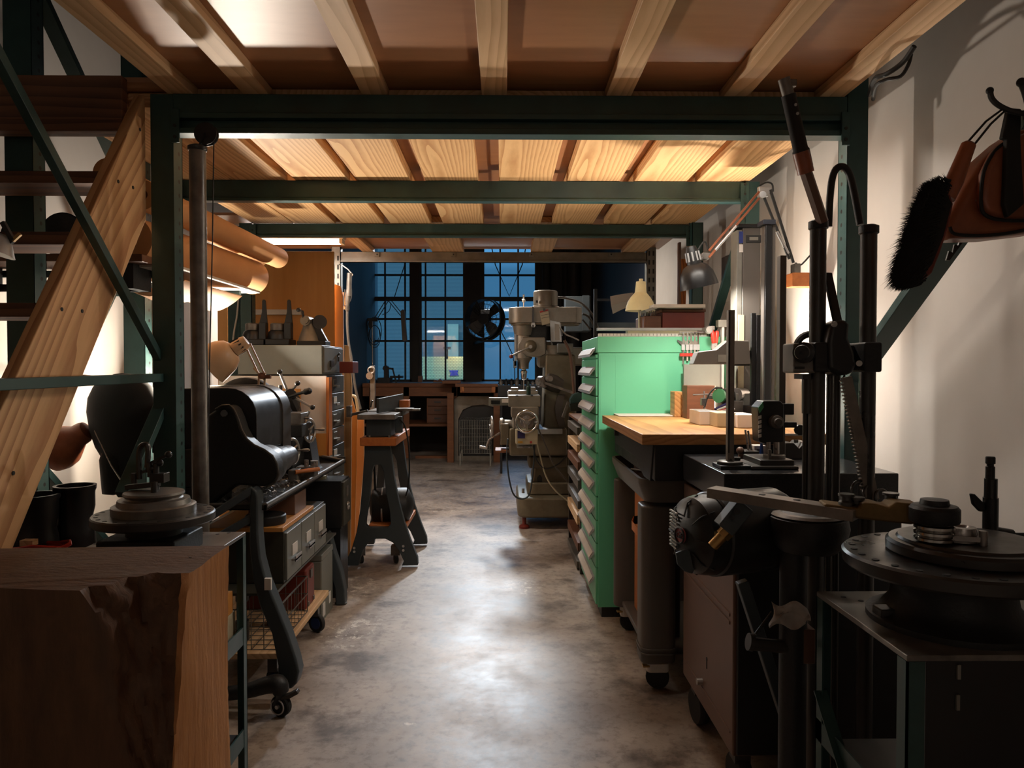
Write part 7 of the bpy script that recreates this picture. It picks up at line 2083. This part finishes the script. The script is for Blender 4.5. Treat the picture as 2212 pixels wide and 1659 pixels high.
part('rod', MB().cyl((PT(1752, 0, 2.04).x, 2.05, 0.05), (PT(1752, 0, 2.04).x, 2.05, PT(0, 820, 2.04).z), 0.009, n=14).cyl((PT(1822, 0, 2.06).x, 2.08, 0.05), (PT(1822, 0, 2.06).x, 2.08, PT(0, 800, 2.06).z), 0.011, n=14).cyl((PT(1800, 0, 2.06).x, 2.06, 0.05), (PT(1800, 0, 2.06).x, 2.06, PT(0, 700, 2.06).z), 0.009, n=14), M['dark'], t)
part('cylinder', MB().cyl(PT(1745, 893, 2.03), PT(1745, 818, 2.03), 0.016, n=18).px(1734, 808, 1752, 819, 2.0, 2.06), M['dark'], t)
cr = part('carriage', MB().px(1760, 739, 1798, 804, 1.97, 2.08).px(1868, 739, 1907, 804, 1.97, 2.08).px(1796, 745, 1870, 800, 2.03, 2.08), M['iron'], t, 0.006)
part('clamp_block', MB().px(1714, 741, 1764, 806, 1.98, 2.06), M['worn'], t, 0.005)
part('clamp_slot', MB().px(1716, 792, 1738, 797, 1.974, 1.98), M['ink'], t)
c = PT(1740, 762, 1.98)
part('knob', MB().lathe(c, [(0.026, 0), (0.028, 0.004), (0.028, 0.03), (0.018, 0.034), (0.018, 0.048), (0.020, 0.05), (0.018, 0.056), (0.006, 0.056), (0.006, 0.05), (0, 0.05)], (-0.62, -1, 0.0), 24), M['black'], t)
part('guide_wheel', MB().ring(PT(1752, 752, 2.1), (0.2, 1, 0), 0.04, 0.010, 28, 8), M['dark'], t)
part('gear_housing', MB().pprism([(1790, 800), (1788, 740), (1794, 708), (1806, 692), (1830, 688), (1838, 700), (1836, 730), (1848, 760), (1852, 790), (1846, 808), (1815, 812)], 1.96, 2.04), M['black'], t, 0.014)
part('housing_screw', MB().cyl(PT(1802, 700, 1.95), PT(1802, 700, 1.945), 0.008, n=12).cyl(PT(1856, 785, 1.97), PT(1856, 785, 1.955), 0.008, n=12), M['steel'], t)
part('link_bar', MB().bar(PT(1787, 590, 2.04), PT(1810, 700, 1.99), 0.024, 0.012), M['iron'], t, 0.003)
# toothed rack
r0, r1 = PT(1828, 815, 2.0), PT(1880, 1082, 2.0)
rk = MB().bar(r0, r1, 0.012, 0.030, up=(0, 0, 1))
rk = MB()
d = (r1 - r0).normalized()
nrm = V((d.z, 0, -d.x)).normalized()
if nrm.x > 0: nrm = -nrm
pts = []
nt_ = 34
L = (r1 - r0).length
for i in range(nt_):
    s_ = L * i / nt_
    pts += [r0 + d * s_ + nrm * 0.010, r0 + d * (s_ + L / nt_ * 0.5) + nrm * 0.010, r0 + d * (s_ + L / nt_ * 0.55) + nrm * 0.016, r0 + d * (s_ + L / nt_ * 0.95) + nrm * 0.016]
pts += [r1 + nrm * 0.010, r1 - nrm * 0.026, r0 - nrm * 0.016]
part('toothed_rack', rk.prism(pts, (0, 0.012, 0)), M['oldsteel'], t)
# lever
lv = part('lever', MB().cyl(PT(1777, 480, 2.0), PT(1737, 360, 1.97), 0.0165, n=6), M['brownsteel'], t, smooth=20)
g0, g1 = PT(1739, 366, 1.97), PT(1703, 205, 1.94)
part('grip', MB().lathe(g0, [(0.0, 0), (0.019, 0), (0.022, 0.006), (0.022, 0.05), (0.019, 0.055), (0.0185, (g1 - g0).length), (0, (g1 - g0).length)], g1 - g0, 24), M['rubber'], lv)
part('grip_band', MB().cyl(PT(1741, 374, 1.97), PT(1730, 328, 1.96), 0.0215, n=24), M['leather'], lv)
part('tip', MB().cyl(g1, PT(1693, 170, 1.935), 0.0155, n=20).bx(PT(1706, 0, 1.93).x, PT(1721, 0, 1.93).x, 1.925, 1.94, PT(0, 178, 1.93).z, PT(0, 164, 1.93).z), M['worn'], lv)
part('grip_screw', MB().cyl(PT(1719, 226, 1.925), PT(1719, 226, 1.918), 0.004, n=10).cyl(PT(1723, 245, 1.925), PT(1723, 245, 1.918), 0.004, n=10), M['steel'], lv)
for px, py, r in ((1858, 1062, 0.028), (1880, 1068, 0.024), (1905, 1075, 0.022)): part('shackle', MB().ring(PT(px, py, 2.0), (0.3, -1, 0.2), r, 0.004, 24, 6), M['dark'], t)

# ================================================================ foreground stand with the big rotary table
RZ = 0.85
c0 = onz(1765, 1277, RZ)
c1 = onz(1958, 1416, RZ)
RX = (c0.x + c1.x) / 2
RYa, RYb = c1.y, c0.y
t = thing('machine_stand', 'green-grey steel machine stand with an open side, closest on the mast side', 'stand', (RX + 0.25, (RYa + RYb) / 2, 0))
part('top_plate', MB().bx(RX, RX + 0.50, RYa, RYb, RZ - 0.012, RZ), M['worn'], t, 0.002)
for px, py in ((1822, 1290), (1860, 1298)):
    p = onz(px, py, RZ)
    part('bolt_hole', MB().cyl(p, p + V((0, 0, 0.0008)), 0.006, n=12), M['ink'], t)
for y, q in ((RYa, 1), (RYb, -1)):
    for x, s in ((RX, 1), (RX + 0.50, -1)):
        part('leg', MB().bx(x, x + s * 0.034, y, y + q * 0.004, 0, RZ - 0.012).bx(x, x + s * 0.004, y, y + q * 0.034, 0, RZ - 0.012), M['teal'], t)
for z in (0.5, 0.26): part('shelf_rail', MB().bx(RX, RX + 0.004, RYa, RYb, z, z + 0.05), M['teal'], t)
part('shelf', MB().bx(RX + 0.01, RX + 0.48, RYa + 0.01, RYb - 0.01, 0.49, 0.5), M['dark'], t)
part('front_panel', MB().bx(RX + 0.036, RX + 0.48, RYa + 0.002, RYa + 0.006, 0.12, RZ - 0.012), M['black'], t)
part('side_brace', MB().bar((RX + 0.002, RYa + 0.02, 0.30), (RX + 0.002, RYb - 0.02, 0.62), 0.004, 0.03, up=(1, 0, 0)), M['teal'], t)
part('door_slot', MB().px(2069, 1437, 2076, 1468, RYa - 0.002, RYa + 0.002).px(2067, 1502, 2074, 1535, RYa - 0.002, RYa + 0.002), M['silverpaint'], t)
ccx, ccy = at(2065, 1200, 1.52).x, 1.53
t = thing('rotary_table', 'large dark rotary table with a drilled flange on the stand beside the mast', 'rotary table', (ccx, ccy, RZ))
part('base', MB().lathe((ccx, ccy, RZ), [(0.0, 0), (0.165, 0), (0.165, 0.012), (0.14, 0.02), (0.12, 0.045), (0.11, 0.10), (0, 0.10)], n=48), M['iron'], t)
part('clamp_lug', MB().bx(ccx - 0.16, ccx - 0.12, ccy - 0.02, ccy + 0.02, RZ + 0.012, RZ + 0.03), M['dark'], t, 0.003)
zf = onz(1840, 1190, 0.98).z
zf = 0.958
part('flange', MB().lathe((ccx, ccy, zf), [(0.09, 0), (0.205, 0), (0.212, 0.006), (0.214, 0.028), (0.209, 0.033), (0.08, 0.034)], n=64), M['dark'], t)
for i in range(26):
    a = 2 * PI * i / 26
    part('bolt_hole', MB().cyl((ccx + 0.192 * math.cos(a), ccy + 0.192 * math.sin(a), zf + 0.0335), (ccx + 0.192 * math.cos(a), ccy + 0.192 * math.sin(a), zf + 0.0345), 0.007, n=12), M['ink'], t)
part('face_plate', MB().lathe((ccx + 0.03, ccy, zf + 0.034), [(0.06, 0), (0.150, 0.0), (0.154, 0.004), (0.154, 0.020), (0.148, 0.026), (0.134, 0.027), (0.130, 0.032), (0, 0.033)], n=56), M['dark'], t)
zp = zf + 0.067
p = at(2018, 1150, 1.5)
th = MB()
prof = [(0.031, 0)]
for i in range(3): prof += [(0.038, 0.004 + i * 0.012), (0.038, 0.009 + i * 0.012), (0.032, 0.012 + i * 0.012)]
part('threaded_post', th.lathe((p.x, 1.5, zp), prof + [(0.031, 0.039), (0, 0.039)], n=32), M['chrome'], t)
p2 = at(2076, 1160, 1.5)
part('spacer_ring', MB().lathe((p2.x, 1.5, zp), [(0.031, 0), (0.034, 0.002), (0.034, 0.014), (0.030, 0.016), (0.030, 0.02), (0.027, 0.03), (0.016, 0.031), (0.012, 0.026)], n=32), M['steel'], t)
p3 = at(2124, 1176, 1.46)
part('stud', MB().cyl((p3.x, 1.46, zp), (p3.x, 1.46, zp + 0.03), 0.008, n=12).bar((p3.x - 0.05, 1.48, zp + 0.012), (p3.x, 1.46, zp + 0.012), 0.01, 0.01), M['steel'], t)

# bending arm lying across
Za = 1.088
aL, aR = V((at(1535, 0, 1.78).x, 1.78, Za)), V((at(1905, 0, 1.6).x, 1.60, Za))
aL = onz(1540, 1060, 1.115)
t = thing('bending_arm', 'long flat steel bending arm with a rusty yellow cast end over the rotary table', 'bending arm', tuple(p + V((0, 0, 0.06)) if False else V((p.x, 1.5, zp + 0.061))))
pe = V((p.x, 1.5, zp + 0.085))
q0, q1 = at(1536, 1062, 1.80), at(1850, 1112, 1.58)
part('bar', MB().bar(q0, q1, 0.05, 0.024, up=(0, 0, 1)), M['oldsteel'], t, 0.002)
for f_ in (0.38, 0.62, 0.82):
    c = q0.lerp(q1, f_)
    part('bar_hole', MB().cyl(c + V((0, 0, 0.0122)), c + V((0, 0, 0.0132)), 0.008, n=12), M['ink'], t)
cast = [(1780, 1088), (1858, 1098), (1862, 1085), (1893, 1088), (1920, 1096), (1935, 1084), (1985, 1090), (2000, 1100), (2000, 1128), (1970, 1134), (1860, 1122), (1782, 1108)]
part('casting', MB().prism([at(x, y, 1.60 - 0.10 * (x - 1780) / 270) for x, y in cast], (0.012, 0.06, 0)), M['rust'], t, 0.006)
part('pivot_cap', MB().lathe((pe.x, 1.5, zp + 0.040), [(0.0, 0), (0.045, 0.0), (0.047, 0.004), (0.047, 0.028), (0.042, 0.034), (0.028, 0.036), (0.026, 0.046), (0, 0.047)], n=32), M['iron'], t)
for px, py in ((1828, 1088), (1850, 1095), (1924, 1086)):
    c = at(px, py, 1.60)
    part('bolt', MB().lathe(c - V((0, 0, 0.008)), [(0.012, 0), (0.016, 0.002), (0.016, 0.012), (0.012, 0.016), (0.012, 0.024), (0.017, 0.025), (0.017, 0.03), (0, 0.03)], n=16), M['dark'], t)

# spigot clamp in front of the wall
Ysp = 1.725
def PP(px, py, Y=Ysp): return at(px, py, Y)
t = thing('spigot_clamp', 'black upright spigot with a wing screw beside the white wall', 'clamp', (PP(2152, 0).x, Ysp, RZ))
xs = PP(2155, 0).x
part('post', MB().cyl((xs, Ysp, RZ + 0.002), (xs, Ysp, PP(0, 1080).z), 0.0165, n=20).cyl((xs, Ysp, PP(0, 1080).z), (xs, Ysp, PP(0, 1038).z), 0.014, n=20), M['black'], t)
part('spigot', MB().lathe((xs - 0.002, Ysp, PP(0, 1040).z), [(0.010, 0), (0.010, 0.03), (0.0075, 0.032), (0.0075, 0.036), (0.0105, 0.038), (0.0105, 0.052), (0.009, 0.054), (0, 0.054)], n=20), M['iron'], t)
part('foot', MB().lathe((xs, Ysp, RZ + 0.001), [(0.03, 0), (0.03, 0.01), (0.024, 0.02), (0.018, 0.03)], n=28), M['black'], t)
part('wing_screw', MB().cyl(PP(2150, 1083), PP(2125, 1088), 0.008, n=12).prism([PP(2098, 1066, Ysp - .01), PP(2108, 1068, Ysp - .01), PP(2130, 1090, Ysp - .01), PP(2130, 1106, Ysp - .01), PP(2118, 1106, Ysp - .01), PP(2103, 1090, Ysp - .01)], (0, 0.012, 0)), M['black'], t, 0.004)
part('cross_arm', MB().cyl(PP(2150, 1150), PP(2185, 1156), 0.014, n=14).cyl(PP(2185, 1156), PP(2225, 1156), 0.006, n=10), M['black'], t)

# ================================================================ black motor on a pedestal
Yq = 1.93
def PQ(px, py, Y=Yq): return at(px, py, Y)
t = thing('pedestal_grinder', 'black motor with a red badge on a pipe pedestal beside the brown cabinet', 'motor', (PQ(1660, 0).x, 2.0, 0))
ax = V((0.94, 0.34, 0)).normalized()
m0 = PQ(1478, 1158, 1.90)
part('end_bell', MB().lathe(m0, [(0.0, 0.0), (0.03, 0.0), (0.08, 0.010), (0.098, 0.024), (0.104, 0.05), (0.104, 0.07)], ax, 40), M['black'], t)
part('housing', MB().lathe(m0, [(0.106, 0.07), (0.11, 0.075), (0.11, 0.28), (0.10, 0.30), (0.06, 0.33), (0, 0.33)], ax, 40), M['black'], t)
rim = MB()
a_, b_, d_ = frame_of(ax)
for i in range(8):
    q = 2 * PI * i / 8
    u = a_ * math.cos(q) + b_ * math.sin(q)
    rim.tube([m0 + u * 0.05 - ax * 0.001, m0 + u * 0.086 + ax * 0.010, m0 + u * 0.104 + ax * 0.04], 0.0022, 6)
part('bell_rib', rim, M['iron'], t)
hv = V((ax.y, -ax.x, 0))
vt = MB()
for i in range(11):
    zz = 0.052 - i * 0.0092
    vt.bar(m0 + hv * -0.088 + V((0, 0, zz)) + ax * (0.014), m0 + hv * -0.030 + V((0, 0, zz)) + ax * (-0.002), 0.0045, 0.004)
part('louvre', vt, M['silverpaint'], t)
bc = m0 - ax * 0.006 + hv * -0.012
bdir = (-ax).normalized()
bg_ = part('badge', MB().lathe(bc, [(0.0, 0.0), (0.019, 0.0), (0.0205, 0.003), (0.021, 0.02)], -bdir, 28), M['badge'], t)
part('badge_rim', MB().ring(bc + bdir * 0.001, bdir, 0.0205, 0.0025, 28, 6), M['iron'], bg_)
cu = bpy.data.curves.new('emblem', 'FONT')
cu.body = 'GE'
cu.size = 0.024
cu.align_x = 'CENTER'
cu.align_y = 'CENTER'
cu.extrude = 0.0008
cu.shear = 0.2
to = bpy.data.objects.new('emblem', cu)
COL.objects.link(to)
bpy.context.view_layer.update()
me_ = bpy.data.meshes.new_from_object(to.evaluated_get(bpy.context.evaluated_depsgraph_get()))
bpy.data.objects.remove(to)
me_.materials.clear()
me_.materials.append(M['ink'])
to = bpy.data.objects.new('emblem', me_)
COL.objects.link(to)
to.parent = bg_
to.location = bc + bdir * 0.0015 - V(t.location)
to.rotation_euler = bdir.to_track_quat('Z', 'Y').to_euler()
part('switch_plate', MB().pprism([(1460, 1195), (1480, 1188), (1502, 1194), (1502, 1226), (1496, 1240), (1478, 1234), (1464, 1220)], 1.88, 1.89), M['charcoal'], t, 0.002)
part('conduit_box', MB().bar(PQ(1562, 1142, 1.79), PQ(1606, 1088, 1.79), 0.045, 0.05, up=(0, 1, 0)), M['charcoal'], t, 0.004)
part('toggle', MB().cyl(PQ(1592, 1105, 1.767), PQ(1592, 1105, 1.752), 0.008, n=10).cyl(PQ(1582, 1118, 1.767), PQ(1582, 1118, 1.757), 0.006, n=10), M['iron'], t)
part('brass_fitting', MB().cyl(PQ(1568, 1150, 1.79), PQ(1540, 1180, 1.80), 0.014, n=14).cyl(PQ(1572, 1146, 1.79), PQ(1560, 1158, 1.79), 0.018, n=6), M['brass'], t)
wl = PQ(1745, 1150, 1.87)
part('wheel_guard', MB().lathe(V((wl.x, 1.87, wl.z - 0.045)), [(0.0, 0.0), (0.07, 0), (0.09, 0.02), (0.10, 0.06), (0.095, 0.085), (0.085, 0.09), (0.06, 0.1), (0, 0.1)], (0, 0, 1), 36), M['iron'], t)
part('guard_lip', MB().lathe(V((wl.x, 1.87, wl.z + 0.042)), [(0.085, 0), (0.092, 0.004), (0.085, 0.010), (0, 0.012)], (0, 0, 1), 36), M['worn'], t)
part('spout', MB().tube([PQ(1655, 1132, 1.9), PQ(1670, 1130, 1.9), PQ(1690, 1140, 1.93), PQ(1712, 1150, 1.95)], 0.010, 8, smooth=4).sph(PQ(1652, 1134, 1.9), 0.013), M['worn'], t)
part('bracket', MB().prism([PQ(1650, 1165, 1.9), PQ(1668, 1140, 1.9), PQ(1730, 1180, 1.9), PQ(1690, 1225, 1.9), PQ(1640, 1235, 1.9)], (0, 0.1, 0)), M['iron'], t, 0.006)
xc = PQ(1724, 0, 1.87).x
part('column', MB().cyl((xc, 1.87, 0.05), (xc, 1.87, wl.z - 0.045), 0.034, n=28), M['iron'], t)
part('pedestal', MB().lathe((xc - 0.01, 1.872, 0), [(0.0, 0), (0.098, 0), (0.10, 0.012), (0.095, 0.03), (0.08, 0.045), (0.06, 0.06), (0.045, 0.10), (0.04, 0.12)], n=40), M['milld'], t)
part('strut', MB().bar(PQ(1602, 1255, 1.98), PQ(1712, 1595, 1.98), 0.03, 0.03), M['charcoal'], t, 0.003)
st_ = part('step_tube', MB().cyl(PQ(1625, 1390, 1.86), PQ(1745, 1402, 1.86), 0.017, n=20).cyl(PQ(1616, 1386, 1.86), PQ(1626, 1388, 1.86), 0.022, n=20), M['dark'], t)
part('step_plate', MB().px(1728, 1360, 1762, 1435, 1.84, 1.90), M['brownsteel'], st_, 0.003)
part('stay_wire', MB().cyl(PQ(1632, 1370, 1.86), PQ(1668, 1322, 1.88), 0.004, n=8), M['dark'], t)
# rag on top of the step plate
gr = []
for j in range(9):
    row = []
    for i in range(11):
        u, v = i / 10, j / 8
        px = 1668 + u * 78 + 6 * math.sin(v * 5)
        py = 1304 + v * 52 + 8 * math.sin(u * 7 + v * 3) + (10 * u if v < 0.5 else -4 * u)
        row.append(PQ(px, py, 1.80 + 0.02 * math.sin(u * 6 + 1) * math.cos(v * 5)))
    gr.append(row)
solo('white_rag', MB().plate(gr, (0.002, 0.012, 0.002)), M['cloth'], 'crumpled whitish rag stuffed beside the pipe pedestal', 'rag', smooth=70)

# ================================================================ broom head and leather bag hung on hooks
Yh = 1.62
def PH(px, py, Y=Yh): return at(px, py, Y)
t = thing('coat_hook', 'dark bent double hook on the rack upright beside the white wall', 'hook', tuple(PH(2205, 240)))
part('hook', MB().tube([PH(2139, 197), PH(2141, 210), PH(2150, 222), PH(2165, 232), PH(2185, 240), PH(2215, 246)], 0.006, 8, smooth=4).sph(PH(2138, 196), 0.008), M['ink'], t)
part('hook_arm', MB().tube([PH(2206, 180), PH(2214, 200), PH(2225, 240)], 0.007, 8, smooth=4).sph(PH(2206, 178), 0.010).bar(PH(2215, 246), PH(2262, 240), 0.02, 0.02), M['ink'], t)
t = thing('hand_broom', 'black bristled hand broom with a wooden handle hanging by a cord', 'broom', tuple(PH(2000, 500)))
h0, h1 = PH(2094, 308), PH(2046, 430)
hd = part('handle', MB().lathe(h1, [(0.016, 0), (0.019, 0.04), (0.016, 0.10), (0.015, (h0 - h1).length - 0.005), (0.010, (h0 - h1).length), (0, (h0 - h1).length)], h0 - h1, 18), M['leather'], t)
part('cord', MB().tube([PH(2092, 305), PH(2130, 262), PH(2168, 234)], 0.0025, 6).tube([PH(2100, 318), PH(2140, 268), PH(2170, 240)], 0.0025, 6), M['ink'], t)
blk = [(2036, 405), (2056, 420), (2062, 440), (2052, 490), (2034, 545), (2016, 590), (1998, 606), (1980, 600), (1998, 540), (2018, 470)]
part('block', MB().pprism(blk, 1.60, 1.645), M['redcase'], t, 0.008)
br = MB()
rnd = random.Random(2)
A, B = PH(2042, 400), PH(1985, 604)
core = [(2016, 405), (2040, 404), (2056, 440), (2038, 510), (2014, 570), (1988, 602), (1958, 606), (1952, 592), (1978, 520), (1998, 440)]
br.pprism(core, 1.595, 1.65)
left = [(2012, 384), (1994, 400), (1976, 432), (1962, 470), (1950, 505), (1942, 540), (1934, 570), (1926, 598), (1928, 618), (1942, 628), (1962, 622)]
tips = spline([PH(x, y) for x, y in left], 8)
for i in range(3600):
    s_ = rnd.random()
    root = A.lerp(B, s_ * 1.02) + V((rnd.uniform(-0.028, 0.0), rnd.uniform(-0.03, 0.03), rnd.uniform(-0.012, 0.012)))
    tp = tips[min(int(s_ * (len(tips) - 1)), len(tips) - 1)]
    dr = (V((tp.x, root.y + rnd.uniform(-0.012, 0.012), tp.z)) - root)
    Lb = dr.length * rnd.uniform(0.82, 1.06)
    dr = (dr.normalized() + V((0, 0, rnd.uniform(-0.16, 0.16)))).normalized()
    e = dr.cross(V((0, 1, 0))).normalized() * 0.0018
    f = dr.cross(e).normalized() * 0.0018
    br.add([root - e, root + e, root + f, root + dr * Lb], [(0, 1, 3), (1, 2, 3), (2, 0, 3)])
part('bristles', br, M['bristle'], t, kind='stuff')
t = thing('leather_bag', 'brown leather tool bag hanging from the hook beside the broom', 'bag', tuple(PH(2150, 500)))
bag = [(2180, 296), (2212, 275), (2280, 270), (2300, 480), (2250, 500), (2150, 512), (2060, 514), (2042, 500), (2058, 460), (2090, 400), (2130, 340)]
part('body', MB().pprism([(min(a, 2282), b) for a, b in bag], 1.69, 1.78), M['leather'], t, 0.02)
fl = [(2178, 302), (2230, 280), (2290, 280), (2290, 470), (2170, 470), (2130, 460), (2122, 430), (2128, 370), (2150, 325)]
part('flap', MB().pprism([(min(a, 2276), b) for a, b in fl], 1.665, 1.70), M['leather'], t, 0.014)
part('piping', MB().tube([PH(x, y, 1.672) for x, y in ((2176, 305), (2150, 325), (2126, 368), (2119, 432), (2128, 464), (2170, 476), (2240, 476))], 0.004, 6, smooth=4), M['rubber'], t)
part('seam', MB().tube([PH(x, y, 1.688) for x, y in ((2052, 490), (2062, 505), (2110, 509), (2170, 505), (2240, 492))], 0.004, 6, smooth=4), M['rubber'], t)
part('strap', MB().pprism([(2180, 232), (2208, 234), (2206, 300), (2214, 440), (2178, 470), (2170, 440), (2176, 300), (2166, 298)], 1.648, 1.664), M['rubber'], t, 0.004)
part('stud', MB().sph(PH(2110, 433, 1.688), 0.003), M['steel'], t)
t = thing('chain_saw_bar', 'thin jagged steel strip stuck behind the leather bag', 'strip', tuple(PH(2050, 545)))
part('strip', MB().pprism([(2076, 515), (2070, 530), (2062, 528), (2058, 545), (2050, 542), (2044, 562), (2052, 562), (2086, 515)], 1.782, 1.787), M['dark'], t)
# cable under the deck edge
solo('black_cable', MB().tube([at(1968, 118, 2.3), at(1962, 140, 2.3), at(1945, 165, 2.32), at(1915, 172, 2.35), at(1893, 185, 2.4), at(1886, 215, 2.6)], 0.006, 8, smooth=5), M['ink'], 'black cable sagging under the deck edge by the white wall', 'cable')
solo('black_cable', MB().tube([at(1975, 100, 2.25), at(1950, 135, 2.3), at(1915, 160, 2.35), at(1890, 170, 2.45), at(1878, 205, 2.68)], 0.008, 8, smooth=5), M['ink'], 'thicker black cable tucked up along the deck edge by the white wall', 'cable')
